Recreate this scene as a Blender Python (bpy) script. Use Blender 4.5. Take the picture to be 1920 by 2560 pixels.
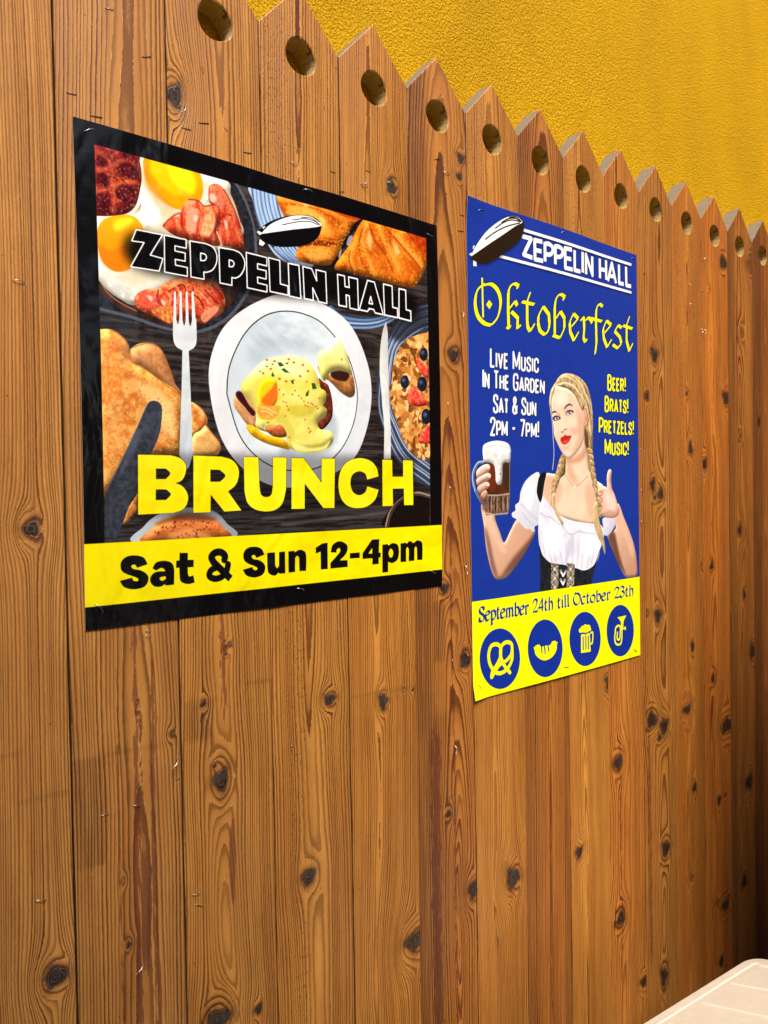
import bpy, bmesh, math
import numpy as np
PI = math.pi
from mathutils import Vector, Matrix
for o in list(bpy.data.objects): bpy.data.objects.remove(o)
SC = bpy.context.scene; COL = SC.collection

# ------------------------------------------------------------------ camera
W = .15                                   # plank pitch, metres
cam = bpy.data.cameras.new('camera'); camo = bpy.data.objects.new('camera', cam); COL.objects.link(camo)
cam.sensor_fit = 'VERTICAL'; cam.sensor_height = 24.0; cam.lens = 1980/2560*24.0
cam.clip_start = .02; cam.clip_end = 200
_r = Vector((0.74964, -0.66163, -0.01678)); _u = Vector((0.026884, 0.0051075, 0.999626)); _f = Vector((0.661299, 0.749811, -0.021616))
camo.matrix_world = Matrix(((_r.x, _u.x, -_f.x, -.20594), (_r.y, _u.y, -_f.y, -1.00583), (_r.z, _u.z, -_f.z, 1.5), (0, 0, 0, 1)))
SC.camera = camo

# ------------------------------------------------------------------ daylight
world = bpy.data.worlds.new('World'); SC.world = world; world.use_nodes = True
wn = world.node_tree; bg = wn.nodes['Background']
sky = wn.nodes.new('ShaderNodeTexSky'); sky.sky_type = 'NISHITA'; sky.sun_disc = False
SUN_EL, SUN_AZ = 54, 200
sky.sun_elevation = math.radians(SUN_EL); sky.sun_rotation = math.radians(SUN_AZ)
sky.air_density = 1.0; sky.dust_density = 3.0; sky.ozone_density = 1.0
wn.links.new(sky.outputs[0], bg.inputs[0]); bg.inputs[1].default_value = .12
sun = bpy.data.lights.new('sun', 'SUN'); sun.energy = 4.6; sun.angle = math.radians(26); sun.color = (1, .93, .82)
suno = bpy.data.objects.new('sun', sun); COL.objects.link(suno)
az, el = math.radians(SUN_AZ), math.radians(SUN_EL)
_d = Vector((math.sin(az)*math.cos(el), math.cos(az)*math.cos(el), math.sin(el)))
suno.rotation_euler = _d.to_track_quat('Z', 'Y').to_euler()
SC.view_settings.view_transform = 'Standard'; SC.view_settings.look = 'None'
SC.view_settings.exposure = .38; SC.view_settings.gamma = 1.0; SC.view_settings.use_curve_mapping = False

CORNER_X, CEIL_Z = 2.402, 3.4
EXTRA = [('unseen_side_wall',
  [(2.402, 2.6, -3.2, 0.25, 0, 3.4)],  # out of view, kept dark and close to darken the right end
  'unseen dark brown return wall, set to darken the right end of the boarding',
  'wall'),
 ('sun_blocker',
  [(-2.2, 0.1, -4.6, -1.62, 3.2, 3.26),
   (1.25, 5.5, -4.6, -1.62, 3.2, 3.26),
   (0.1, 1.25, -4.6, -4.4, 3.2, 3.26)],  # slabs added out of view to dim the lower wall; bay lets sun through
  'flat brown awning with an open bay spanning the yard in front of the '
  'boarded wall',
  'sun_blocker'),
 ('shade_panel',
  [(1.38, 2.39, -0.86, -0.8, 0, 2.15)],  # added out of view to throw soft shade on the lower right boards
  'unseen plain brown panel added to shade the lower right of the boarded wall',
  'shade_panel'),
 ('sky_blocker',
  [(-7, 2.0, -6.5, -5.5, 0, 4.6), (3.1, 9, -6.5, -5.5, 0, 4.6)],  # added out of view to hide low sky; gap gives posters a reflection
  'unseen dark blocks added across the yard to cut low sky, gap left for a bright reflection',
  'building')]
# board table, knots (board, u, height, half width, half height, dark heart) and loose staples measured on the fence
BOARDS = {-1: {'d0': 0.03, 'ds': 0.01, 'lam': 0.0036, 'sl': 0.01, 'tint': (1, 0.98, 0.95), 'xp': 0.5},
 0: {'d0': 0.03,
     'ds': -0.004,
     'lam': 0.0036,
     'patch': ((0.25, 0.62, 1.196, 1.199, 0.9), (0.55, 1, 1.135, 1.138, 0.8)),
     'red': ((0.04, 0.1, 1.35, 1.95, 0.7), (0.06, 0.1, 0.8, 1.22, 0.8), (0.33, 0.03, 0.7, 1.25, 0.68), (0.12, 0.04, 1.42, 1.56, 0.8)),
     'sl': 0.004,
     'tint': (1.06, 1.08, 1.25),
     'warp': 0.0014,
     'xp': 0.13},
 1: {'band': ((0.0, 0.18, 0.25),),
     'd0': 0.034,
     'ds': 0.004,
     'lam': 0.004,
     'patch': ((0.0, 0.28, 1.03, 1.172, 0.8), (0.0, 0.95, 1.17, 1.1735, 0.7)),
     'red': ((0.56, 0.05, 0.6, 1.6, 0.62), (0.72, 0.028, 0.6, 1.3, 0.74), (0.4, 0.022, 0.7, 1.33, 0.66), (0.63, 0.05, 0.85, 1.06, 0.75)),
     'sl': 0.006,
     'tint': (1.02, 1.02, 1.15),
     'warp': 0.0016,
     'xp': 0.56},
 2: {'d0': 0.014,
     'ds': 0.02,
     'halo': 0.012,
     'lam': 0.0036,
     'patch': ((0.04, 0.34, 1.16, 1.215, 0.6), (0.04, 0.4, 1.2145, 1.2175, 0.9), (0.7, 1, 1.225, 1.2285, 0.9)),
     'red': ((0.5, 0.05, 0.9, 1.05, 0.85), (0.46, 0.07, 1.185, 1.205, 0.75), (0.45, 0.06, 1.14, 1.42, 0.62)),
     'sl': 0.004,
     'tint': (1.08, 1.06, 1.05),
     'xp': 0.46},
 3: {'d0': 0.016, 'ds': 0.004, 'lam': 0.0031, 'pits': ((0.2, 0.42, 0.6, 1.5, 0.9), (0, 0.35, 1.7, 2.25, 0.8)), 'sl': 0.0, 'tint': (1.1, 1.08, 1.0), 'xp': 0.5},
 4: {'d0': 0.018, 'ds': 0.004, 'lam': 0.003, 'patch': ((0.0, 1.0, 1.168, 1.1715, 0.7), (0.0, 1.0, 0.2, 1.168, 0.12)), 'sl': 0.004, 'tint': (1.12, 1.06, 0.9), 'xp': 0.42},
 5: {'band': ((-0.2, 0.3, 1.0),),
     'd0': 0.04,
     'ds': 0.052,
     'lam': 0.0041,
     'patch': ((0.0, 0.5, 1.2, 1.31, 0.8), (0.0, 0.55, 0.2, 1.105, 0.45)),
     'red': ((0.3, 0.16, 0.3, 1.12, 0.62), (0.62, 0.05, 0.3, 1.7, 0.56)),
     'sl': -0.01,
     'tint': (0.9, 0.78, 0.72),
     'warp': 0.001,
     'xp': 0.62},
 6: {'d0': 0.012, 'ds': 0.015, 'lam': 0.0027, 'pits': ((0.0, 0.5, 1.75, 2.25, 0.7),), 'sl': 0.004, 'tint': (1.04, 0.98, 0.88), 'warp': 0.003, 'xp': 0.42},
 7: {'band': ((-0.2, 0.28, 0.75), (0.86, 1.3, 0.6)), 'd0': 0.03, 'ds': 0.03, 'lam': 0.0037, 'red': ((0.52, 0.03, 0.3, 1.2, 0.58),), 'sl': 0.004, 'tint': (0.88, 0.74, 0.66), 'xp': 0.52},
 8: {'d0': 0.012, 'ds': 0.01, 'lam': 0.0022, 'pits': ((0, 1, 1.7, 2.25, 0.9),), 'sl': 0.002, 'tint': (1.1, 1.04, 0.86), 'warp': 0.002, 'xp': 0.36},
 9: {'d0': 0.02, 'ds': 0.006, 'lam': 0.0034, 'red': ((0.3, 0.08, 0.3, 1.0, 0.52),), 'sl': 0.0, 'tint': (1.06, 0.9, 0.72), 'xp': 0.4},
 10: {'d0': 0.018, 'ds': 0.012, 'halo': 0.008, 'lam': 0.0036, 'red': ((0.15, 0.1, 0.3, 0.95, 0.56),), 'sl': 0.004, 'tint': (0.92, 0.84, 0.74), 'xp': 0.55},
 11: {'d0': 0.014, 'ds': 0.004, 'lam': 0.0024, 'pits': ((0, 1, 1.35, 2.2, 1.0),), 'sl': 0.0, 'tint': (1.1, 0.9, 0.62), 'warp': 0.002, 'xp': 0.45},
 12: {'d0': 0.022, 'ds': 0.004, 'lam': 0.0036, 'red': ((0.36, 0.04, 0.5, 1.9, 0.52),), 'sl': 0.0, 'tint': (1.06, 0.78, 0.48), 'xp': 0.38},
 13: {'band': ((-0.2, 0.26, 0.9),), 'd0': 0.014, 'ds': 0.014, 'halo': 0.008, 'lam': 0.0036, 'sl': 0.004, 'tint': (0.78, 0.64, 0.46), 'xp': 0.5},
 14: {'band': ((-0.2, 0.4, 1.0),), 'd0': 0.016, 'ds': 0.014, 'lam': 0.0036, 'sl': 0.0, 'tint': (0.66, 0.5, 0.36), 'xp': 0.55},
 15: {'d0': 0.02, 'ds': 0.006, 'lam': 0.0036, 'sl': 0.0, 'tint': (0.9, 0.82, 0.7), 'xp': 0.5}}
KNOTS = [(0, 0.825, 0.9077, 0.0125, 0.011, 1), (2, 0.401, 1.0947, 0.0122, 0.0161, 1), (2, 0.34, 1.1177, 0.0038, 0.0034, 1), (1, 0.91, 1.1763, 0.0047, 0.0044, 0), (1, 0.456, 0.9108, 0.0038, 0.0048, 1),
 (1, 0.423, 0.9975, 0.0027, 0.0042, 0), (3, 0.408, 0.9036, 0.0123, 0.0119, 1), (2, 0.311, 0.7518, 0.0179, 0.0138, 1), (2, 0.761, 0.7367, 0.0062, 0.0072, 1), (0, 0.728, 1.4659, 0.0107, 0.0097, 1),
 (2, 0.075, 2.0507, 0.0119, 0.0164, 1), (4, 0.733, 2.0241, 0.0101, 0.0109, 1), (5, 0.899, 2.1185, 0.0087, 0.0088, 1), (5, 0.872, 2.0846, 0.0076, 0.0074, 1), (5, 0.718, 1.7531, 0.0128, 0.011, 1),
 (3, 0.728, 1.174, 0.0104, 0.0083, 1), (2, 0.236, 1.2096, 0.0047, 0.0062, 1), (4, 0.481, 1.1504, 0.009, 0.0122, 1), (2, 0.47, 1.2835, 0.0029, 0.0035, 1), (2, 0.532, 1.2869, 0.0026, 0.0029, 1),
 (2, 0.486, 1.2739, 0.0026, 0.0023, 1), (5, 0.846, 1.1896, 0.012, 0.0127, 1), (5, 0.496, 1.3275, 0.0104, 0.0087, 1), (5, 0.506, 0.9136, 0.0078, 0.0073, 1), (5, 0.931, 0.7532, 0.0133, 0.0167, 1),
 (6, 0.705, 0.7356, 0.0184, 0.0183, 1), (4, 0.91, 0.715, 0.0222, 0.0155, 1), (8, 0.2, 0.7164, 0.0118, 0.0131, 1), (9, 0.245, 0.8752, 0.0182, 0.0157, 1), (9, 0.277, 0.5115, 0.0183, 0.0186, 1),
 (10, 0.232, 0.9443, 0.0202, 0.0165, 1), (10, 0.617, 0.9167, 0.0172, 0.0178, 1), (10, 0.462, 0.8929, 0.0075, 0.0069, 1), (10, 0.633, 0.6108, 0.0173, 0.0169, 1), (11, 0.376, 0.9355, 0.0185, 0.0093, 1),
 (11, 0.617, 0.7255, 0.0106, 0.0125, 1), (12, 0.843, 0.8509, 0.0284, 0.0154, 1), (13, 0.731, 0.6596, 0.0231, 0.0207, 1), (13, 0.498, 0.384, 0.0151, 0.0195, 1), (12, 0.51, 0.6558, 0.0092, 0.012, 1),
 (12, 0.744, 0.6607, 0.0059, 0.0039, 1), (11, 0.493, 0.4974, 0.0105, 0.0083, 0), (8, 0.996, 1.0673, 0.0112, 0.0154, 1), (10, 0.424, 1.827, 0.0148, 0.0145, 1), (10, 0.34, 1.8411, 0.0055, 0.0058, 1),
 (10, 0.181, 1.726, 0.009, 0.0086, 1), (10, 0.325, 1.5134, 0.011, 0.0135, 1), (10, 0.571, 1.4908, 0.0142, 0.0157, 1), (10, 0.383, 1.4814, 0.0056, 0.0048, 1), (11, 0.576, 1.6052, 0.0094, 0.0134, 1),
 (12, 0.822, 2.1151, 0.0175, 0.0151, 1), (12, 0.908, 1.749, 0.0212, 0.0164, 1), (12, 0.056, 1.5671, 0.0164, 0.0137, 1), (12, 0.306, 1.2965, 0.0101, 0.0128, 1), (10, 0.448, 1.1932, 0.014, 0.0156, 1),
 (10, 0.142, 1.2052, 0.0054, 0.0058, 0), (11, 0.588, 1.0938, 0.0073, 0.0135, 1), (12, 0.318, 0.9934, 0.0101, 0.014, 1), (13, 0.401, 1.3847, 0.0124, 0.0146, 1), (13, 0.582, 1.1998, 0.0076, 0.0102, 1),
 (13, 0.924, 1.032, 0.0182, 0.0173, 1), (11, 0.403, 0.9347, 0.0145, 0.0093, 1), (13, 0.462, 1.6484, 0.0075, 0.009, 0), (14, 0.272, 1.6923, 0.008, 0.0104, 1), (13, 0.558, 1.9384, 0.0112, 0.0112, 0),
 (13, 0.899, 2.1397, 0.018, 0.0193, 0), (11, 0.939, 1.3015, 0.0076, 0.0105, 0), (12, 0.743, 0.3556, 0.0189, 0.0144, 1), (10, 0.544, 0.2947, 0.0134, 0.0219, 1), (9, 0.915, 0.3228, 0.0143, 0.0106, 1),
 (12, 0.555, 0.21, 0.0116, 0.0143, 1), (11, 0.454, 1.7444, 0.0062, 0.0071, 1), (12, 0.283, 2.0311, 0.0044, 0.0042, 0), (12, 0.419, 0.3819, 0.0103, 0.0098, 0), (6, 0.884, 2.1547, 0.0018, 0.0012, 0),
 (4, 0.803, 1.161, 0.0028, 0.0021, 0), (4, 0.93, 1.1569, 0.0029, 0.0028, 0)]
STAPLES = [(0.2222, 2.1339, -5.7, 'flat', 1, 0.89), (0.2719, 2.09, -19.2, 'flat', 0, 1.1), (0.3544, 2.1005, 51.8, 'lift', 0, 0.65), (0.1705, 2.0091, -4.0, 'flat', 0, 1.0),
 (0.2014, 1.9901, -6.0, 'flat', 0, 1.3), (0.3228, 2.0336, 108.2, 'leg', 1, 1.3), (0.3552, 2.0268, -11.3, 'flat', 0, 1.3), (0.3277, 2.011, -0.1, 'flat', 0, 1.11),
 (0.4256, 2.0046, -5.7, 'flat', 0, 1.14), (0.5842, 2.0171, 4.7, 'flat', 0, 0.94), (0.5089, 2.0113, -3.3, 'lift', 1, 1.0), (0.5137, 1.9894, 75.6, 'lift', 1, 0.69),
 (0.6501, 2.0122, -4.7, 'leg', 1, 1.01), (0.6584, 2.0373, 10.6, 'flat', 0, 0.88), (0.6007, 1.99, -7.3, 'flat', 0, 0.97), (0.5139, 2.0321, 79.1, 'flat', 0, 0.88), (0.3903, 2.028, 30.8, 'flat', 0, 0.6),
 (0.7073, 2.0296, -9.3, 'lift', 1, 1.3), (0.6492, 2.012, -5.8, 'lift', 0, 1.16), (0.8226, 2.1006, -14.9, 'flat', 0, 1.24), (0.8459, 2.0823, -9.5, 'lift', 1, 1.3),
 (0.8808, 1.985, -3.5, 'flat', 0, 1.26), (0.8858, 2.0147, -2.0, 'flat', 0, 0.99), (0.2879, 1.1356, 127.4, 'leg', 1, 1.18), (0.2334, 1.0934, 7.3, 'lift', 1, 0.93),
 (0.1906, 1.0921, 4.8, 'flat', 1, 0.88), (0.1081, 1.0103, 8.6, 'lift', 1, 1.03), (0.3166, 0.9455, 1.6, 'lift', 1, 1.03), (0.3217, 0.9266, 32.5, 'flat', 1, 1.21),
 (0.2313, 0.8754, 133.1, 'leg', 1, 0.98), (0.4828, 1.1145, 81.9, 'lift', 1, 0.75), (0.4387, 0.9431, 84.9, 'flat', 1, 1.05), (0.2927, 1.1134, 5.5, 'flat', 1, 0.6),
 (0.1016, 1.7641, -1.4, 'lift', 1, 1.14), (0.2541, 1.3199, -8.1, 'loop', 1, 0.67), (0.8797, 1.8313, 79.0, 'leg', 1, 0.85), (0.841, 1.6606, 80.9, 'flat', 1, 0.97),
 (0.8429, 1.5061, 77.7, 'lift', 1, 1.12), (0.8374, 1.3513, 82.2, 'flat', 0, 1.12), (0.8794, 1.3591, 73.5, 'leg', 1, 1.19), (0.8435, 1.1903, 79.9, 'flat', 1, 0.9),
 (0.8824, 1.1948, 79.7, 'lift', 1, 0.92), (0.8432, 1.0305, 81.4, 'leg', 1, 1.04), (1.8151, 2.1018, 26.3, 'leg', 1, 1.0), (1.7353, 2.0212, 28.1, 'leg', 1, 0.97), (1.7344, 1.9722, 31.0, 'leg', 1, 0.8),
 (1.7925, 1.9142, 67.3, 'leg', 1, 0.89), (1.8098, 1.9142, 67.2, 'leg', 1, 0.9), (1.8029, 2.0196, 4.8, 'lift', 1, 1.08), (1.5216, 2.0161, -6.0, 'flat', 0, 1.2), (1.8048, 1.7464, 82.4, 'flat', 0, 1.22),
 (1.8433, 1.4088, 81.1, 'flat', 0, 1.09), (1.8032, 1.385, 81.2, 'flat', 1, 1.07), (1.678, 1.3014, 81.7, 'flat', 1, 1.04), (1.4961, 1.5933, 83.4, 'flat', 1, 1.11),
 (1.4979, 1.4975, 82.2, 'flat', 1, 0.96), (1.8036, 1.5408, 81.1, 'flat', 1, 1.06), (1.4965, 1.4225, 82.2, 'flat', 1, 0.96), (0.8297, 0.945, 23.9, 'lift', 0, 0.76)]
STAPLES_BRUNCH = [(0.1906, 1.9682, -31.5, 'lift', 1, 1.21), (0.5307, 1.9739, -9.0, 'lift', 1, 1.29), (0.7984, 1.9596, 8.7, 'flat', 1, 1.17), (0.5042, 1.3567, 10.4, 'lift', 1, 1.15), (0.7943, 1.3604, 29.1, 'flat', 1, 1.14), (0.1889, 1.3613, 45.6, 'lift', 1, 1.21)]
STAPLES_BLUE = [(0.9348, 2.0345, -15.3, 'flat', 1, 1.28), (1.1914, 2.0458, -23.8, 'flat', 1, 1.29), (1.4659, 2.0409, 2.7, 'flat', 1, 1.0), (0.9135, 1.133, 57.4, 'flat', 0, 1.02), (1.1845, 1.1287, 8.9, 'flat', 0, 1.3), (1.4594, 1.1243, 31.5, 'flat', 0, 1.18)]

# ------------------------------------------------------------------ helpers
def tag(o, label=None, cat=None, group=None, kind=None):
    for k, v in (('label', label), ('category', cat), ('group', group), ('kind', kind)):
        if v: o[k] = v
    return o
def empty(name, loc=(0, 0, 0)):
    o = bpy.data.objects.new(name, None); o.location = loc; COL.objects.link(o); return o
def link(name, me, parent=None, loc=(0, 0, 0)):
    o = bpy.data.objects.new(name, me); COL.objects.link(o); o.location = loc
    if parent: o.parent = parent
    return o
def mesh(name, vs, fs, mats, mi=None, smooth=False):
    me = bpy.data.meshes.new(name); me.from_pydata([tuple(v) for v in vs], [], fs)
    for m in mats: me.materials.append(m)
    if mi is not None: me.polygons.foreach_set('material_index', mi)
    if smooth: me.polygons.foreach_set('use_smooth', [True]*len(me.polygons))
    me.update(); return me
def boxes(name, bs, mat, bevel=0.0):
    bm = bmesh.new()
    for (x0, x1, y0, y1, z0, z1) in bs:
        v = [bm.verts.new(p) for p in ((x0,y0,z0),(x1,y0,z0),(x1,y1,z0),(x0,y1,z0),(x0,y0,z1),(x1,y0,z1),(x1,y1,z1),(x0,y1,z1))]
        for f in ((0,3,2,1),(4,5,6,7),(0,1,5,4),(1,2,6,5),(2,3,7,6),(3,0,4,7)): bm.faces.new([v[i] for i in f])
    if bevel: bmesh.ops.bevel(bm, geom=bm.edges[:], offset=bevel, segments=2, affect='EDGES')
    me = bpy.data.meshes.new(name); bm.to_mesh(me); bm.free(); me.materials.append(mat); return me
class N:
    """small node-tree builder"""
    def __init__(s, name):
        s.m = bpy.data.materials.new(name); s.m.use_nodes = True; s.t = s.m.node_tree
        s.b = s.t.nodes['Principled BSDF']
    def n(s, typ, ins=(), **kw):
        nd = s.t.nodes.new('ShaderNode'+typ)
        for k, v in kw.items(): setattr(nd, k, v)
        for k, v in (ins.items() if isinstance(ins, dict) else enumerate(ins)):
            if v is None: continue
            if isinstance(v, bpy.types.NodeSocket): s.t.links.new(v, nd.inputs[k])
            else: nd.inputs[k].default_value = v
        return nd
    def math(s, op, a, b=0.0, c=0.0, clamp=False):
        return s.n('Math', (a, b, c), operation=op, use_clamp=clamp).outputs[0]
    def mix(s, fac, a, b, blend='MIX'):
        nd = s.t.nodes.new('ShaderNodeMix'); nd.data_type = 'RGBA'; nd.blend_type = blend; nd.clamp_factor = True
        for i, v in ((0, fac), (6, a), (7, b)):
            if isinstance(v, bpy.types.NodeSocket): s.t.links.new(v, nd.inputs[i])
            else: nd.inputs[i].default_value = (tuple(v)+(1,))[:4] if i else v
        return nd.outputs[2]
    def ramp(s, fac, stops):
        nd = s.t.nodes.new('ShaderNodeValToRGB'); e = nd.color_ramp.elements
        while len(e) < len(stops): e.new(.5)
        for k, (p, c) in enumerate(stops):
            e[k].position = p; e[k].color = (c, c, c, 1) if not hasattr(c, '__len__') else tuple(c)+(1,)
        s.t.links.new(fac, nd.inputs[0]); return nd.outputs[0]
    def noise(s, vec, scale, detail=2, rough=.5, dim='3D', dist=0):
        nd = s.n('TexNoise', noise_dimensions=dim)
        if dim != '1D': s.t.links.new(vec, nd.inputs['Vector'])
        else: s.t.links.new(vec, nd.inputs['W'])
        nd.inputs['Scale'].default_value = scale; nd.inputs['Detail'].default_value = detail
        nd.inputs['Roughness'].default_value = rough; nd.inputs['Distortion'].default_value = dist
        return nd.outputs[0]
    def scale(s, vec, xyz):
        nd = s.n('Mapping', {'Vector': vec, 'Scale': xyz}); return nd.outputs[0]
    def set(s, **kw):
        for k, v in kw.items():
            i = s.b.inputs[k.replace('_', ' ')]
            if isinstance(v, bpy.types.NodeSocket): s.t.links.new(v, i)
            else: i.default_value = v
        return s.m
    def bump(s, h, dist, strength=1.0, normal=None):
        return s.n('Bump', {'Height': h, 'Distance': dist, 'Strength': strength, 'Normal': normal}).outputs[0]

# ------------------------------------------------------------------ materials
def wood_material():
    m = N('knotty_pine'); oi = m.n('ObjectInfo'); tc = m.n('TexCoord').outputs['Object']
    off = m.n('CombineXYZ', (m.math('MULTIPLY', oi.outputs['Random'], 37.0), 0.0, m.math('MULTIPLY', oi.outputs['Random'], 91.0))).outputs[0]
    p = m.n('VectorMath', (tc, off), operation='ADD').outputs[0]
    A = lambda nm: m.n('Attribute', attribute_name=nm).outputs['Fac']
    g0, kn, ka, red, dk, pit = A('grain'), A('knot'), A('knot_rad'), A('red'), A('band'), A('pits')
    wob = m.noise(m.scale(p, (170, 170, 34)), 1, 3, .6)
    jag = m.noise(m.scale(p, (520, 520, 160)), 1, 1, .5)
    g = m.math('ADD', g0, m.math('ADD', m.math('MULTIPLY', m.math('SUBTRACT', wob, .5), .42), m.math('MULTIPLY', m.math('SUBTRACT', jag, .5), .16)))
    fl = m.math('FLOOR', g); fr = m.math('FRACT', g)
    wn1 = m.n('TexWhiteNoise', noise_dimensions='1D'); m.t.links.new(m.math('ADD', fl, m.math('MULTIPLY', oi.outputs['Random'], 50.0)), wn1.inputs['W'])
    rn = wn1.outputs['Value']
    late = m.ramp(fr, ((0, 0), (.30, .07), (.55, .34), (.72, .95), (.955, 1), (.99, 0)))
    amp = m.math('MULTIPLY_ADD', rn, .55, .5)
    fade = m.ramp(m.noise(m.scale(p, (14, 14, 2.6)), 1, 2), ((.3, .8), (.6, 1)))
    grime = m.noise(m.scale(p, (26, 26, 3.2)), 1, 4, .62)
    late = m.math('MULTIPLY', m.math('MULTIPLY', late, amp), fade)
    # fibres and broad tone
    fib = m.noise(m.scale(p, (1100, 1100, 22)), 1, 2, .6)
    tone = m.noise(m.scale(p, (17, 17, 1.3)), 1, 3, .6)
    tone2 = m.noise(m.scale(p, (45, 45, 9)), 1, 3, .65)
    early = m.mix(m.ramp(tone, ((.33, 0), (.68, 1))), (.635, .288, .060), (.455, .180, .033))
    early = m.mix(m.ramp(tone2, ((.45, 0), (.8, .55))), early, (.33, .110, .016))
    early = m.mix(m.ramp(fib, ((.35, .22), (.65, 0))), early, (.30, .12, .028))
    col = m.mix(m.math('MULTIPLY', late, .95), early, (.080, .019, .005))
    col = m.mix(m.math('MULTIPLY', m.ramp(grime, ((.50, 0), (.74, .55))), m.math('MULTIPLY_ADD', late, .5, .5)), col, (.17, .068, .017))
    # pale torn fibre next to the hard line
    edge = m.ramp(fr, ((.0, .55), (.07, .0), (1, 0)))
    torn = m.math('MULTIPLY', edge, m.ramp(m.noise(m.scale(p, (420, 420, 70)), 1, 2), ((.47, 0), (.58, 1))))
    col = m.mix(torn, col, (.62, .36, .13))
    # maroon resin stain with ragged ends, follows single rings
    rj = m.noise(m.scale(p, (260, 260, 28)), 1, 4, .7)
    rm = m.ramp(m.math('ADD', m.math('MULTIPLY_ADD', late, .16, red), m.math('MULTIPLY', m.math('SUBTRACT', rj, .5), .9)), ((.50, 0), (.53, 1)))
    col = m.mix(m.math('MULTIPLY', rm, .72), col, (.13, .030, .016))
    # dark stained edge of a board
    col = m.mix(m.math('MULTIPLY', dk, m.math('MULTIPLY_ADD', late, .75, m.ramp(m.noise(m.scale(p, (240, 240, 5)), 1, 3), ((.35, .18), (.6, .6)))), clamp=True), col, m.mix(.80, col, (.055, .020, .010)))
    # insect-like pits
    pn = m.noise(m.scale(p, (330, 330, 150)), 1, 2, .5)
    pm = m.math('MULTIPLY', m.ramp(pn, ((.60, 0), (.66, 1))), pit)
    col = m.mix(m.math('MULTIPLY', pm, .75), col, (.085, .035, .012))
    # dings and scratches, pale broken varnish
    sc1 = m.noise(m.scale(p, (75, 75, 190)), 1, 3, .6); sc2 = m.noise(m.scale(p, (12, 12, 9)), 1, 2)
    sm = m.math('MULTIPLY', m.ramp(sc1, ((.685, 0), (.71, 1))), m.ramp(sc2, ((.45, 0), (.6, 1))))
    col = m.mix(m.math('MULTIPLY', sm, .5), col, (.60, .34, .12))
    dg = m.noise(m.scale(p, (150, 150, 110)), 1, 1); dm = m.ramp(dg, ((.765, 0), (.785, 1)))
    col = m.mix(m.math('MULTIPLY', dm, .8), col, (.05, .02, .01))
    # knots: grey-black heart with cracks, brown collar
    kr = m.n('TexWhiteNoise', noise_dimensions='1D')
    kring = m.math('SINE', m.math('ADD', m.math('MULTIPLY', ka, 20.0), m.math('MULTIPLY', m.noise(m.scale(p, (110, 110, 90)), 1, 3), 9.0)))
    kc = m.mix(m.ramp(kring, ((.0, 0), (.9, .6))), (.016, .010, .008), (.13, .065, .030))
    kc = m.mix(m.ramp(m.noise(m.scale(p, (60, 60, 40)), 1, 3), ((.45, 0), (.7, .8))), kc, (.055, .050, .046))
    kedge = m.math('ADD', kn, m.math('MULTIPLY', m.math('SUBTRACT', m.noise(m.scale(p, (150, 150, 100)), 1, 4, .65), .5), .62))
    halo = m.ramp(kedge, ((.15, 0), (.52, .42), (.78, .95)))
    col = m.mix(halo, col, m.mix(.72, col, (.10, .035, .012)))
    col = m.mix(m.ramp(kedge, ((.72, 0), (.90, 1))), col, kc)
    col = m.mix(1.0, col, oi.outputs['Color'], 'MULTIPLY')
    # relief
    h = m.math('ADD', m.math('MULTIPLY', late, -.8), m.math('MULTIPLY', torn, .7))
    h = m.math('ADD', h, m.math('MULTIPLY', sm, .8)); h = m.math('SUBTRACT', h, m.math('MULTIPLY', pm, .8))
    h = m.math('ADD', h, m.math('MULTIPLY', fib, .12)); h = m.math('SUBTRACT', h, m.math('MULTIPLY', m.ramp(kedge, ((.70, 0), (.78, 1), (.90, .2))), .8))
    nrm = m.bump(h, .0011, .75)
    rgh = m.math('MULTIPLY_ADD', tone2, .25, .36)
    return m.set(Base_Color=col, Roughness=rgh, Normal=nrm, Specular_IOR_Level=.36)
def cut_material():
    m = N('weathered_end_grain'); tc = m.n('TexCoord').outputs['Object']
    a = m.noise(m.scale(tc, (180, 60, 180)), 1, 4, .7); b = m.noise(tc, 30, 3)
    c = m.mix(a, (.10, .075, .045), (.30, .245, .175)); c = m.mix(m.ramp(b, ((.5, 0), (.8, .6))), c, (.18, .12, .06))
    return m.set(Base_Color=c, Roughness=.85, Normal=m.bump(a, .002, .8))
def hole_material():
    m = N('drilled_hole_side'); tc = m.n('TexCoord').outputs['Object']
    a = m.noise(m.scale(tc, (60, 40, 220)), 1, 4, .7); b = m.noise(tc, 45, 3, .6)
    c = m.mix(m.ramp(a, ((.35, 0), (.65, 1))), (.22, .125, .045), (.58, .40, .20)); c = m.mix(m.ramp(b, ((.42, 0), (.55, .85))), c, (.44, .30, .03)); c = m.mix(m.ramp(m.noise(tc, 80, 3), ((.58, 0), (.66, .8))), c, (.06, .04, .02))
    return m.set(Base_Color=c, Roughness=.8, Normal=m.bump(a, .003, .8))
def side_material():
    m = N('board_side'); return m.set(Base_Color=(.10, .048, .016, 1), Roughness=.8)
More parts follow.
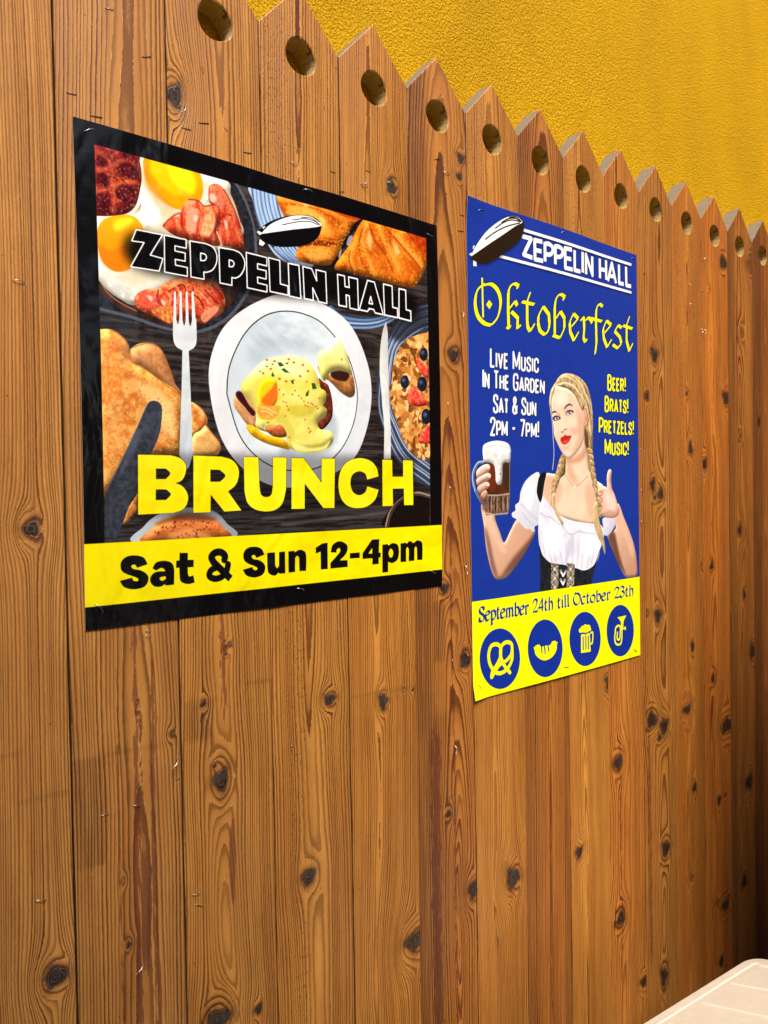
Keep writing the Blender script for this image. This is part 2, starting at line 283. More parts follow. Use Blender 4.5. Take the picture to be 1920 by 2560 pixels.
def stucco_material():
    m = N('yellow_stucco'); tc = m.n('TexCoord').outputs['Object']
    v = m.noise(tc, 215, 3, .6, dist=.5); v2 = m.noise(tc, 560, 2, .5); big = m.noise(tc, 3.0, 3, .5)
    hh = m.math('ADD', m.ramp(v, ((.38, 0), (.62, 1))), m.math('MULTIPLY', v2, .35))
    c = m.mix(big, (.66, .345, .0015), (.74, .40, .003))
    st = m.noise(m.scale(tc, (2.2, 2.2, 1.1)), 1, 4, .65); c = m.mix(m.ramp(st, ((.48, 0), (.75, .45))), c, (.40, .225, .006))
    c = m.mix(m.ramp(v, ((.30, .45), (.46, 0))), c, (.36, .19, .004))
    sp = m.noise(tc, 26, 2); c = m.mix(m.ramp(sp, ((.76, 0), (.79, .5))), c, (.14, .09, .02))
    return m.set(Base_Color=c, Roughness=.8, Specular_IOR_Level=.12, Normal=m.bump(hh, .0024, .95))
def plain(name, c, rough=.6, metal=0.0, nscale=0, namp=0.0, dist=0.0):
    m = N(name)
    if nscale:
        a = m.noise(m.n('TexCoord').outputs['Object'], nscale, 4, .6)
        cc = m.mix(m.ramp(a, ((.3, 0), (.7, 1))), [v*(1-namp) for v in c], [min(1, v*(1+namp)) for v in c])
        m.set(Base_Color=cc)
        if dist: m.set(Normal=m.bump(a, dist, .6))
    else: m.set(Base_Color=tuple(c)+(1,))
    return m.set(Roughness=rough, Metallic=metal)
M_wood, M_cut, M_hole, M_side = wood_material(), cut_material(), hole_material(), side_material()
M_stucco = stucco_material()
M_steel = plain('staple_steel', (.62, .60, .56), .32, 1.0); M_rust = plain('dull_staple', (.16, .13, .10), .5, .8)
M_floor = plain('patio_concrete', (.11, .10, .09), .85, 0, 6, .25, .002)
M_blocker = plain('blocker_brown', (.13, .085, .05), .8, 0, 4, .1)
M_opp = plain('sky_blocker_dark', (.12, .10, .085), .85, 0, 3, .2)
M_lid = plain('cream_plastic', (.70, .63, .52), .42, 0, 60, .05, .0004)
M_dark = plain('dark_plastic', (.02, .02, .022), .4)

# ------------------------------------------------------------------ setting
tag(link('floor', boxes('floor', [(-6, 7, -9, .6, -.08, 0)], M_floor)), kind='structure')
me = boxes('stucco_wall', [(-3, CORNER_X, .0385, .25, 0, CEIL_Z)], M_stucco)
tag(link('stucco_wall', me), 'rough yellow ochre stucco wall rising behind the picket boards', 'wall')
for (nm, b, lab, cat) in EXTRA:
    tag(link(nm, boxes(nm, b, {'unseen_side_wall': M_blocker, 'shade_panel': M_blocker, 'sun_blocker': M_blocker}.get(nm, M_opp))), lab, cat)

# ------------------------------------------------------------------ value noise
rng = np.random.default_rng(11)
_tab = rng.random((64, 64))
def vn(x, y):
    xi, yi = np.floor(x).astype(int), np.floor(y).astype(int); fx, fy = x-xi, y-yi
    fx = fx*fx*(3-2*fx); fy = fy*fy*(3-2*fy); t = lambda a, b: _tab[a % 64, b % 64]
    return (t(xi, yi)*(1-fx)+t(xi+1, yi)*fx)*(1-fy)+(t(xi, yi+1)*(1-fx)+t(xi+1, yi+1)*fx)*fy

# ------------------------------------------------------------------ picket boards
ZS, ZT, ZH, RH, TH = 2.206, 2.283, 2.1775, .0275, .038
GAP0, CH0 = .0009, .0011
def board_fields(k, x, z):
    P = BOARDS.get(k, BOARDS[k % 9]); xp, sl, d0, ds, lam = P['xp']*W, P['sl'], P['d0'], P['ds'], P['lam']*(1.35 if k >= 6 else 1.15 if k in (3, 4) else 1)
    kn = np.zeros_like(x); ka = np.zeros_like(x); xe = x.copy(); add = np.zeros_like(x)
    for (kk, kx, kz, rx, rz, kind) in KNOTS:
        if kk != k: continue
        dx, dz = x-kx*W, z-kz
        el = max(1.0, rz/rx); rho = np.sqrt((dx/rx)**2+(dz/rz)**2)
        ro = np.sqrt(dx**2+(dz/(el*1.6))**2)/(rx*1.5)
        xe = xe - dx*np.minimum(1, 1/np.maximum(ro, 1e-4)**2)*.93
        hs = (math.sin(kx*97+kz*61)*43758.5) % 1
        dx2 = dx+dz*.30*(hs-.5); rho = np.sqrt((dx2/rx)**2+(dz/rz)**2)*(1+.16*np.sin(3*np.arctan2(dz, dx)+hs*6)+.08*np.sin(5*np.arctan2(dz, dx)+hs*17))
        m = np.clip(1.32+.16*hs-rho*.62, 0, 1) if kind else np.clip(1.3-rho*.62, 0, .72)
        ka = np.where(m > kn, rho, ka); kn = np.maximum(kn, m)
        add += (.9*lam*(1+rx*120))*np.exp(-((dx/(rx*1.9))**2+(dz/(rz*2.3))**2))
        if P.get('halo') and rx > .009: add += P['halo']*np.exp(-(dx/(rx*2.4))**2-(np.abs(dz)/(rz*4.5))**1.5)
    cx = xp+sl*(z-1.4)+.010*(vn(z*1.7+k*7.3, z*0+k*3.1)-.5)*2
    d = d0+ds*(z-1.4)+.012*(vn(z*1.1+k*5.7, z*0+9.2)-.5)*2+.003*(vn(z*9+k, z*0+4.2)-.5)
    r = np.sqrt((xe-cx)**2+d**2)
    gg = (r+P.get('warp', .0012)*(vn(x*60+k*9, z*5)-.5)*2+add)/lam
    gg = gg + 1.5*(vn(gg*.33+k*2.2, gg*0+k)-.5)          # uneven ring widths
    red = np.zeros_like(x)
    for (ax, bw, za, zb, s) in P.get('red', ()):
        red = np.maximum(red, s*np.exp(-((x-(ax*W)-.004*(vn(z*4+k, z*0)-.5))/(bw*W))**2)*(1/(1+np.exp(-(z-za)*40)))*(1/(1+np.exp((z-zb)*40))))
    band = np.zeros_like(x)
    for (a, b, za, zb_, s) in P.get('patch', ()):       # steps left by a worn planer: ruler-straight darker patches
        band = np.maximum(band, s/(1+np.exp(-(x/W-a)*120))/(1+np.exp((x/W-b)*120))/(1+np.exp(-(z-za+.05*(x-a*W))*900))/(1+np.exp((z-zb_+.05*(x-a*W))*900)))
    for (a, b, s) in P.get('band', ()):
        band = np.maximum(band, s/(1+np.exp(-(x/W-a)*45))/(1+np.exp((x/W-b)*45)))
    pit = np.zeros_like(x)
    for (a, b, za, zb, s) in P.get('pits', ()):
        pit = np.maximum(pit, s/(1+np.exp(-(x/W-a)*30))/(1+np.exp((x/W-b)*30))/(1+np.exp(-(z-za)*25))/(1+np.exp((z-zb)*25)))
    return gg, kn, ka, red, band, pit
def make_board(k, parent):
    r = np.random.default_rng(k+50)
    GAP, CH = (GAP0, CH0) if k < 4 else (.00045, .0006)
    x0, x1 = GAP+r.uniform(-.0003, .0005), W-GAP-r.uniform(-.0003, .0006)
    near = k < 6; nc, nr = (34, 520) if near else (26, 420)
    zb, zc = .015, ZH-.055
    vs, fs, mi = [], [], []
    def V(x, y, z): vs.append((x, y, z)); return len(vs)-1
    # front grid with chamfered, slightly worn edges
    us = np.concatenate([[0, CH/(x1-x0)], np.linspace(0, 1, nc)[1:-1], [1-CH/(x1-x0), 1]])
    zz = np.linspace(zb, zc, nr); G = []
    wear = (vn(zz*40+k*3, zz*0+1)-.5)*.0005
    for j, z in enumerate(zz):
        row = []
        for i, u in enumerate(us):
            x = x0+(x1-x0)*u; y = 0.0
            if i == 0: y = CH; x += wear[j]
            if i == len(us)-1: y = CH; x -= wear[j]
            row.append(V(x, y, z))
        G.append(row)
    for j in range(nr-1):
        for i in range(len(us)-1): fs.append((G[j][i], G[j][i+1], G[j+1][i+1], G[j+1][i])); mi.append(0)
    # head: rings from the drilled hole out to the pointed outline
    sh, tp = ZS+r.uniform(-.0015, .0015), ZT+r.uniform(-.002, .002); tx = W/2+r.uniform(-.0015, .0015)
    cor = [(x0, zc), (x1, zc), (x1, sh), (tx, tp), (x0, sh)]; cnt = [len(us)-1, 14, 16, 16, 14]; out = []
    for a in range(5):
        p, q = cor[a], cor[(a+1) % 5]
        for s in range(cnt[a]): out.append((p[0]+(q[0]-p[0])*s/cnt[a], p[1]+(q[1]-p[1])*s/cnt[a]))
    out[:cnt[0]] = [(vs[G[-1][i]][0], zc) for i in range(cnt[0])]
    n = len(out); hx, hz = W/2+r.uniform(-.002, .002), ZH+r.uniform(-.002, .002); rings = []
    for t in (0, .04, .12, .25, .4, .55, .7, .85, .97, 1.0):
        row = []
        for q, (ox, oz) in enumerate(out):
            if t == 1.0 and q <= cnt[0]: row.append(G[-1][q]); continue
            an = math.atan2(oz-hz, ox-hx); rh = RH*(1+.02*math.sin(3*an+k)); cx, cz = hx+rh*math.cos(an), hz+rh*math.sin(an)
            row.append(V(cx+(ox-cx)*t, .0012 if t == 0 else (.0008 if t == 1 else 0.0), cz+(oz-cz)*t))
        rings.append(row)
    for a in range(len(rings)-1):
        for i in range(n):
            j = (i+1) % n; fs.append((rings[a][i], rings[a+1][i], rings[a+1][j], rings[a][j])); mi.append(0)
    nf = len(vs)
    # drilled hole wall, outline wall, back
    hb = [V(vs[v][0], TH, vs[v][2]) for v in rings[0]]; ob = [V(vs[v][0], TH, vs[v][2]) for v in rings[-1]]
    for i in range(n):
        j = (i+1) % n
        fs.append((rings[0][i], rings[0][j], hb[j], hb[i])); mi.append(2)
        if i >= cnt[0]:
            fs.append((rings[-1][i], ob[i], ob[j], rings[-1][j])); mi.append(1 if cnt[0]+cnt[1] <= i < n-cnt[4] else 3)
        fs.append((hb[i], hb[j], ob[j], ob[i])); mi.append(3)
    bl = [(G[0][0], G[-1][0]), (G[-1][-1], G[0][-1])]
    for (a, b) in bl:
        c = V(vs[b][0], TH, vs[b][2]); d = V(vs[a][0], TH, vs[a][2]); fs.append((a, b, c, d)); mi.append(3)
    a, b = V(vs[G[0][0]][0], TH, zb), V(vs[G[0][-1]][0], TH, zb); fs.append(tuple(G[0])[::-1]+(a, b)); mi.append(3)
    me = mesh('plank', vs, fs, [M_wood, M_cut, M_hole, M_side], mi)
    v = np.array(vs); F = board_fields(k, v[:, 0], v[:, 2])
    for nm, arr in zip(('grain', 'knot', 'knot_rad', 'red', 'band', 'pits'), F):
        at = me.attributes.new(nm, 'FLOAT', 'POINT'); at.data.foreach_set('value', arr.astype(np.float32))
    o = link('plank', me, parent, (k*W, r.uniform(-.0005, .0005), 0)); o.color = tuple(BOARDS.get(k, BOARDS[k % 9])['tint'])+(1,)
    return o
fence = tag(empty('picket_fence', (0, 0, 0)), 'varnished knotty pine picket boarding with pointed tops and round holes on the yellow wall', 'fence')
PLANK = {k: make_board(k, fence) for k in range(-4, 16)}

# ------------------------------------------------------------------ staples
def wire(pts, rad, nm, mat):
    vs, fs = [], []; pts = [Vector(p) for p in pts]; S = 6
    for i, p in enumerate(pts):
        t = (pts[min(i+1, len(pts)-1)]-pts[max(i-1, 0)]).normalized(); a = t.cross(Vector((.3, .9, .2))).normalized(); b = t.cross(a)
        for s in range(S): vs.append(tuple(p+rad*(a*math.cos(2*PI*s/S)+b*math.sin(2*PI*s/S))))
    for i in range(len(pts)-1):
        for s in range(S): fs.append((i*S+s, i*S+(s+1) % S, (i+1)*S+(s+1) % S, (i+1)*S+s))
    fs += [tuple(range(S))[::-1], tuple(range((len(pts)-1)*S, len(pts)*S))]
    return mesh(nm, vs, fs, [mat], smooth=True)

def staple_mesh(kind, mat):
    if kind == 'flat': pts = [(-.006, .003, 0), (-.006, -.0004, 0), (0, -.0006, 0), (.006, -.0004, 0), (.006, .003, 0)]
    if kind == 'lift': pts = [(-.006, .003, 0), (-.0058, -.0015, .0004), (-.001, -.0028, .0005), (.004, -.0022, .0), (.0062, -.0004, -.0015), (.0066, .002, -.003)]
    if kind == 'leg': pts = [(-.006, .003, 0), (-.0055, -.004, .001), (.0, -.007, .0005), (.0055, -.006, -.0015), (.007, -.009, -.004)]
    if kind == 'loop': pts = [(-.006, .002, .003), (-.0055, -.0025, -.001), (.001, -.003, -.005), (.006, -.002, -.004), (.0055, -.002, .003), (.0, -.0015, .007), (-.004, -.001, .0045)]
    return wire(pts, .00042 if kind != 'leg' else .0005, 'staple', mat)
ST = {(k, b): staple_mesh(k, M_steel if b else M_rust) for k in ('flat', 'lift', 'leg', 'loop') for b in (0, 1)}
for (X, Z, ang, kind, bright, s) in STAPLES:
    k = int(math.floor(X/W)); par = PLANK[k]
    o = link('staple', ST[(kind, bright)], par, (X-k*W, -par.location.y*0-.0002, Z)); o.rotation_euler = (0, math.radians(ang), 0); o.scale = (s, 1, s)

# ------------------------------------------------------------------ artwork of the two sheets (print coordinates)
ART_BRUNCH = [
('p',(30,26,27),['148,251 10156,-87 10112,9291 -61,8608'],{'c2': (70,60,56),'n': (900,60),'k': 3.2}),
('l',(12,10,11),['240,6016 4037,5468 9895,4645'],{'al': 0.5,'w': 24}),
('l',(12,10,11),['225,6608 4020,6155 9877,5478'],{'al': 0.9,'w': 24}),
('l',(12,10,11),['211,7201 4004,6842 9859,6311'],{'al': 0.8,'w': 24}),
('l',(12,10,11),['261,5187 4059,4506 9920,3480'],{'al': 0.6,'w': 24}),
('l',(12,10,11),['185,8229 3976,8034 9827,7756'],{'al': 0.9,'w': 24}),
('l',(12,10,11),['193,7912 3985,7667 9837,7311'],{'al': 0.5,'w': 24}),
('l',(12,10,11),['276,4595 4076,3820 9939,2648'],{'al': 0.5,'w': 24}),
('l',(12,10,11),['200,7636 3992,7346 9846,6922'],{'al': 0.5,'w': 24}),
('p',(58,54,54),['44,7239 3170,6999 7090,7350 9533,6934 9500,8477 15,8377'],{'c2': (28,25,26),'n': (700,45),'k': 4,'b': 78}),
('l',(128,112,102),['4633,8076 7076,7962 9439,7726','4086,7945 5809,7787 8469,7705'],{'b': 45,'al': 0.6,'w': 56}),
('l',(14,12,12),['3561,7729 7086,7534 9367,7483','3992,7373 6571,7264'],{'al': 0.9,'w': 31}),
('p',(24,24,30),['~3541,328 ~3994,1004 ~4072,1752 ~3856,2798 ~3313,3470 ~2591,3904 ~1807,3948 ~1072,3817 260,3687 345,275 3557,-371'],{'c2': (44,46,56),'n': (80,80)}),
('l',(104,108,124),['3554,404 ~3870,895 ~4045,1538 ~3958,2510 ~3376,3381 ~2592,3839 ~1808,3872 ~1074,3744 381,3670'],{'al': 0.7,'b': 15,'w': 68}),
('p',(70,40,28),['~3115,381 ~3530,758 ~3762,1460 ~3746,2139 ~3476,3018 ~2595,3747 ~1810,3821 ~874,3625 271,3237 345,275 3131,-254'],{'c2': (40,24,20),'n': (120,120)}),
('p',(240,236,224),['345,275 ~3115,381 ~3439,726 ~3643,1215 ~3664,1641 ~2507,2620 ~1827,3113 ~1183,3483 ~829,3413 ~561,3262 278,2976'],{'c2': (226,214,184),'n': (500,400),'v': (110,0.55)}),
('p',(222,196,140),['~1509,833 ~1876,1093 ~2256,1335 ~1865,1547 ~1603,1306 ~1342,1218'],{'b': 66,'al': 0.55}),
('p',(250,250,250),['~1347,1020 ~1655,1344 ~1754,1671 ~1328,1811 ~1284,1477'],{'b': 57,'al': 0.8}),
('p',(205,205,195),['~640,3058 ~1088,3179 ~1290,3345 ~880,3406 ~587,3186'],{'c2': (250,250,245),'n': (90,90),'b': 30,'al': 0.8}),
('l',(205,130,90),['431,3092 ~560,3310 ~828,3486 ~1180,3607'],{'b': 12,'w': 19}),
('p',(252,172,6),['~1441,406 ~1420,707 ~1532,950 ~1793,1162 ~2062,1314 ~2398,1265 ~2690,1005 ~2756,678 ~2647,395 ~2281,310 ~1846,98'],{'c2': (240,150,10),'n': (500,500),'v': (110,0.0)}),
('p',(255,205,6),['~1599,364 ~1565,670 ~1720,855 ~2069,1022 ~2491,948 ~2612,662 ~2448,368 ~2059,292'],{'b': 59}),
('p',(248,236,22),['~1947,422 ~1994,712 ~2183,868 ~2492,897 ~2555,624 ~2418,427 ~2167,390'],{'b': 49}),
('p',(238,130,8),['~1461,622 ~1558,969 ~1874,1193 ~2145,1309 ~1872,1269 ~1556,1069 ~1430,852'],{'b': 42,'al': 0.8}),
('p',(252,178,14),['~406,2147 ~521,1910 ~771,1755 ~1023,1681 ~1252,1729 ~1377,1949 ~1313,2404 ~1099,2738 ~793,2876 ~548,2786 ~421,2524'],{'c2': (236,130,10),'g': (669,1854,719,2852),'v': (87,0.0)}),
('p',(255,226,40),['~742,1911 ~971,1753 ~1174,1758 ~1017,1925 ~788,2069'],{'b': 45}),
('p',(240,120,10),['~436,2426 ~654,2480 ~1008,2316 ~947,2716 ~744,2848 ~477,2728'],{'b': 49,'al': 0.8}),
('p',(176,58,34),['345,275 ~1248,335 ~1333,557 ~1364,869 ~1290,1230 ~1207,1470 ~1024,1657 ~671,1787 306,1862'],{'c2': (122,26,30),'n': (160,160),'k': 3,'v': (95,0.55)}),
('p',(52,8,18),['~456,645 ~578,588 ~673,706 ~572,851 ~427,842'],{'c2': (98,20,34),'n': (60,60),'b': 24,'al': 0.92}),
('p',(52,8,18),['~447,1002 ~593,965 ~689,1084 ~611,1246 ~442,1192'],{'c2': (98,20,34),'n': (60,60),'b': 24,'al': 0.92}),
('p',(52,8,18),['~412,1436 ~583,1372 ~702,1536 ~599,1726 ~404,1745'],{'c2': (98,20,34),'n': (60,60),'b': 24,'al': 0.92}),
('p',(52,8,18),['~898,647 ~1125,636 ~1302,737 ~1246,922 ~1016,955 ~868,847'],{'c2': (98,20,34),'n': (60,60),'b': 25,'al': 0.92}),
('p',(52,8,18),['~861,1138 ~1114,1077 ~1293,1131 ~1209,1396 ~953,1454 ~806,1320'],{'c2': (98,20,34),'n': (60,60),'b': 25,'al': 0.92}),
('p',(52,8,18),['~953,440 ~1156,409 ~1231,486 ~1026,565'],{'c2': (98,20,34),'n': (60,60),'b': 25,'al': 0.92}),
('p',(52,8,18),['~774,1640 ~1002,1516 ~1129,1512 ~973,1668'],{'c2': (98,20,34),'n': (60,60),'b': 25,'al': 0.92}),
('l',(226,112,62),['458,550 ~698,700 ~741,976 ~756,1355 734,1720','~425,913 ~695,820 ~1000,572','~415,1317 ~709,1247 ~989,1010 ~1296,983'],{'b': 49,'al': 0.7,'w': 63}),
('speckle',420,9,'460,478 ~1209,370 ~1325,878 ~1182,1451 ~672,1758 427,1811',[(60,12,18),(206,84,52),(120,30,34),(232,150,110),(40,8,14)],10,22,0.4),
('p',(214,180,130),['~1339,1366 ~1231,1562 ~1074,1670 ~1282,1551'],{'c2': (150,100,60),'n': (40,40),'b': 10}),
('p',(196,52,30),['~2885,751 ~2932,623 ~3111,561 ~3259,636 ~3406,840 ~3553,1101 ~3669,1425 ~3722,1819 3199,1893 ~3059,1499 ~3069,1075 ~2893,1010'],{'c2': (232,120,74),'n': (90,260),'k': 3.4,'v': (75,0.55)}),
('p',(198,50,28),['~1806,1760 ~1974,1549 ~2169,1456 ~2257,1258 ~2403,1059 ~2631,1032 ~2774,1116 ~3040,1029 ~3142,1138 ~3166,1370 ~3056,1604 ~3109,1910 ~2241,1925'],{'c2': (232,120,74),'n': (90,260),'k': 3.4,'v': (110,0.55)}),
('p',(238,170,132),['~2368,1335 ~2484,1207 ~2655,1246 ~2592,1493 ~2528,1738 ~2331,1702'],{'b': 28,'al': 0.9}),
('p',(244,206,150),['~2799,1292 ~2977,1201 ~3031,1426 ~2876,1746 ~2702,1703'],{'c2': (230,150,90),'n': (50,80),'b': 29,'al': 0.95}),
('p',(226,120,92),['~2957,813 ~3137,718 ~3283,921 ~3218,1095 ~3039,1082'],{'b': 36}),
('l',(138,22,14),['~2403,1059 ~2631,1032 ~2774,1116 ~3040,1029 ~3142,1138 ~3166,1370 ~3071,1601','~3138,1324 ~3307,1181 ~3459,1175','~1806,1760 ~1974,1549 ~2226,1392 ~2219,1674','~3259,636 ~3406,840 ~3553,1101 ~3685,1422'],{'b': 11,'al': 0.85,'w': 26}),
('p',(192,48,28),['~1135,3368 ~1215,3233 ~1400,3130 ~1666,3063 ~1832,2911 ~2221,2745 ~2913,2656 ~3175,2904 ~3244,3159 ~3164,3357 ~2861,3556 ~2625,3678 ~2371,3544 ~1974,3788 ~1651,3691 ~1388,3627 ~1182,3533'],{'c2': (236,120,66),'n': (120,90),'k': 3.4,'v': (110,0.55)}),
('p',(224,92,66),['~1292,3270 ~1558,3155 ~1605,3398 ~1390,3528 ~1210,3430'],{'b': 31}),
('p',(240,160,70),['~1495,3538 ~1819,3417 ~2007,3593 ~1920,3757 ~1652,3666'],{'c2': (200,90,30),'n': (60,60),'b': 16}),
('p',(226,140,104),['~2629,3509 ~2839,3271 ~3047,3241 ~3044,3347 ~2743,3624'],{'b': 15}),
('l',(112,20,14),['~1881,3105 ~2218,2899 ~2297,3092'],{'b': 14,'al': 0.85,'w': 36}),
('l',(112,20,14),['~2383,3027 ~2609,3148 ~2720,3340'],{'b': 14,'al': 0.85,'w': 37}),
('l',(112,20,14),['~2730,2921 ~2961,3095 ~3078,3184'],{'b': 15,'al': 0.85,'w': 38}),
('l',(112,20,14),['~1666,3088 ~1634,3293 ~1765,3425'],{'b': 13,'al': 0.85,'w': 35}),
('l',(112,20,14),['~2909,2788 ~3084,2918 ~3201,3059'],{'b': 15,'al': 0.85,'w': 38}),
('l',(244,170,130),['~2023,2931 ~2130,3066 ~2068,3330'],{'b': 17,'al': 0.8,'w': 44}),
('l',(244,170,130),['~2500,2931 ~2727,3078 ~2840,3218'],{'b': 17,'al': 0.8,'w': 46}),
('l',(244,170,130),['~1827,3113 ~1934,3198 ~1902,3380'],{'b': 16,'al': 0.8,'w': 44}),
('speckle',240,12,'~1186,3360 ~1666,3088 ~2912,2682 ~3201,3059 ~2627,3613 ~1920,3757 ~1388,3602',[(150,30,20),(244,170,120),(120,20,14),(222,90,60)],9,22,0.35),
('speckle',240,13,'~1861,1698 ~2401,1123 ~2773,1142 ~2901,695 ~3259,662 ~3638,1431 ~3661,1777 ~2412,1839',[(150,30,20),(246,190,140),(214,80,50)],9,22,0.35),
('p',(176,200,230),['~3932,405 ~3991,702 ~4145,1236 ~4472,1744 ~4816,1942 ~5244,1954 ~5653,1821 4807,805 4683,136'],{}),
('l',(38,64,110),['3992,391 ~4040,861 ~4210,1308 ~4542,1702 ~4957,1946'],{'al': 0.75,'b': 7,'w': 47}),
('l',(66,106,168),['4099,365 ~4148,837 ~4319,1285 ~4640,1683 ~5036,1932'],{'al': 0.75,'b': 7,'w': 27}),
('l',(66,106,168),['4206,339 ~4256,812 ~4429,1263 ~4741,1664 ~5115,1918'],{'al': 0.75,'b': 7,'w': 47}),
('l',(38,64,110),['4315,312 ~4365,788 ~4539,1240 ~4844,1644 ~5199,1903'],{'al': 0.75,'b': 7,'w': 27}),
('l',(66,106,168),['4424,286 ~4475,763 ~4651,1217 ~4947,1625 ~5279,1888'],{'al': 0.75,'b': 7,'w': 48}),
('l',(66,106,168),['4535,259 ~4586,738 ~4763,1193 ~5051,1605 ~5363,1873'],{'al': 0.75,'b': 7,'w': 28}),
('l',(38,64,110),['4646,232 ~4697,713 ~4876,1170 ~5152,1586 ~5444,1859'],{'al': 0.75,'b': 7,'w': 49}),
('p',(232,132,34),['~4694,395 ~5392,319 ~6219,371 ~6810,394 ~7301,414 ~7215,559 ~6925,683 ~6839,920 ~6552,1195 ~6466,1490 ~6186,1772 ~5652,1867 ~5211,1841 ~5180,1610 ~5367,1396 ~5156,1082 ~4841,856'],{'c2': (196,84,14),'n': (230,170),'k': 3,'v': (110,0.55)}),
('p',(252,184,74),['~5025,581 ~5535,495 ~5982,637 ~6206,925 ~5895,1110 ~5375,1037 ~5018,847'],{'b': 93,'al': 0.85}),
('p',(246,170,66),['~5363,1545 ~5813,1399 ~6194,1418 ~6035,1661 ~5579,1774'],{'b': 74,'al': 0.85}),
('p',(120,40,6),['~5184,1431 ~5816,1247 ~6433,1218 ~6197,1325 ~5662,1398 ~5254,1536'],{'b': 22}),
('p',(196,64,16),['~5392,319 ~5988,393 ~6608,501 ~7175,504 ~7260,423 ~6219,371'],{'b': 18}),
('l',(150,54,8),['~4883,584 ~5535,495 ~6214,587 ~6680,827','~5153,1231 ~5818,1186 ~6515,1109'],{'b': 18,'al': 0.8,'w': 32}),
('p',(24,16,18),['~7260,423 ~7130,671 ~6839,920 ~6712,1195 ~6549,1350 ~6423,1652 ~6263,1835 ~6186,1787 ~6468,1428 ~6593,1156 ~6842,794 ~7009,571'],{}),
('p',(150,150,168),['~6920,935 ~6793,1179 ~6713,1163 ~6798,959'],{}),
('p',(160,160,178),['~6549,1350 ~6485,1548 ~6446,1524 ~6488,1393'],{}),
('p',(232,128,28),['~7322,415 ~7854,359 9560,370 9591,1115 ~9319,1571 ~9031,1855 ~8480,1909 ~7819,1886 ~7144,1871 ~6577,1873 ~6302,1828 ~6546,1475 ~6793,1179 ~7004,824'],{'c2': (200,84,12),'n': (200,260),'k': 3,'v': (110,0.55)}),
('l',(250,180,70),['~7426,450 ~7247,964 ~7405,1379 ~7650,1785'],{'b': 67,'al': 0.75,'w': 127}),
('l',(250,180,70),['~7765,475 ~8102,925 ~8534,1503'],{'b': 69,'al': 0.75,'w': 155}),
('l',(250,180,70),['~8288,496 ~8912,902 ~9374,1222'],{'b': 71,'al': 0.75,'w': 178}),
('l',(250,180,70),['~6998,1076 ~6827,1423 ~6982,1772'],{'b': 66,'al': 0.75,'w': 107}),
('l',(146,46,6),['~7468,474 ~7670,880 ~8052,1196 ~8308,1608'],{'b': 21,'al': 0.9,'w': 38}),
('l',(146,46,6),['~7939,406 ~8461,724 ~9093,1137 ~9371,1359'],{'b': 22,'al': 0.9,'w': 39}),
('l',(146,46,6),['~7255,646 ~7120,1116 ~7234,1538 ~7439,1757'],{'b': 21,'al': 0.9,'w': 38}),
('l',(146,46,6),['~8741,369 ~9196,714 ~9522,991'],{'b': 23,'al': 0.9,'w': 41}),
('l',(146,46,6),['~6830,1297 ~6784,1556 ~6900,1786'],{'b': 20,'al': 0.9,'w': 37}),
('speckle',700,14,'~7426,450 9535,409 9519,1128 ~9080,1746 ~7821,1821 ~6578,1811 ~6835,1108',[(252,190,84),(190,84,14),(240,150,44),(160,60,8)],9,26,0.5),
('speckle',380,15,'~4883,554 ~5985,484 ~6807,551 ~6758,936 ~6188,1695 ~5286,1738 ~5442,1321 ~5085,1038',[(252,196,90),(200,90,16),(244,160,54)],9,26,0.5),
('p',(206,70,14),['8741,336 9584,365 9620,905 ~9196,714'],{'c2': (150,40,8),'n': (80,80),'b': 46}),
('l',(40,62,98),['~6163,2773 ~6512,2940 ~7203,2941 ~7886,2784 ~8467,2507'],{'b': 12,'w': 58}),
('l',(110,140,180),['~6140,2785 ~6495,2992 ~7202,2989 ~7885,2830 ~8466,2547'],{'b': 12,'w': 58}),
('l',(60,90,140),['~6116,2798 ~6478,3044 ~7201,3036 ~7884,2876 ~8465,2587'],{'b': 12,'w': 58}),
('l',(170,190,214),['~6093,2810 ~6461,3096 ~7199,3084 ~7883,2921 ~8464,2627'],{'b': 12,'w': 58}),
('l',(44,70,120),['~6069,2823 ~6444,3148 ~7198,3132 ~7882,2967 ~8463,2666'],{'b': 12,'w': 58}),
('l',(120,150,196),['~6046,2835 ~6427,3199 ~7197,3180 ~7881,3013 ~8462,2706'],{'b': 12,'w': 58}),
('p',(52,58,76),['9591,2227 ~9065,2388 ~8553,2694 ~8185,3138 ~7909,3693 ~7703,4201 ~7649,4692 ~7663,4999 ~7863,5737 ~8332,6547 ~8963,7046 9530,7219'],{}),
('l',(150,170,204),['9590,2262 ~9017,2479 ~8411,2978 ~7995,3749 ~7728,4994 ~7950,5733 ~8467,6545 9532,7167'],{'b': 10,'al': 0.9,'w': 44}),
('l',(44,62,104),['9589,2334 ~9053,2535 ~8460,3008 ~8034,3745 ~7788,4990 ~8012,5707 ~8518,6488 9534,7077'],{'b': 10,'al': 0.9,'w': 44}),
('l',(190,204,224),['9587,2406 ~9089,2591 ~8509,3038 ~8078,3741 ~7849,4986 ~8075,5682 ~8570,6430 9535,6991'],{'b': 10,'al': 0.9,'w': 44}),
('l',(150,170,204),['9586,2478 ~9130,2646 ~8558,3069 ~8123,3736 ~7910,4982 ~8137,5656 ~8621,6372 9537,6905'],{'b': 10,'al': 0.9,'w': 44}),
('l',(44,62,104),['9584,2550 ~9166,2702 ~8607,3099 ~8167,3731 ~7972,4978 ~8200,5630 ~8673,6314 9539,6818'],{'b': 10,'al': 0.9,'w': 44}),
('l',(190,204,224),['9583,2623 ~9207,2761 ~8661,3132 ~8211,3727 ~8033,4974 ~8263,5604 ~8729,6259 9541,6732'],{'b': 10,'al': 0.9,'w': 44}),
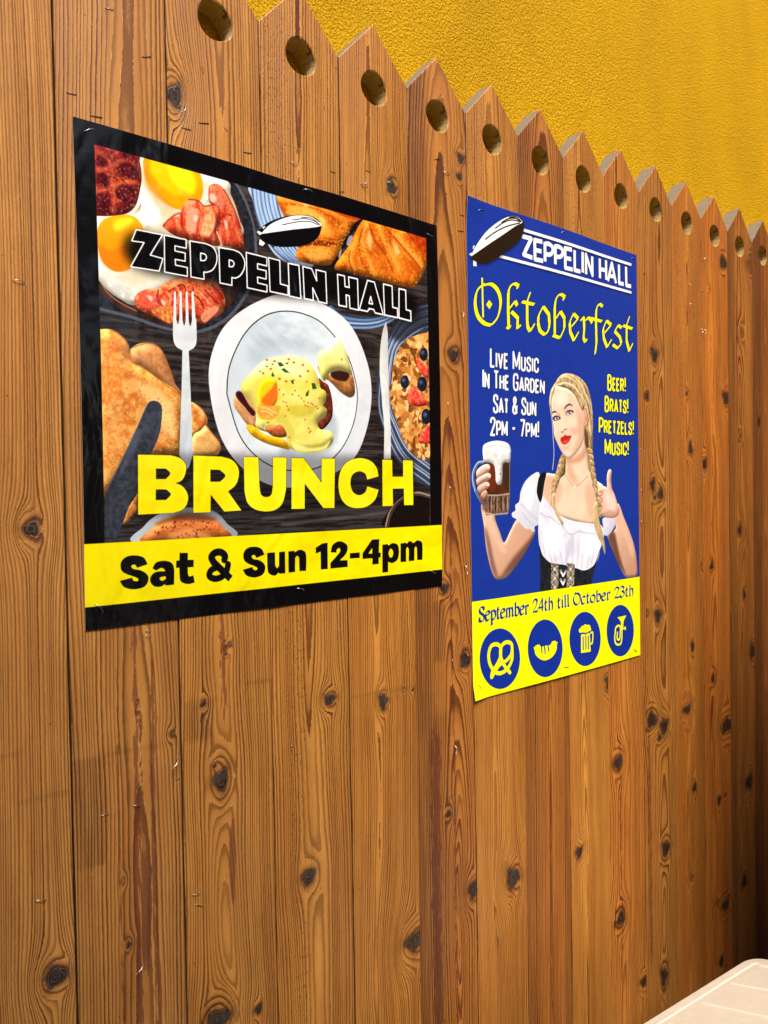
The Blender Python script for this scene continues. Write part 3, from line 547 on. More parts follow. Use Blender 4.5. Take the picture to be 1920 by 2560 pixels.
('l',(150,170,204),['9581,2695 ~9244,2817 ~8711,3163 ~8252,3722 ~8095,4970 ~8326,5578 ~8782,6200 9543,6642'],{'b': 10,'al': 0.9,'w': 44}),
('l',(44,62,104),['9579,2767 ~9281,2874 ~8760,3194 ~8296,3718 ~8157,4966 ~8390,5552 ~8834,6141 9545,6556'],{'b': 10,'al': 0.9,'w': 44}),
('l',(190,204,224),['9578,2839 ~9322,2930 ~8810,3225 ~8341,3713 ~8219,4962 ~8454,5526 ~8886,6082 9547,6470'],{'b': 10,'al': 0.9,'w': 44}),
('p',(30,34,46),['9592,2210 ~9019,2395 ~8507,2733 ~8138,3242 8492,3399 ~9145,3019 9576,2932'],{'b': 106,'al': 0.8}),
('p',(176,108,46),['9574,3001 ~9143,3121 ~8813,3295 ~8670,3545 ~8395,3707 ~8253,4052 ~8177,4487 ~8151,4637 ~8185,5129 ~8441,5679 ~8705,6138 ~9070,6434 9546,6529'],{'c2': (214,150,78),'n': (70,70),'k': 3,'v': (110,0.55)}),
('speckle',480,3,'9573,3070 ~8813,3329 ~8393,3774 ~8199,4485 ~8188,4964 ~8616,6007 ~9071,6400 9546,6494',[(232,176,96),(150,84,30),(244,206,140),(196,122,50),(110,58,22),(222,150,70)],45,95),
('p',(34,38,62),['~9532,3606 ~9481,3741 ~9365,3807 ~9252,3764 ~9207,3640 ~9257,3505 ~9373,3438 ~9487,3480'],{'c2': (16,16,28),'n': (40,40)}),
('p',(92,104,146),['~9389,3566 ~9355,3617 ~9288,3624 ~9256,3580 ~9290,3529 ~9357,3522'],{'b': 34,'al': 0.8}),
('p',(34,38,62),['~8807,4419 ~8758,4551 ~8647,4613 ~8538,4568 ~8496,4445 ~8544,4314 ~8655,4251 ~8764,4296'],{'c2': (16,16,28),'n': (40,40)}),
('p',(92,104,146),['~8670,4377 ~8637,4427 ~8573,4432 ~8542,4388 ~8575,4338 ~8639,4333'],{'b': 32,'al': 0.8}),
('p',(34,38,62),['~9471,4424 ~9415,4572 ~9285,4640 ~9158,4591 ~9109,4453 ~9164,4306 ~9293,4237 ~9421,4284'],{'c2': (16,16,28),'n': (40,40)}),
('p',(92,104,146),['~9314,4382 ~9275,4436 ~9208,4441 ~9172,4393 ~9211,4339 ~9277,4334'],{'b': 33,'al': 0.8}),
('p',(34,38,62),['~9621,5301 ~9559,5456 ~9423,5524 ~9290,5469 ~9236,5321 ~9297,5168 ~9432,5099 ~9566,5153'],{'c2': (16,16,28),'n': (40,40)}),
('p',(92,104,146),['~9458,5255 ~9418,5312 ~9341,5316 ~9304,5263 ~9344,5206 ~9420,5202'],{'b': 34,'al': 0.8}),
('p',(226,46,34),['~9059,3756 ~9316,3850 9553,3964 9546,4274 ~9262,4161'],{'c2': (250,110,84),'n': (70,70),'v': (44,0.55)}),
('p',(226,46,34),['~8760,4658 ~8971,4558 ~9249,4724 ~9459,4984 ~9100,5057 ~8799,4991'],{'c2': (250,110,84),'n': (70,70),'v': (62,0.55)}),
('p',(226,46,34),['~9519,5530 9556,6045 ~9173,6040 ~9153,5887'],{'c2': (250,110,84),'n': (70,70),'v': (36,0.55)}),
('p',(228,228,226),['8023,2896 ~7899,3173 ~7801,3640 ~7767,4228 7794,4534 7899,5702 7863,6505 8110,6501 8128,5693 8082,4971 8078,4331 8078,3184'],{'c2': (196,196,200),'g': (7778,3707,8129,3670)}),
('p',(20,14,13),['~7850,8260 ~7968,7902 ~8218,7643 ~8585,7415 ~9050,7346 9526,7443 9506,8324'],{}),
('l',(168,140,128),['~7893,8278 ~8034,7904 ~8285,7644 ~8675,7450 ~9096,7387 9549,7478'],{'b': 9,'w': 53}),
('l',(96,62,50),['~7973,8281 ~8100,7939 ~8352,7679 ~8720,7501 ~9095,7445 9548,7537'],{'b': 13,'w': 35}),
('p',(240,240,244),['~2795,4876 ~2971,4054 ~3375,3476 ~4096,2970 ~4929,2659 ~5925,2768 ~6793,3182 ~7326,4022 ~7468,4850 ~7287,5732 ~6847,6498 ~6012,6965 ~5168,7196 ~4398,7174 ~3605,6763 ~3043,6027'],{'c2': (214,218,226),'g': (3254,3492,5820,7337)}),
('p',(204,216,226),['~3245,5131 ~3330,4511 ~3697,3793 ~4195,3321 ~4750,3107 ~5380,3095 ~5974,3296 ~6647,3919 ~6929,4585 ~6971,5047 ~6813,5682 ~6389,6327 ~5712,6742 ~4775,6808 ~4086,6566 ~3560,6034'],{'c2': (236,242,246),'g': (3657,3708,6090,6255)}),
('p',(168,184,196),['~3751,4147 ~4293,3767 ~5191,3709 ~5899,3919 ~4728,4043 ~4060,4479'],{'b': 168,'al': 0.6}),
('p',(236,242,246),['~3511,5516 ~4021,6127 ~4897,6476 ~5847,6164 ~4903,6192 ~4137,5756'],{'b': 103,'al': 0.8}),
('l',(28,26,34),['~3245,5131 ~3330,4511 ~3697,3793 ~4195,3321 ~4750,3107 ~5380,3095 ~5974,3296 ~6647,3919 ~6929,4585 ~6971,5047 ~6813,5682 ~6389,6327 ~5712,6742 ~4775,6808 ~4086,6566 ~3560,6034 ~3245,5131'],{'w': 26}),
('p',(168,96,48),['~6086,4471 ~6362,4323 ~6761,4350 ~6878,4560 ~6891,4875 ~6706,4983 ~6390,4849 ~6120,4653 ~5817,4495 ~5746,4288'],{'c2': (206,140,80),'n': (60,60),'v': (103,0.55)}),
('p',(50,26,18),['~6126,4406 ~6441,4332 ~6720,4385 ~6594,4583 ~6200,4554'],{'b': 23}),
('p',(232,222,110),['~5745,4015 ~5831,3900 ~6101,3794 ~6223,3565 ~6419,3573 ~6612,3831 ~6726,4102 ~6808,4409 ~6521,4324 ~6126,4406 ~5928,4638 ~5781,4407'],{'c2': (244,240,170),'g': (6124,4499,6300,3617),'v': (95,0.55)}),
('p',(150,166,180),['~5948,5417 ~6257,5493 ~6325,5956 ~6081,6335 ~5396,6472 ~4606,6400'],{'b': 100,'al': 0.55}),
('p',(204,140,84),['~3495,5075 ~3424,5360 ~3611,5631 ~3803,5820 ~4002,5869 ~4047,5379 ~3822,5023'],{'c2': (226,170,120),'n': (50,50),'v': (56,0.55)}),
('p',(58,18,28),['~3495,5075 ~3625,5066 ~3815,5336 ~3977,5498 ~3908,5587 ~3683,5373 ~3492,5188'],{'b': 10}),
('p',(128,56,34),['~5738,4638 ~5889,4656 ~6059,4765 ~6167,5158 ~6139,5530 ~5901,5788 ~5711,5811 ~5657,5676 ~5872,5422'],{'c2': (84,32,22),'n': (80,80),'v': (45,0.55)}),
('p',(244,196,24),['~3737,5823 ~3903,5801 ~4269,6002 ~4719,6073 ~4908,6319 ~4608,6282 ~4197,6178 ~3865,6017'],{'c2': (230,150,20),'n': (120,60),'v': (105,0.55)}),
('p',(230,214,84),['~3663,4823 ~3831,4667 ~4001,4481 ~4276,4282 ~4764,4137 ~5194,4117 ~5485,4222 ~5703,4505 ~5781,4711 ~5809,4815 ~5960,4896 ~5963,5110 ~5876,5238 ~5997,5323 ~5927,5511 ~5715,5643 ~5786,5808 ~6093,5841 ~6198,6023 ~6045,6244 ~5698,6369 ~5251,6379 ~4892,6275 ~4773,6012 ~4442,5966 ~4002,5840 ~4010,5524 ~3818,5222 ~3625,5038'],{'c2': (242,234,140),'n': (420,300),'k': 2.2,'v': (110,0.55)}),
('p',(246,242,180),['~4308,4366 ~4763,4205 ~5192,4221 ~5443,4437 ~5146,4642 ~4650,4508'],{'b': 82,'al': 0.8}),
('p',(208,190,60),['~4806,5363 ~5168,5252 ~5724,5247 ~5879,5116 ~5569,5438 ~5124,5552'],{'b': 43,'al': 0.8}),
('p',(240,232,130),['~4967,6124 ~5401,6261 ~5853,6218 ~6088,6057 ~5928,6308 ~5398,6388 ~5034,6330'],{'b': 29}),
('p',(214,200,74),['~4627,5490 ~4906,5652 ~5042,5973 ~4894,6186 ~4758,5895 ~4519,5642'],{'b': 49,'al': 0.7}),
('p',(226,214,20),['~4051,5207 ~4057,4948 ~4197,4736 ~4403,4690 ~4557,4765 ~4564,5202 ~4352,5390 ~4114,5375'],{'c2': (240,190,30),'g': (4161,4825,4494,5206),'v': (46,0.55)}),
('p',(236,112,24),['~4152,5200 ~4432,4920 ~4556,4794 ~4572,5143 ~4388,5329 ~4217,5311'],{'b': 34}),
('p',(236,186,60),['~4047,5379 ~4388,5329 ~4665,5342 ~4485,5615 ~4108,5634'],{'c2': (222,140,50),'n': (50,40),'b': 17}),
('l',(250,238,190),['~4081,5348 ~4283,5394 ~4557,5494','~4112,5461 ~4316,5479 ~4451,5558','~4010,5524 ~4038,5752 ~4272,5886'],{'b': 7,'al': 0.9,'w': 20}),
('p',(158,76,36),['~4255,5887 ~4325,5797 ~4480,5804 ~4621,5754 ~4760,5836 ~4820,5996 ~4684,6051 ~4440,6025'],{'c2': (196,104,56),'n': (50,50),'v': (50,0.55)}),
('l',(246,214,120),['~4221,5888 ~4275,5770 ~4517,5701 ~4761,5777 ~4863,5980'],{'b': 7,'w': 24}),
('p',(216,76,30),['~4714,5207 ~4739,5187 ~4767,5206 ~4738,5231'],{'al': 0.9}),
('p',(216,76,30),['~4785,5226 ~4810,5206 ~4838,5225 ~4809,5250'],{'al': 0.9}),
('p',(216,76,30),['~5041,4927 ~5067,4907 ~5095,4926 ~5066,4952'],{'al': 0.9}),
('p',(216,76,30),['~5325,5257 ~5351,5237 ~5380,5256 ~5350,5282'],{'al': 0.9}),
('p',(216,76,30),['~5400,5192 ~5426,5172 ~5455,5191 ~5425,5217'],{'al': 0.9}),
('p',(216,76,30),['~5492,5201 ~5519,5181 ~5548,5201 ~5518,5227'],{'al': 0.9}),
('p',(216,76,30),['~5548,5228 ~5574,5208 ~5604,5227 ~5573,5254'],{'al': 0.9}),
('p',(216,76,30),['~5290,5169 ~5316,5149 ~5345,5169 ~5315,5194'],{'al': 0.9}),
('p',(216,76,30),['~4622,4672 ~4647,4652 ~4674,4670 ~4646,4696'],{'al': 0.9}),
('p',(216,76,30),['~5374,4698 ~5401,4678 ~5430,4697 ~5400,4723'],{'al': 0.9}),
('p',(216,76,30),['~4759,5542 ~4785,5523 ~4813,5542 ~4784,5567'],{'al': 0.9}),
('p',(216,76,30),['~5317,5602 ~5343,5583 ~5372,5603 ~5342,5628'],{'al': 0.9}),
('p',(216,76,30),['~4852,5389 ~4877,5370 ~4905,5389 ~4876,5415'],{'al': 0.9}),
('p',(216,76,30),['~5423,5808 ~5449,5789 ~5478,5809 ~5448,5834'],{'al': 0.9}),
('p',(216,76,30),['~5477,5866 ~5503,5847 ~5533,5867 ~5502,5892'],{'al': 0.9}),
('p',(216,76,30),['~5439,5898 ~5465,5879 ~5495,5899 ~5464,5924'],{'al': 0.9}),
('p',(216,76,30),['~4967,5027 ~4993,5008 ~5021,5026 ~4992,5052'],{'al': 0.9}),
('p',(216,76,30),['~5147,5044 ~5173,5025 ~5202,5043 ~5172,5069'],{'al': 0.9}),
('p',(216,76,30),['~5219,5099 ~5245,5079 ~5273,5098 ~5244,5124'],{'al': 0.9}),
('p',(216,76,30),['~5696,5310 ~5723,5290 ~5752,5309 ~5722,5336'],{'al': 0.9}),
('p',(216,76,30),['~4616,4935 ~4640,4916 ~4668,4934 ~4639,4960'],{'al': 0.9}),
('p',(216,76,30),['~5011,4683 ~5037,4663 ~5065,4682 ~5036,4708'],{'al': 0.9}),
('p',(216,76,30),['~4818,5303 ~4843,5284 ~4871,5303 ~4842,5328'],{'al': 0.9}),
('p',(216,76,30),['~4872,6038 ~4897,6020 ~4926,6040 ~4896,6064'],{'al': 0.9}),
('p',(216,76,30),['~5398,5282 ~5424,5263 ~5453,5282 ~5423,5308'],{'al': 0.9}),
('p',(216,76,30),['~5622,5269 ~5648,5249 ~5678,5268 ~5647,5294'],{'al': 0.9}),
('p',(216,76,30),['~5739,5064 ~5766,5044 ~5796,5063 ~5765,5089'],{'al': 0.9}),
('p',(216,76,30),['~4718,5045 ~4743,5025 ~4771,5044 ~4742,5070'],{'al': 0.9}),
('p',(214,84,34),['~4269,4283 ~4310,4253 ~4351,4278 ~4309,4311'],{'al': 0.9}),
('p',(214,84,34),['~4861,4210 ~4905,4179 ~4947,4204 ~4903,4238'],{'al': 0.9}),
('p',(214,84,34),['~4160,4596 ~4201,4566 ~4241,4591 ~4200,4624'],{'al': 0.9}),
('p',(214,84,34),['~4474,4292 ~4517,4261 ~4558,4286 ~4515,4320'],{'al': 0.9}),
('p',(214,84,34),['~5003,4269 ~5047,4238 ~5089,4264 ~5045,4298'],{'al': 0.9}),
('p',(214,84,34),['~4778,4732 ~4822,4702 ~4864,4728 ~4820,4761'],{'al': 0.9}),
('p',(214,84,34),['~5255,4305 ~5300,4273 ~5343,4299 ~5298,4333'],{'al': 0.9}),
('p',(214,84,34),['~5399,4441 ~5444,4410 ~5488,4436 ~5443,4470'],{'al': 0.9}),
('p',(214,84,34),['~4604,4688 ~4647,4658 ~4688,4684 ~4645,4716'],{'al': 0.9}),
('p',(214,84,34),['~5176,4580 ~5220,4549 ~5264,4576 ~5219,4609'],{'al': 0.9}),
('p',(214,84,34),['~4367,4476 ~4409,4446 ~4449,4471 ~4407,4504'],{'al': 0.9}),
('p',(44,86,40),['4585,4310 4690,4300 4776,4365 4652,4406'],{}),
('p',(44,86,40),['4693,4461 4775,4424 4932,4527 4790,4525'],{}),
('p',(44,86,40),['4422,4616 4458,4540 4515,4637 4438,4658'],{}),
('p',(44,86,40),['4946,4703 5018,4683 5042,4761 4991,4783'],{}),
('p',(44,86,40),['5541,4715 5642,4713 5695,4839 5564,4864'],{}),
('p',(44,86,40),['5376,4968 5470,4871 5448,5023 5363,5053'],{}),
('p',(44,86,40),['4238,4416 4358,4419 4306,4453'],{}),
('p',(44,86,40),['4795,4304 4903,4279 4866,4336'],{}),
('p',(44,86,40),['4066,4561 4168,4529 4133,4572'],{}),
('p',(44,86,40),['4259,5719 4362,5694 4327,5733'],{}),
('p',(44,86,40),['4411,4356 4497,4348 4462,4386'],{}),
('p',(44,86,40),['6468,4018 6507,4061 6466,4096'],{}),
('p',(255,226,206),['~2538,1350 ~2623,1383 ~2562,1525 ~2492,1462'],{'b': 20,'al': 0.75}),
('p',(255,226,206),['~2897,853 ~3016,799 ~3073,917 ~2953,997'],{'b': 21,'al': 0.75}),
('p',(255,226,206),['~3243,1301 ~3333,1362 ~3298,1528'],{'b': 21,'al': 0.75}),
('p',(255,226,206),['~1397,3254 ~1528,3259 ~1499,3363'],{'b': 18,'al': 0.75}),
('p',(255,226,206),['~1715,3281 ~1821,3341 ~1765,3425'],{'b': 19,'al': 0.75}),
('p',(255,224,140),['~5464,362 ~5611,388 ~5534,525 ~5388,469'],{'b': 52,'al': 0.7}),
('p',(255,224,140),['~7462,698 ~7585,897 ~7494,1171 ~7373,939'],{'b': 59,'al': 0.7}),
('p',(255,224,140),['~8282,759 ~8546,972 ~8407,1130'],{'b': 62,'al': 0.7}),
('p',(255,224,140),['~5906,654 ~6057,712 ~5977,851'],{'b': 53,'al': 0.7}),
('p',(214,150,92),['~1006,4434 ~1164,4282 ~1399,4223 ~1610,4270 ~1767,4454 ~1895,4770 ~1986,5017 ~2162,5208 2103,5315 ~1463,4859 1026,4677'],{'c2': (190,112,60),'n': (120,120),'v': (104,0.55)}),
('l',(172,92,46),['~1059,4355 ~1399,4231 ~1610,4270 ~1767,4454 ~1986,5017'],{'b': 8,'w': 21}),
('p',(236,170,86),['371,4074 ~590,4046 ~762,4097 ~910,4225 ~982,4363 ~1039,4651 ~1256,4729 ~1620,4945 ~2051,5190 2154,5516 2074,6520 1108,6540 284,7536'],{'c2': (206,112,40),'n': (130,130),'k': 2.6,'v': (110,0.55)}),
('p',(228,120,36),['~435,4423 ~679,4469 ~844,4864 ~678,5507 ~463,5234'],{'c2': (240,176,84),'n': (60,60),'b': 54,'al': 0.9}),
('p',(246,206,130),['~1144,5084 ~1615,5147 ~1932,5530 ~1999,6164 ~1701,6048 ~1343,5465'],{'b': 78,'al': 0.85}),
('p',(226,130,50),['~448,5858 ~714,6038 ~859,6276 ~546,6817 ~433,6458'],{'c2': (240,180,96),'n': (50,50),'b': 54,'al': 0.8}),
('l',(190,104,44),['~615,4048 ~787,4119 ~935,4247 ~1007,4410 ~1047,4650 ~1359,4794 ~1673,4991 ~2077,5240'],{'b': 10,'w': 22}),
('speckle',650,8,'393,4142 ~810,4213 ~1024,4726 ~2049,5267 2048,6418 1162,6440 451,7203',[(206,112,40),(190,90,30),(250,214,140),(222,140,60),(240,190,110)],8,20,0.5),
('p',(238,190,110),['~2325,5429 ~2496,5431 ~2638,5540 ~2730,5719 ~2674,5879 ~2453,6057 2309,6102'],{'c2': (206,112,40),'n': (130,130),'k': 2.6,'v': (37,0.55)}),
('l',(196,110,50),['~2496,5431 ~2638,5540 ~2730,5719 ~2674,5879 ~2453,6057'],{'b': 9,'w': 29}),
('p',(236,190,116),['~2380,6099 ~2570,5975 ~2703,5864 ~2861,6029 ~3041,6235 ~3037,6394 ~2939,6503 ~2355,6528'],{'c2': (222,160,84),'n': (110,110),'v': (61,0.55)}),
('l',(196,112,56),['~2718,5877 ~2861,6029 ~3041,6235 ~3037,6394 ~2939,6503'],{'b': 9,'w': 26}),
('p',(222,150,70),['768,7937 ~849,7695 1115,7306 1106,7652 ~947,7845 793,7950'],{'c2': (160,86,34),'n': (60,60),'v': (31,0.55)}),
('p',(44,46,56),['~1341,5515 ~1449,5414 ~1595,5424 ~1676,5545 ~1645,5924 ~1563,6204 1423,6484 1121,7059 780,7938 648,8200 419,8189 451,7275 800,6619 1122,5972'],{'c2': (62,66,80),'n': (60,60)}),
('l',(120,126,142),['~451,7275 ~800,6619 ~1122,5972 ~1341,5515 ~1449,5419'],{'b': 7,'al': 0.8,'w': 12}),
('p',(92,100,122),['~987,6223 ~1173,6019 ~1112,6367 ~899,6716 ~715,7010'],{'b': 46,'al': 0.5}),
('p',(226,228,232),['2016,3084 ~2039,3065 2060,3077 2052,3752 1980,3762'],{}),
('p',(226,228,232),['2147,3064 ~2169,3045 2191,3057 2197,3734 2119,3744'],{}),
('p',(226,228,232),['2287,3042 ~2310,3023 2332,3035 2344,3715 2268,3724'],{}),
('p',(226,228,232),['2426,3020 ~2446,3002 2469,3014 2515,3693 2418,3705'],{}),
('p',(224,228,232),['1979,3597 2054,3663 ~2085,3756 2121,3654 2199,3657 ~2230,3763 2270,3647 2340,3651 ~2377,3754 2420,3627 2524,3575 ~2519,4040 ~2454,4202 2325,4289 2348,5091 2370,6514 ~2235,6801 2052,6521 2136,5107 2175,4297 ~2019,4212 ~1968,4027'],{'c2': (206,216,224),'g': (1975,3749,2480,6124)}),
('p',(196,204,214),['~1064,8322 ~1235,7994 ~1487,7794 ~1798,7685 ~2204,7633 ~2621,7659 ~2926,7755 ~3171,7985 ~3338,8328'],{'c2': (150,158,170),'g': (1122,8144,2204,7655)}),
('p',(196,98,42),['~1253,8332 ~1397,8052 ~1624,7878 ~2026,7784 ~2437,7796 ~2830,7863 ~3074,8065 ~3194,8349'],{'c2': (222,130,66),'n': (220,110),'k': 3,'v': (110,0.55)}),
('p',(240,160,96),['~1785,8254 ~2194,8058 ~2639,8185 ~2849,8360'],{'b': 68,'al': 0.7}),
('p',(84,36,26),['~1455,7976 ~2026,7757 ~2558,7772 ~2953,7922 ~2494,7934 ~1907,7914'],{'b': 55,'al': 0.75}),
('speckle',60,5,'~1395,8157 ~2053,7865 ~2798,7944 ~3100,8317',[(120,50,20),(150,70,30)],10,24),
('l',(8,7,9),['1314,2367 ~2230,2386 ~4024,2417 ~6175,2280 ~7383,2341 8833,2388'],{'b': 196,'cap': 1,'al': 0.97,'w': 783}),
('p',(14,13,15),['1109,6491 8977,6402 8946,7827 1077,7800'],{'b': 155,'al': 0.42}),
('p',(10,9,11),['~4100,1439 ~4297,1204 ~4698,960 ~5200,772 ~5641,705 ~5884,779 ~5937,920 ~5818,1186 ~5514,1403 ~5073,1553 ~4648,1629 ~4305,1609 ~4139,1494'],{}),
('p',(244,244,246),['~4208,1411 ~4522,1110 ~5091,819 ~5567,721 ~5808,771 ~5908,890 ~5083,1145 ~4235,1417'],{}),
('p',(244,244,246),['4084,1405 ~4142,1373 4242,1404 4166,1465','4164,1551 4305,1618 4235,1697 4138,1682','4262,1245 4331,1220 4278,1294 4238,1296'],{}),
('l',(16,16,18),['~4800,1092 ~5269,917 ~5601,846 ~5844,873','~5088,914 ~5454,806 ~5751,808 ~5870,867','~5344,793 ~5640,756 ~5826,822 ~5893,874'],{'w': 18}),
('p',(8,8,9),['4482,1644 4564,1634 4543,1667 4495,1670','5190,1495 5322,1458 5299,1498 5218,1523'],{}),
('p',(9,8,10),['1216,1945 1788,1934 1502,2406 1784,2429 1689,2704 1074,2722 1376,2176 1112,2193'],{}),
('l',(250,250,252),['1216,1945 1788,1934 1502,2406 1784,2429 1689,2704 1074,2722 1376,2176 1112,2193 1216,1945'],{'cap': 1,'w': 25}),
('p',(9,8,10),['1829,1931 2325,1928 2321,2108 2065,2107 2062,2214 2296,2216 2292,2390 2063,2391 2066,2512 2339,2515 2335,2701 1815,2700'],{}),
('l',(250,250,252),['1829,1931 2325,1928 2321,2108 2065,2107 2062,2214 2296,2216 2292,2390 2063,2391 2066,2512 2339,2515 2335,2701 1815,2700 1829,1931'],{'cap': 1,'w': 26}),
('p',(9,8,10),['2415,1936 2784,1921 ~2959,1965 ~3050,2106 ~3040,2292 ~2947,2453 ~2813,2531 2728,2541 2730,2699 2420,2699','2662,2147 ~2764,2154 ~2800,2210 ~2760,2285 2658,2309'],{}),
('l',(250,250,252),['2415,1936 2784,1921 ~2959,1965 ~3050,2106 ~3040,2292 ~2947,2453 ~2813,2531 2728,2541 2730,2699 2420,2699 2415,1936'],{'cap': 1,'w': 27}),
('l',(250,250,252),['2662,2147 ~2764,2154 ~2800,2210 ~2760,2285 2658,2309 2662,2147'],{'cap': 1,'w': 28}),
('p',(9,8,10),['3108,1942 3472,1926 ~3641,1969 ~3747,2112 ~3743,2275 ~3645,2453 ~3519,2539 3420,2545 3416,2720 3119,2714','3359,2168 ~3447,2179 ~3480,2229 ~3444,2300 3355,2316'],{}),
('l',(250,250,252),['3108,1942 3472,1926 ~3641,1969 ~3747,2112 ~3743,2275 ~3645,2453 ~3519,2539 3420,2545 3416,2720 3119,2714 3108,1942'],{'cap': 1,'w': 29}),
('l',(250,250,252),['3359,2168 ~3447,2179 ~3480,2229 ~3444,2300 3355,2316 3359,2168'],{'cap': 1,'w': 29}),
('p',(9,8,10),['3797,1923 4341,1941 4337,2132 4090,2124 4088,2238 4317,2247 4312,2435 4083,2427 4087,2558 4333,2570 4329,2726 3811,2710'],{}),
('l',(250,250,252),['3797,1923 4341,1941 4337,2132 4090,2124 4088,2238 4317,2247 4312,2435 4083,2427 4087,2558 4333,2570 4329,2726 3811,2710 3797,1923'],{'cap': 1,'w': 30}),
('p',(9,8,10),['4389,1932 4693,1944 4698,2482 4909,2498 4911,2712 4415,2701'],{}),
('l',(250,250,252),['4389,1932 4693,1944 4698,2482 4909,2498 4911,2712 4415,2701 4389,1932'],{'cap': 1,'w': 31}),
('p',(9,8,10),['4928,1966 5233,1962 5270,2737 4946,2727'],{}),
('l',(250,250,252),['4928,1966 5233,1962 5270,2737 4946,2727 4928,1966'],{'cap': 1,'w': 32}),
('p',(9,8,10),['5346,1966 5604,1974 5748,2245 5731,1979 6027,1980 6041,2744 5801,2734 5624,2428 5632,2728 5373,2722'],{}),
('l',(250,250,252),['5346,1966 5604,1974 5748,2245 5731,1979 6027,1980 6041,2744 5801,2734 5624,2428 5632,2728 5373,2722 5346,1966'],{'cap': 1,'w': 33}),
('p',(9,8,10),['6396,1972 6622,1974 6632,2231 6769,2234 6754,1974 7051,1975 7062,2754 6777,2747 6764,2442 6659,2439 6669,2731 6418,2730'],{}),
('l',(250,250,252),['6396,1972 6622,1974 6632,2231 6769,2234 6754,1974 7051,1975 7062,2754 6777,2747 6764,2442 6659,2439 6669,2731 6418,2730 6396,1972'],{'cap': 1,'w': 36}),
('p',(9,8,10),['7392,1950 7629,1956 7930,2746 7637,2738 7596,2663 7435,2660 7374,2742 7091,2740','7493,2344 7557,2527 7430,2526'],{}),
('l',(250,250,252),['7392,1950 7629,1956 7930,2746 7637,2738 7596,2663 7435,2660 7374,2742 7091,2740 7392,1950'],{'cap': 1,'w': 38}),
('l',(250,250,252),['7493,2344 7557,2527 7430,2526 7493,2344'],{'cap': 1,'w': 38}),
('p',(9,8,10),['7948,1946 8255,1952 8265,2503 8435,2511 8439,2752 7974,2746'],{}),
('l',(250,250,252),['7948,1946 8255,1952 8265,2503 8435,2511 8439,2752 7974,2746 7948,1946'],{'cap': 1,'w': 39}),
('p',(9,8,10),['8501,1979 8741,1984 8748,2500 8914,2511 8917,2779 8484,2753'],{}),
('l',(250,250,252),['8501,1979 8741,1984 8748,2500 8914,2511 8917,2779 8484,2753 8501,1979'],{'cap': 1,'w': 41}),
('l',(24,20,8),['1129,6527 1853,6525 ~2072,6585 ~2203,6737 ~2182,6918 ~2103,7047 1962,7111 ~2127,7188 ~2241,7370 ~2217,7551 ~2102,7677 1906,7736 1112,7752 1129,6527'],{'b': 8,'al': 0.7,'w': 13}),
('l',(24,20,8),['1516,6808 1737,6806 ~1835,6907 1731,7026 1511,7026 1516,6808'],{'b': 8,'al': 0.7,'w': 13}),
('l',(24,20,8),['1505,7240 1740,7242 ~1841,7345 1734,7460 1500,7461 1505,7240'],{'b': 8,'al': 0.7,'w': 13}),
('p',(250,228,6),['1129,6527 1853,6525 ~2072,6585 ~2203,6737 ~2182,6918 ~2103,7047 1962,7111 ~2127,7188 ~2241,7370 ~2217,7551 ~2102,7677 1906,7736 1112,7752','1516,6808 1737,6806 ~1835,6907 1731,7026 1511,7026','1505,7240 1740,7242 ~1841,7345 1734,7460 1500,7461'],{'c2': (255,238,30),'n': (900,900)}),
('l',(24,20,8),['2384,6519 3088,6527 ~3360,6602 ~3516,6789 ~3505,7020 ~3408,7182 3236,7297 3572,7728 3134,7743 2799,7364 2784,7747 2369,7749 2384,6519'],{'b': 9,'al': 0.7,'w': 14}),
('l',(24,20,8),['2798,6817 3036,6821 ~3175,6948 3038,7082 2791,7081 2798,6817'],{'b': 9,'al': 0.7,'w': 15}),
('p',(250,228,6),['2384,6519 3088,6527 ~3360,6602 ~3516,6789 ~3505,7020 ~3408,7182 3236,7297 3572,7728 3134,7743 2799,7364 2784,7747 2369,7749','2798,6817 3036,6821 ~3175,6948 3038,7082 2791,7081'],{'c2': (255,238,30),'n': (900,900)}),
('l',(24,20,8),['3662,6526 4043,6522 4061,7189 ~4101,7377 ~4235,7439 ~4374,7380 4420,7191 4439,6520 4804,6519 4779,7282 ~4683,7576 ~4505,7725 ~4227,7770 ~3925,7710 ~3736,7558 3663,7301 3662,6526'],{'b': 10,'al': 0.7,'w': 16}),
('p',(250,228,6),['3662,6526 4043,6522 4061,7189 ~4101,7377 ~4235,7439 ~4374,7380 4420,7191 4439,6520 4804,6519 4779,7282 ~4683,7576 ~4505,7725 ~4227,7770 ~3925,7710 ~3736,7558 3663,7301'],{'c2': (255,238,30),'n': (900,900)}),
('l',(24,20,8),['4950,6525 5284,6525 5821,7113 5827,6525 6233,6518 6217,7736 5876,7728 5318,7130 5311,7732 4929,7729 4950,6525'],{'b': 11,'al': 0.7,'w': 18}),
('p',(250,228,6),['4950,6525 5284,6525 5821,7113 5827,6525 6233,6518 6217,7736 5876,7728 5318,7130 5311,7732 4929,7729'],{'c2': (255,238,30),'n': (900,900)}),
('l',(24,20,8),['7675,6948 ~7603,6721 ~7394,6552 ~7039,6488 ~6670,6573 ~6437,6780 ~6346,7108 ~6398,7436 ~6584,7659 ~6887,7754 ~7262,7721 ~7542,7549 7667,7300 7286,7207 ~7207,7360 ~7010,7429 ~6814,7347 ~6730,7140 ~6792,6919 ~7011,6823 ~7218,6885 7286,7033 7675,6948'],{'b': 13,'al': 0.7,'w': 22}),
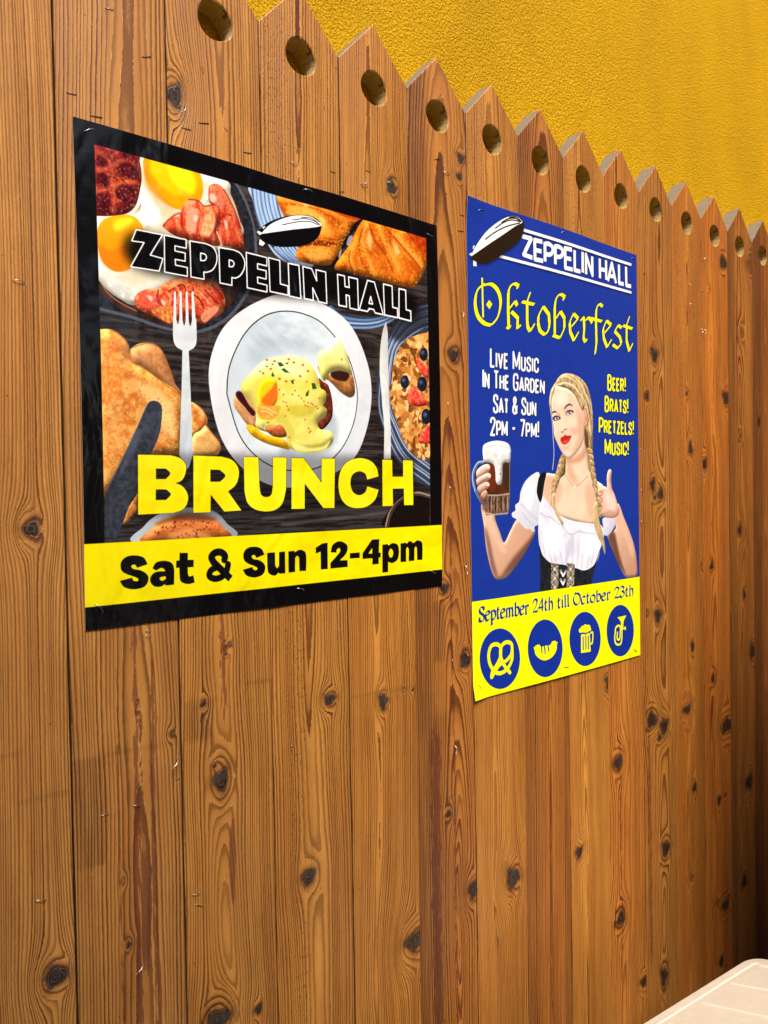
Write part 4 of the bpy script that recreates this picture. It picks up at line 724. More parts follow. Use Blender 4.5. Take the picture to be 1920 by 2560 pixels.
('p',(250,228,6),['7675,6948 ~7603,6721 ~7394,6552 ~7039,6488 ~6670,6573 ~6437,6780 ~6346,7108 ~6398,7436 ~6584,7659 ~6887,7754 ~7262,7721 ~7542,7549 7667,7300 7286,7207 ~7207,7360 ~7010,7429 ~6814,7347 ~6730,7140 ~6792,6919 ~7011,6823 ~7218,6885 7286,7033'],{'c2': (255,238,30),'n': (900,900)}),
('l',(24,20,8),['7811,6513 8154,6517 8157,6957 8535,6956 8545,6517 8890,6522 8901,7717 8564,7717 8556,7271 8159,7271 8162,7725 7797,7727 7811,6513'],{'b': 13,'al': 0.7,'w': 22}),
('p',(250,228,6),['7811,6513 8154,6517 8157,6957 8535,6956 8545,6517 8890,6522 8901,7717 8564,7717 8556,7271 8159,7271 8162,7725 7797,7727'],{'c2': (255,238,30),'n': (900,900)}),
('p',(10,9,11),['-100,-100 10100,-100 10100,438 -100,438'],{}),
('p',(10,9,11),['-100,-100 407,-100 407,10200 -100,10200'],{}),
('p',(10,9,11),['9558,-100 10100,-100 10100,10200 9558,10200'],{}),
('p',(10,9,11),['-100,9545 10100,9545 10100,10200 -100,10200'],{}),
('p',(250,232,4),['-100,8298 10100,8298 10100,9545 -100,9545'],{}),
('p',(14,12,14),['1303,8782 1078,8838 ~1026,8770 ~951,8791 ~997,8858 ~1158,8901 ~1292,8997 ~1316,9116 ~1231,9239 ~1014,9277 ~803,9214 707,9078 966,9036 ~992,9094 ~1072,9117 ~1100,9072 ~1020,9020 ~862,8956 ~746,8865 ~737,8712 ~844,8604 ~1031,8583 ~1219,8641'],{}),
('p',(14,12,14),['1894,9258 1698,9260 1690,9227 ~1590,9271 ~1451,9254 ~1365,9160 ~1373,9043 ~1486,8960 1696,8958 ~1669,8908 ~1600,8882 1492,8926 1410,8876 ~1491,8764 ~1659,8736 ~1829,8787 ~1897,8925','~1699,9069 ~1595,9074 ~1566,9111 ~1621,9155 ~1698,9122'],{}),
('p',(14,12,14),['2029,8595 2225,8604 2221,8755 2360,8764 2356,8919 2217,8914 2220,9044 ~2248,9113 2352,9100 2378,9254 ~2223,9274 ~2055,9205 ~2024,9042 2021,8908 1946,8907 1950,8755 2025,8752'],{}),
('l',(14,12,14),['3261,9246 2853,8858 ~2794,8730 ~2889,8644 ~3029,8642 ~3128,8723 3113,8826'],{'w': 159}),
('l',(14,12,14),['~2975,8950 ~2787,9019 ~2738,9139 ~2860,9213 ~3032,9191 ~3161,9075 3212,8897'],{'w': 143}),
('p',(14,12,14),['4156,8764 3939,8823 ~3889,8755 ~3816,8776 ~3860,8844 ~4016,8886 ~4145,8981 ~4169,9102 ~4086,9227 ~3876,9268 ~3672,9207 3578,9071 3830,9024 ~3855,9084 ~3932,9105 ~3959,9060 ~3883,9008 ~3729,8944 ~3617,8854 ~3607,8698 ~3712,8588 ~3893,8565 ~4074,8622'],{}),
('p',(14,12,14),['4232,8729 4446,8728 4446,9036 ~4500,9104 4554,9043 4558,8726 4727,8724 4726,9239 4557,9235 4540,9204 ~4433,9269 ~4279,9213 ~4231,9078'],{}),
('p',(14,12,14),['4823,8730 4996,8725 5006,8761 ~5160,8711 ~5306,8765 ~5347,8888 5340,9227 5141,9221 5137,8905 ~5084,8847 5017,8897 5013,9232 4822,9232'],{}),
('p',(14,12,14),['5837,8596 6003,8584 5995,9233 5784,9230 5786,8793 5641,8830 5633,8692'],{}),
('p',(14,12,14),['6094,8827 ~6165,8645 ~6384,8569 ~6602,8669 ~6619,8812 ~6535,8933 6373,9048 6621,9058 6621,9229 6081,9230 6084,9091 ~6296,8918 ~6398,8814 ~6360,8734 6280,8776 6278,8848'],{}),
('p',(14,12,14),['6698,8886 7014,8889 7011,9027 6695,9022'],{}),
('p',(14,12,14),['7420,8583 7669,8579 7648,8931 7713,8935 7710,9056 7645,9058 7642,9225 7427,9223 7431,9061 7106,9059 7109,8911','7428,8794 7425,8940 7298,8936'],{}),
('p',(14,12,14),['7774,8732 7971,8726 7979,8766 ~8149,8709 ~8327,8779 ~8359,8981 ~8296,9161 ~8115,9232 7970,9189 7964,9459 7766,9460','~8066,8847 ~8153,8935 ~8119,9066 ~8030,9077 ~7988,8958'],{}),
('p',(14,12,14),['8419,8734 8624,8721 8637,8762 ~8764,8684 ~8902,8742 ~9044,8682 ~9209,8741 ~9239,8897 9232,9223 9032,9217 9026,8885 ~8979,8842 8931,8897 8929,9227 8719,9223 8722,8902 ~8668,8838 8620,8896 8622,9233 8417,9229'],{}),
]
ART_BLUE = [
('l',(8,14,60),['2757,540 9615,496'],{'b': 37,'al': 0.8,'w': 124}),
('l',(8,14,60),['1590,1646 9595,1606'],{'b': 35,'al': 0.8,'w': 117}),
('l',(246,246,244),['2727,499 9616,451'],{'w': 106}),
('l',(246,246,244),['1568,1604 9596,1551'],{'w': 100}),
('l',(8,14,60),['2728,721 3223,713 2815,1330 3273,1352','3821,706 3407,723 3413,1378 3853,1358','3407,1061 3775,1043','3965,693 3965,1357','3964,742 ~4196,709 ~4394,792 ~4370,979 ~4188,1082 3970,1083','4551,668 4551,1354','4550,713 ~4781,697 ~4972,776 ~4941,963 ~4761,1058 4557,1059','5546,658 5126,672 5140,1373 5589,1357','5119,1025 5497,1001','5710,635 5717,1355 6077,1344','6222,598 6222,1353','6442,1379 6441,654 6866,1337 6857,641','7374,624 7375,1364','7808,606 7809,1353','7366,1017 7808,993','7919,1370 8218,647 8493,1365','8034,1148 8384,1138','8718,602 8721,1319 9049,1310','9228,601 9239,1325 9583,1310'],{'b': 50,'al': 0.7,'w': 186}),
('l',(246,246,244),['2728,721 3223,713 2815,1330 3273,1352','3821,706 3407,723 3413,1378 3853,1358','3407,1061 3775,1043','3965,693 3965,1357','3964,742 ~4196,709 ~4394,792 ~4370,979 ~4188,1082 3970,1083','4551,668 4551,1354','4550,713 ~4781,697 ~4972,776 ~4941,963 ~4761,1058 4557,1059','5546,658 5126,672 5140,1373 5589,1357','5119,1025 5497,1001','5710,635 5717,1355 6077,1344','6222,598 6222,1353','6442,1379 6441,654 6866,1337 6857,641','7374,624 7375,1364','7808,606 7809,1353','7366,1017 7808,993','7919,1370 8218,647 8493,1365','8034,1148 8384,1138','8718,602 8721,1319 9049,1310','9228,601 9239,1325 9583,1310'],{'cap': 0,'w': 155}),
('p',(8,12,50),['~175,1877 ~457,1493 ~971,982 ~1675,421 ~2215,158 ~2642,135 ~2836,289 ~2766,694 ~2377,1121 ~1769,1525 ~1355,1791 ~893,2013 ~445,2056 ~238,1976'],{'b': 76,'al': 0.8}),
('p',(38,24,10),['~230,1849 ~487,1413 ~973,907 ~1675,402 ~2215,151 ~2611,123 ~2824,272 ~2767,655 ~2377,1083 ~1770,1487 ~1297,1783 ~837,1986 ~418,2024 ~217,1943'],{}),
('p',(246,246,244),['~231,1793 ~458,1456 ~915,957 ~1497,515 ~2034,221 ~2458,117 ~2702,181 ~2750,268 ~2390,461 ~1783,855 ~1078,1298 ~258,1825'],{}),
('l',(38,24,10),['~882,1194 ~1374,862 ~1967,549 ~2638,300','~1377,741 ~1791,464 ~2212,286 ~2670,254','~1703,483 ~2032,286 ~2396,196 ~2713,245','~2094,223 ~2458,144 ~2732,241'],{'w': 40}),
('p',(246,246,244),['95,1819 ~205,1754 341,1773 230,1849','293,1973 446,2012 444,2141 289,2150','292,1518 381,1478 334,1598 279,1623'],{}),
('l',(6,10,50),['~823,2634 ~472,2894 ~352,3319 ~466,3709 ~768,3911 ~1109,3931','~823,2671 ~1165,2597 ~1479,2774 ~1594,3136 ~1444,3614 ~1138,3912','1988,3868 1971,3235 1994,2732 ~2075,2546 ~2290,2395 2533,2422 2421,2541','2030,3265 2339,2969 2445,3109','2137,3347 2462,3515 2442,3869 2629,3728','1898,3879 2017,3922 2091,3816','3141,2561 2970,2895 2969,3566 ~3003,3759 3127,3882 3375,3592','2708,2934 3349,2939','3854,2926 3587,3284 3568,3567 ~3674,3794 3933,3903','3867,2944 4166,3165 4213,3483 ~4135,3737 3933,3903','4514,3874 4507,2873 ~4595,2553 ~4837,2364 5112,2413 4971,2558','4406,3867 4806,3910','4581,3251 4846,2968 5076,3164 5083,3537 4827,3907','5629,2930 5396,3288 5438,3617 5667,3905 5961,3553','5643,2941 5927,3071 5513,3420','6278,2982 6314,3382 6263,3738 6371,3879 6499,3753','6071,3137 6293,2958','6379,3096 6574,2942 6781,3043 6809,3126','7532,2405 ~7325,2348 ~7123,2542 7076,2982 7106,3804 7014,4248','6708,2954 7467,2974','7796,2896 7555,3248 7595,3594 7816,3908 8138,3575','7811,2907 8109,3023 7669,3379','8852,3040 8608,2968 8361,3236 8730,3416 8824,3653 8559,3871 8215,3766','9443,2523 9219,2881 9207,3518 9401,3884 9661,3549','8961,2936 9637,2973'],{'nib': (0.62,-0.55),'b': 51,'al': 0.8,'w': 247}),
('l',(248,246,8),['~823,2634 ~472,2894 ~352,3319 ~466,3709 ~768,3911 ~1109,3931','~823,2671 ~1165,2597 ~1479,2774 ~1594,3136 ~1444,3614 ~1138,3912','1988,3868 1971,3235 1994,2732 ~2075,2546 ~2290,2395 2533,2422 2421,2541','2030,3265 2339,2969 2445,3109','2137,3347 2462,3515 2442,3869 2629,3728','1898,3879 2017,3922 2091,3816','3141,2561 2970,2895 2969,3566 ~3003,3759 3127,3882 3375,3592','2708,2934 3349,2939','3854,2926 3587,3284 3568,3567 ~3674,3794 3933,3903','3867,2944 4166,3165 4213,3483 ~4135,3737 3933,3903','4514,3874 4507,2873 ~4595,2553 ~4837,2364 5112,2413 4971,2558','4406,3867 4806,3910','4581,3251 4846,2968 5076,3164 5083,3537 4827,3907','5629,2930 5396,3288 5438,3617 5667,3905 5961,3553','5643,2941 5927,3071 5513,3420','6278,2982 6314,3382 6263,3738 6371,3879 6499,3753','6071,3137 6293,2958','6379,3096 6574,2942 6781,3043 6809,3126','7532,2405 ~7325,2348 ~7123,2542 7076,2982 7106,3804 7014,4248','6708,2954 7467,2974','7796,2896 7555,3248 7595,3594 7816,3908 8138,3575','7811,2907 8109,3023 7669,3379','8852,3040 8608,2968 8361,3236 8730,3416 8824,3653 8559,3871 8215,3766','9443,2523 9219,2881 9207,3518 9401,3884 9661,3549','8961,2936 9637,2973'],{'nib': (0.62,-0.55),'w': 215}),
('l',(248,246,8),['704,2456 722,3731'],{'w': 79}),
('p',(248,246,8),['1028,3126 1180,3235 1033,3425 877,3298'],{}),
('l',(10,18,60),['1103,4720 1091,5298 1268,5295','1372,5293 1382,4834','1487,4833 1575,5290 1682,4832','1944,4830 1789,4831 1779,5287 1934,5285','1784,5050 1918,5049','2239,5281 2251,4715 2401,5165 2571,4714 2559,5276','2680,4825 2673,5162 ~2698,5256 ~2767,5273 ~2838,5254 2867,5159 2874,4824','3163,4929 ~3151,4845 ~3073,4823 ~3000,4868 ~3002,4975 ~3074,5037 ~3154,5107 ~3152,5222 ~3069,5268 ~2987,5238 2980,5153','3275,5265 3284,4821','3593,4943 ~3586,4855 ~3502,4820 ~3413,4874 ~3396,5042 ~3406,5210 ~3493,5262 ~3578,5225 3589,5137'],{'b': 28,'al': 0.75,'w': 93}),
('l',(246,246,244),['1070,4698 1058,5275 1234,5272','1339,5271 1348,4811','1453,4811 1541,5267 1648,4809','1909,4807 1755,4808 1745,5264 1900,5262','1750,5027 1883,5026','2204,5257 2215,4692 2365,5142 2535,4691 2524,5252','2644,4802 2637,5138 ~2662,5232 ~2731,5249 ~2801,5230 2830,5136 2837,4801','3126,4905 ~3114,4821 ~3037,4799 ~2963,4844 ~2965,4951 ~3037,5013 ~3118,5083 ~3115,5199 ~3032,5244 ~2951,5214 2944,5130','3238,5241 3247,4798','3556,4919 ~3548,4831 ~3465,4796 ~3376,4850 ~3358,5018 ~3369,5186 ~3456,5238 ~3541,5201 3552,5113'],{'w': 84}),
('l',(10,18,60),['709,6000 721,5442','803,5999 813,5554 977,5996 986,5554','1257,5444 1460,5444','1358,5444 1346,5992','1546,5989 1555,5553','1719,5987 1728,5553','1551,5763 1723,5762','1970,5553 1827,5553 1818,5986 1961,5984','1822,5761 1946,5760','2459,5585 ~2446,5479 ~2360,5447 ~2267,5511 ~2248,5714 ~2259,5916 ~2349,5979 ~2442,5936 2464,5845 2466,5734 2359,5734','2564,5977 2676,5553 2771,5974','2604,5849 2736,5848','2875,5973 2884,5553 ~3001,5553 ~3058,5612 ~3048,5729 ~2988,5762 2879,5763','2980,5762 3060,5971','3165,5969 3174,5553 ~3284,5553 ~3351,5615 ~3357,5760 ~3345,5905 ~3276,5968 3165,5969','3623,5553 3468,5553 3460,5966 3615,5964','3464,5751 3598,5750','3724,5962 3732,5553 3925,5960 3933,5553'],{'b': 28,'al': 0.75,'w': 91}),
('l',(246,246,244),['677,5977 688,5419','770,5975 780,5531 944,5973 954,5531','1223,5421 1426,5421','1324,5421 1313,5968','1512,5966 1521,5530','1685,5964 1694,5530','1517,5739 1689,5738','1935,5530 1792,5530 1783,5962 1926,5960','1788,5737 1911,5737','2424,5561 ~2411,5455 ~2325,5423 ~2232,5487 ~2213,5690 ~2224,5892 ~2314,5955 ~2406,5912 2428,5821 2431,5710 2324,5711','2528,5953 2640,5529 2735,5950','2568,5825 2700,5824','2839,5948 2847,5529 ~2964,5529 ~3022,5588 ~3011,5704 ~2952,5738 2843,5739','2943,5738 3023,5946','3128,5945 3137,5529 ~3247,5529 ~3314,5591 ~3320,5736 ~3308,5880 ~3239,5943 3128,5945','3586,5529 3431,5529 3422,5941 3577,5939','3427,5727 3560,5726','3686,5937 3694,5529 3887,5935 3895,5528'],{'w': 83}),
('l',(10,18,60),['1394,6362 ~1382,6257 ~1305,6228 ~1230,6284 ~1232,6418 ~1304,6495 ~1385,6584 ~1382,6728 ~1298,6785 ~1216,6747 1209,6641','1482,6782 1584,6340 1668,6780','1518,6649 1637,6648','1771,6340 1930,6340','1850,6340 1841,6777','2400,6770 ~2261,6448 ~2235,6319 ~2295,6233 ~2351,6308 ~2320,6416 ~2211,6557 ~2198,6708 ~2274,6772 ~2362,6706 2395,6502','2874,6362 ~2861,6262 ~2777,6235 ~2698,6288 ~2700,6415 ~2777,6489 ~2864,6574 ~2862,6711 ~2771,6765 ~2684,6729 2676,6628','2979,6341 2972,6657 ~2994,6745 ~3056,6761 ~3118,6744 3144,6655 3151,6341','3243,6759 3251,6341 3430,6756 3438,6341'],{'b': 29,'al': 0.75,'w': 94}),
('l',(246,246,244),['1360,6338 ~1349,6233 ~1271,6205 ~1197,6260 ~1199,6394 ~1270,6472 ~1351,6560 ~1348,6704 ~1264,6761 ~1183,6723 1176,6617','1448,6758 1550,6316 1634,6755','1484,6625 1603,6624','1737,6316 1895,6316','1816,6316 1807,6753','2364,6745 ~2226,6424 ~2200,6295 ~2259,6208 ~2316,6284 ~2285,6391 ~2176,6532 ~2163,6683 ~2239,6747 ~2327,6681 2360,6477','2837,6337 ~2825,6237 ~2741,6210 ~2662,6263 ~2664,6391 ~2741,6465 ~2828,6549 ~2825,6686 ~2735,6740 ~2648,6704 2640,6603','2942,6316 2936,6632 ~2958,6720 ~3019,6736 ~3082,6718 3108,6630 3114,6316','3206,6734 3215,6316 3392,6731 3401,6316'],{'w': 86}),
('l',(10,18,60),['1057,7129 ~1070,7020 ~1154,6986 ~1238,7024 ~1241,7140 ~1173,7288 1044,7535 1243,7534','1343,7534 1352,7095 ~1464,7095 ~1520,7156 ~1517,7278 ~1459,7340 1347,7341','1613,7532 1622,7094 1733,7444 1860,7093 1851,7531','2146,7278 2282,7277','2585,6981 2799,6980 2648,7526','2896,7525 2905,7088 ~3027,7088 ~3087,7149 ~3084,7271 ~3022,7332 2900,7333','3189,7523 3197,7087 3318,7435 3454,7086 3445,7522','3579,6976 3571,7358','3569,7467 3568,7521'],{'b': 28,'al': 0.75,'w': 93}),
('l',(246,246,244),['1024,7105 ~1036,6995 ~1121,6962 ~1205,7000 ~1207,7115 ~1140,7263 1011,7511 1209,7509','1309,7509 1318,7071 ~1431,7070 ~1486,7131 ~1483,7254 ~1425,7315 1313,7316','1579,7507 1588,7069 1699,7419 1825,7068 1816,7506','2111,7252 2247,7252','2549,6955 2763,6954 2612,7501','2860,7499 2869,7063 ~2990,7062 ~3050,7123 ~3047,7245 ~2985,7306 2864,7307','3152,7497 3161,7061 3281,7409 3417,7060 3408,7496','3541,6951 3534,7332','3531,7440 3530,7495'],{'w': 84}),
('l',(10,18,60),['7897,5545 7907,5006','7907,5006 ~8052,5004 ~8112,5122 ~8047,5252 7903,5254','7903,5254 ~8058,5252 ~8128,5396 ~8052,5543 7897,5545','8403,5096 8248,5098 8240,5539 8395,5537','8244,5310 8377,5308','8676,5093 8519,5095 8511,5535 8668,5533','8515,5306 8650,5304','8785,5531 8793,5091 ~8916,5089 ~8977,5150 ~8966,5273 ~8904,5309 8789,5311','8895,5309 8979,5528','9119,4990 9112,5365','9110,5472 9109,5525'],{'b': 39,'al': 0.75,'w': 106}),
('l',(248,246,8),['7851,5518 7861,4980','7861,4980 ~8006,4978 ~8066,5095 ~8001,5225 7857,5227','7857,5227 ~8012,5225 ~8081,5369 ~8006,5516 7851,5518','8356,5070 8202,5072 8193,5512 8348,5510','8198,5283 8331,5281','8628,5066 8472,5068 8464,5508 8620,5505','8468,5279 8603,5277','8737,5503 8746,5064 ~8869,5062 ~8929,5123 ~8918,5246 ~8856,5282 8741,5284','8847,5282 8931,5500','9071,4963 9064,5337','9062,5444 9061,5498'],{'w': 97}),
('l',(10,18,60),['7696,6373 7707,5836','7707,5836 ~7849,5835 ~7908,5953 ~7845,6082 7702,6083','7702,6083 ~7855,6082 ~7924,6227 ~7849,6372 7696,6373','8034,6371 8042,5930 ~8161,5930 ~8219,5991 ~8208,6114 ~8148,6150 8038,6151','8140,6150 8221,6370','8335,6369 8451,5928 8550,6368','8376,6237 8514,6236','8674,5926 8857,5925','8766,5926 8757,6366','9145,6029 ~9133,5945 ~9059,5924 ~8987,5968 ~8990,6074 ~9059,6135 ~9137,6205 ~9135,6320 ~9055,6365 ~8976,6334 8969,6251','9283,5826 9276,6202','9274,6310 9273,6363'],{'b': 38,'al': 0.75,'w': 106}),
('l',(248,246,8),['7651,6345 7661,5809','7661,5809 ~7803,5808 ~7862,5925 ~7799,6055 7657,6056','7657,6056 ~7809,6054 ~7878,6199 ~7804,6344 7651,6345','7988,6343 7996,5903 ~8114,5902 ~8173,5963 ~8162,6087 ~8102,6122 7992,6123','8093,6122 8174,6342','8288,6341 8404,5900 8503,6340','8329,6209 8467,6208','8627,5899 8810,5897','8718,5898 8710,6338','9097,6001 ~9085,5917 ~9011,5896 ~8939,5940 ~8942,6046 ~9011,6107 ~9089,6177 ~9087,6292 ~9007,6336 ~8928,6306 8921,6222','9235,5798 9228,6174','9226,6281 9225,6335'],{'w': 96}),
('l',(10,18,60),['7300,7211 7310,6678 ~7454,6677 ~7524,6751 ~7521,6900 ~7448,6975 7305,6976','7629,7208 7638,6772 ~7757,6771 ~7815,6832 ~7805,6954 ~7744,6989 7633,6990','7736,6989 7817,7206','8096,6769 7940,6770 7932,7205 8088,7204','7936,6979 8070,6978','8212,6769 8396,6768','8304,6768 8296,7202','8514,6767 8682,6766 8506,7201 8674,7199','8963,6764 8802,6765 8794,7198 8955,7197','8798,6973 8937,6972','9084,6764 9076,7196 9230,7194','9538,6865 ~9526,6783 ~9448,6762 ~9374,6805 ~9376,6909 ~9449,6968 ~9530,7037 ~9528,7149 ~9445,7193 ~9363,7163 9355,7081','9682,6666 9675,7033','9673,7138 9672,7191'],{'b': 38,'al': 0.75,'w': 104}),
('l',(248,246,8),['7255,7182 7266,6650 ~7409,6649 ~7479,6723 ~7476,6872 ~7403,6947 7260,6948','7584,7179 7592,6744 ~7711,6743 ~7770,6804 ~7759,6926 ~7699,6961 7588,6962','7690,6961 7771,7178','8050,6741 7894,6742 7886,7177 8041,7175','7891,6951 8024,6950','8166,6740 8349,6739','8257,6740 8249,7173','8467,6738 8635,6737 8459,7171 8627,7170','8915,6736 8754,6737 8746,7169 8907,7167','8750,6944 8889,6943','9036,6735 9028,7166 9182,7165','9489,6835 ~9476,6754 ~9399,6733 ~9325,6776 ~9328,6879 ~9400,6939 ~9481,7007 ~9479,7119 ~9395,7163 ~9314,7134 9306,7052','9632,6637 9625,7004','9623,7108 9622,7161'],{'w': 94}),
('l',(10,18,60),['7665,8019 7675,7491 7832,7913 8007,7491 7997,8018','8132,7586 8126,7910 ~8153,8000 ~8226,8017 ~8301,8000 8331,7909 8337,7586','8653,7689 ~8640,7607 ~8558,7586 ~8480,7629 ~8482,7732 ~8559,7792 ~8645,7861 ~8642,7972 ~8554,8016 ~8468,7986 8460,7904','8782,8015 8790,7586','9126,7706 ~9118,7620 ~9030,7586 ~8935,7637 ~8917,7800 ~8929,7963 ~9022,8014 ~9111,7979 9123,7894','9276,7492 9269,7857','9267,7961 9266,8013'],{'b': 38,'al': 0.75,'w': 106}),
('l',(248,246,8),['7620,7990 7630,7462 7787,7884 7961,7462 7951,7989','8086,7557 8080,7880 ~8106,7971 ~8180,7987 ~8254,7970 8284,7879 8290,7557','8605,7659 ~8592,7578 ~8510,7556 ~8433,7599 ~8435,7703 ~8511,7762 ~8597,7831 ~8595,7942 ~8507,7986 ~8421,7956 8413,7875','8734,7985 8742,7556','9078,7676 ~9070,7590 ~8981,7556 ~8887,7607 ~8869,7770 ~8881,7933 ~8973,7984 ~9063,7949 9074,7863','9227,7462 9220,7826','9218,7930 9217,7982'],{'w': 96}),
('p',(196,164,112),['~6370,6402 ~6725,6890 ~6826,7395 ~6814,7991 ~6856,8501 ~7019,8927 ~7083,9527 ~7039,9869 ~6857,9609 ~6611,9012 ~6509,8589 ~6485,7956 ~6314,7413 ~6293,6658'],{'c2': (110,78,48),'n': (60,120),'k': 3,'v': (70,0.4)}),
('p',(228,184,158),['~509,9741 ~604,10478 ~674,11071 ~802,11597 ~961,12017 ~1126,12224 ~1354,12266 ~1702,12207 ~2122,11915 ~2675,11451 ~3118,10967 ~3249,10698 ~2696,10443 ~2274,10312 ~1910,10681 ~1581,11063 ~1386,10734 ~1166,10313 ~1088,9975'],{'c2': (196,146,116),'g': (1057,10123,2665,11916),'v': (70,0.4)}),
('p',(98,62,50),['~604,10478 ~754,11223 ~963,11943 ~1241,12189 ~1027,11537 ~819,10783'],{'b': 99,'al': 0.7}),
('p',(96,60,46),['~1297,12250 ~2001,11983 ~2675,11451 ~3182,10892 ~2681,11179 ~1949,11674 ~1472,12094'],{'b': 114,'al': 0.8}),
('p',(236,190,166),['~831,10191 ~1106,10498 ~1493,11115 ~1720,11355 ~1431,11338 ~1043,10793'],{'b': 89,'al': 0.8}),
('p',(226,182,156),['~7699,11100 ~8250,10861 ~8101,10416 ~8426,9896 ~8896,10530 ~9296,11084 ~9618,11643 ~9793,12200 ~9807,12794 ~9345,12857 ~8855,12763 ~8383,12194 ~7999,11684 ~7772,11322'],{'c2': (196,146,118),'g': (8173,10770,9683,12648),'v': (70,0.4)}),
('p',(90,54,42),['~7699,11100 ~8092,10899 ~8546,12027 ~8937,12725 ~8382,12238 ~7922,11592'],{'b': 92,'al': 0.85}),
('p',(232,184,158),['~8421,10161 ~8973,10801 ~9534,11638 ~9443,12086 ~8882,11289 ~8413,10603'],{'b': 127,'al': 0.8}),
('p',(236,196,166),['~5072,8029 ~5097,8519 ~4922,8725 ~4451,8768 ~3862,8771 ~3691,9248 ~3685,9565 ~3969,9888 ~4489,10223 ~5439,10458 ~6801,10632 ~7039,9869 ~7504,9272 ~6833,8927 ~6546,8589 ~6471,7914 ~6352,7328 ~5280,7942'],{'c2': (244,212,186),'n': (600,600),'v': (70,0.4)}),
('p',(206,154,124),['~5104,8151 ~5130,8601 ~5467,9011 ~5886,9178 ~5613,8680 ~5342,8311'],{'b': 151,'al': 0.6}),
('p',(196,134,102),['~5072,8029 ~5623,8182 ~6198,7836 ~6428,7156 ~6471,7914 ~6045,8300 ~5272,8353'],{'b': 123,'al': 0.75}),
('p',(212,162,132),['~3859,8891 ~4449,8889 ~4912,9255 ~4631,9822 ~4163,9973 ~3783,9487'],{'b': 142,'al': 0.5}),
('p',(214,164,134),['~6536,9096 ~7044,9612 ~6802,10547 ~6443,10111 ~6309,9517'],{'b': 146,'al': 0.6}),
('p',(246,210,184),['~4907,9500 ~5881,9429 ~6303,9854 ~5863,10347 ~4896,10072'],{'b': 204,'al': 0.7}),
('l',(190,150,90),['~5126,8806 ~5327,9052 ~5638,9219 ~6030,9095 ~6505,8821'],{'w': 27}),
('p',(232,222,200),['~5708,9219 ~5698,9246 ~5672,9266 ~5637,9273 ~5602,9265 ~5576,9245 ~5568,9218 ~5577,9191 ~5604,9172 ~5639,9165 ~5674,9172 ~5699,9192'],{}),
('p',(232,232,240),['~3542,8733 ~3225,8774 ~2786,9009 ~2505,9356 ~2407,9701 ~2194,9831 ~2191,10003 ~2011,10094 ~2038,10228 ~2333,10353 ~2571,10554 ~2783,10679 ~2937,10666 ~3185,10774 ~3251,10600 ~3507,10432 ~3589,9564 ~3598,9089'],{'c2': (206,206,222),'g': (2723,9087,3445,10390)}),
('p',(250,250,252),['~2720,9241 ~2970,9087 ~3212,9401 ~2951,10022 ~2709,9784'],{'b': 110,'al': 0.9}),
('l',(186,186,206),['~2520,10089 ~2943,10412 ~3189,10578','~2466,9779 ~2949,10100 ~3445,10390'],{'b': 36,'al': 0.8,'w': 49}),
('p',(226,222,236),['~7405,10438 ~8100,10460 ~8213,10728 ~7777,11082 ~7469,11068 ~7399,10740'],{'c2': (196,190,214),'g': (7556,10529,8011,11027)}),
('p',(234,234,242),['~3590,9524 ~3781,9566 ~4230,9934 ~4690,10229 ~5439,10458 ~6801,10632 ~7249,10691 ~7471,11003 ~7233,11510 ~6921,12093 ~6254,12343 ~4852,12278 ~3928,11927 ~3550,11464 ~3436,10824 ~3515,10037'],{'c2': (214,214,230),'n': (500,500)}),
('p',(244,244,250),['~3589,9564 ~3841,9806 ~4620,10349 ~5437,10541 ~6799,10696 ~6792,11058 ~5995,10896 ~5290,10948 ~4749,10638 ~4220,10417 ~3704,10200'],{'c2': (220,220,236),'n': (120,160)}),
('l',(176,176,200),['~3578,10118 ~3832,10244 ~4222,10336 ~4616,10552 ~4884,10643 ~5221,10924 ~5568,10960 ~5853,10869 ~6282,10950 ~6867,11019'],{'b': 26,'w': 38}),
('l',(176,176,204),['~3684,11193 ~3852,11801 ~3925,12087'],{'b': 45,'al': 0.8,'w': 45}),
('l',(176,176,204),['~3942,11207 ~4159,11822 ~4252,12111'],{'b': 45,'al': 0.8,'w': 45}),
('l',(176,176,204),['~4204,11221 ~4423,11840 ~4518,12130'],{'b': 46,'al': 0.8,'w': 46}),
('l',(176,176,204),['~4602,11242 ~4779,11863 ~4854,12155'],{'b': 47,'al': 0.8,'w': 47}),
('l',(176,176,204),['~5077,11267 ~5065,11883 ~5059,12170'],{'b': 48,'al': 0.8,'w': 48}),
('l',(176,176,204),['~5492,11289 ~5431,11907 ~5404,12196'],{'b': 49,'al': 0.8,'w': 49}),
('l',(176,176,204),['~5844,11307 ~5733,11927 ~5685,12216'],{'b': 50,'al': 0.8,'w': 50}),
('l',(176,176,204),['~6202,11326 ~6039,11948 ~5969,12237'],{'b': 50,'al': 0.8,'w': 50}),
('l',(176,176,204),['~6639,11349 ~6422,11974 ~6329,12264'],{'b': 51,'al': 0.8,'w': 51}),
('l',(176,176,204),['~6861,11361 ~6641,11988 ~6547,12280'],{'b': 52,'al': 0.8,'w': 52}),
('p',(190,190,214),['~5287,11113 ~5568,11002 ~5490,11413 ~5133,11887 ~4993,12042 ~5071,11554'],{'b': 83,'al': 0.7}),
('p',(252,252,255),['~3825,10602 ~4614,10633 ~4873,11215 ~4461,11599 ~3810,11320'],{'b': 194,'al': 0.8}),
('p',(250,250,255),['~5991,11105 ~6717,11140 ~6857,11575 ~6121,11785'],{'b': 186,'al': 0.8}),
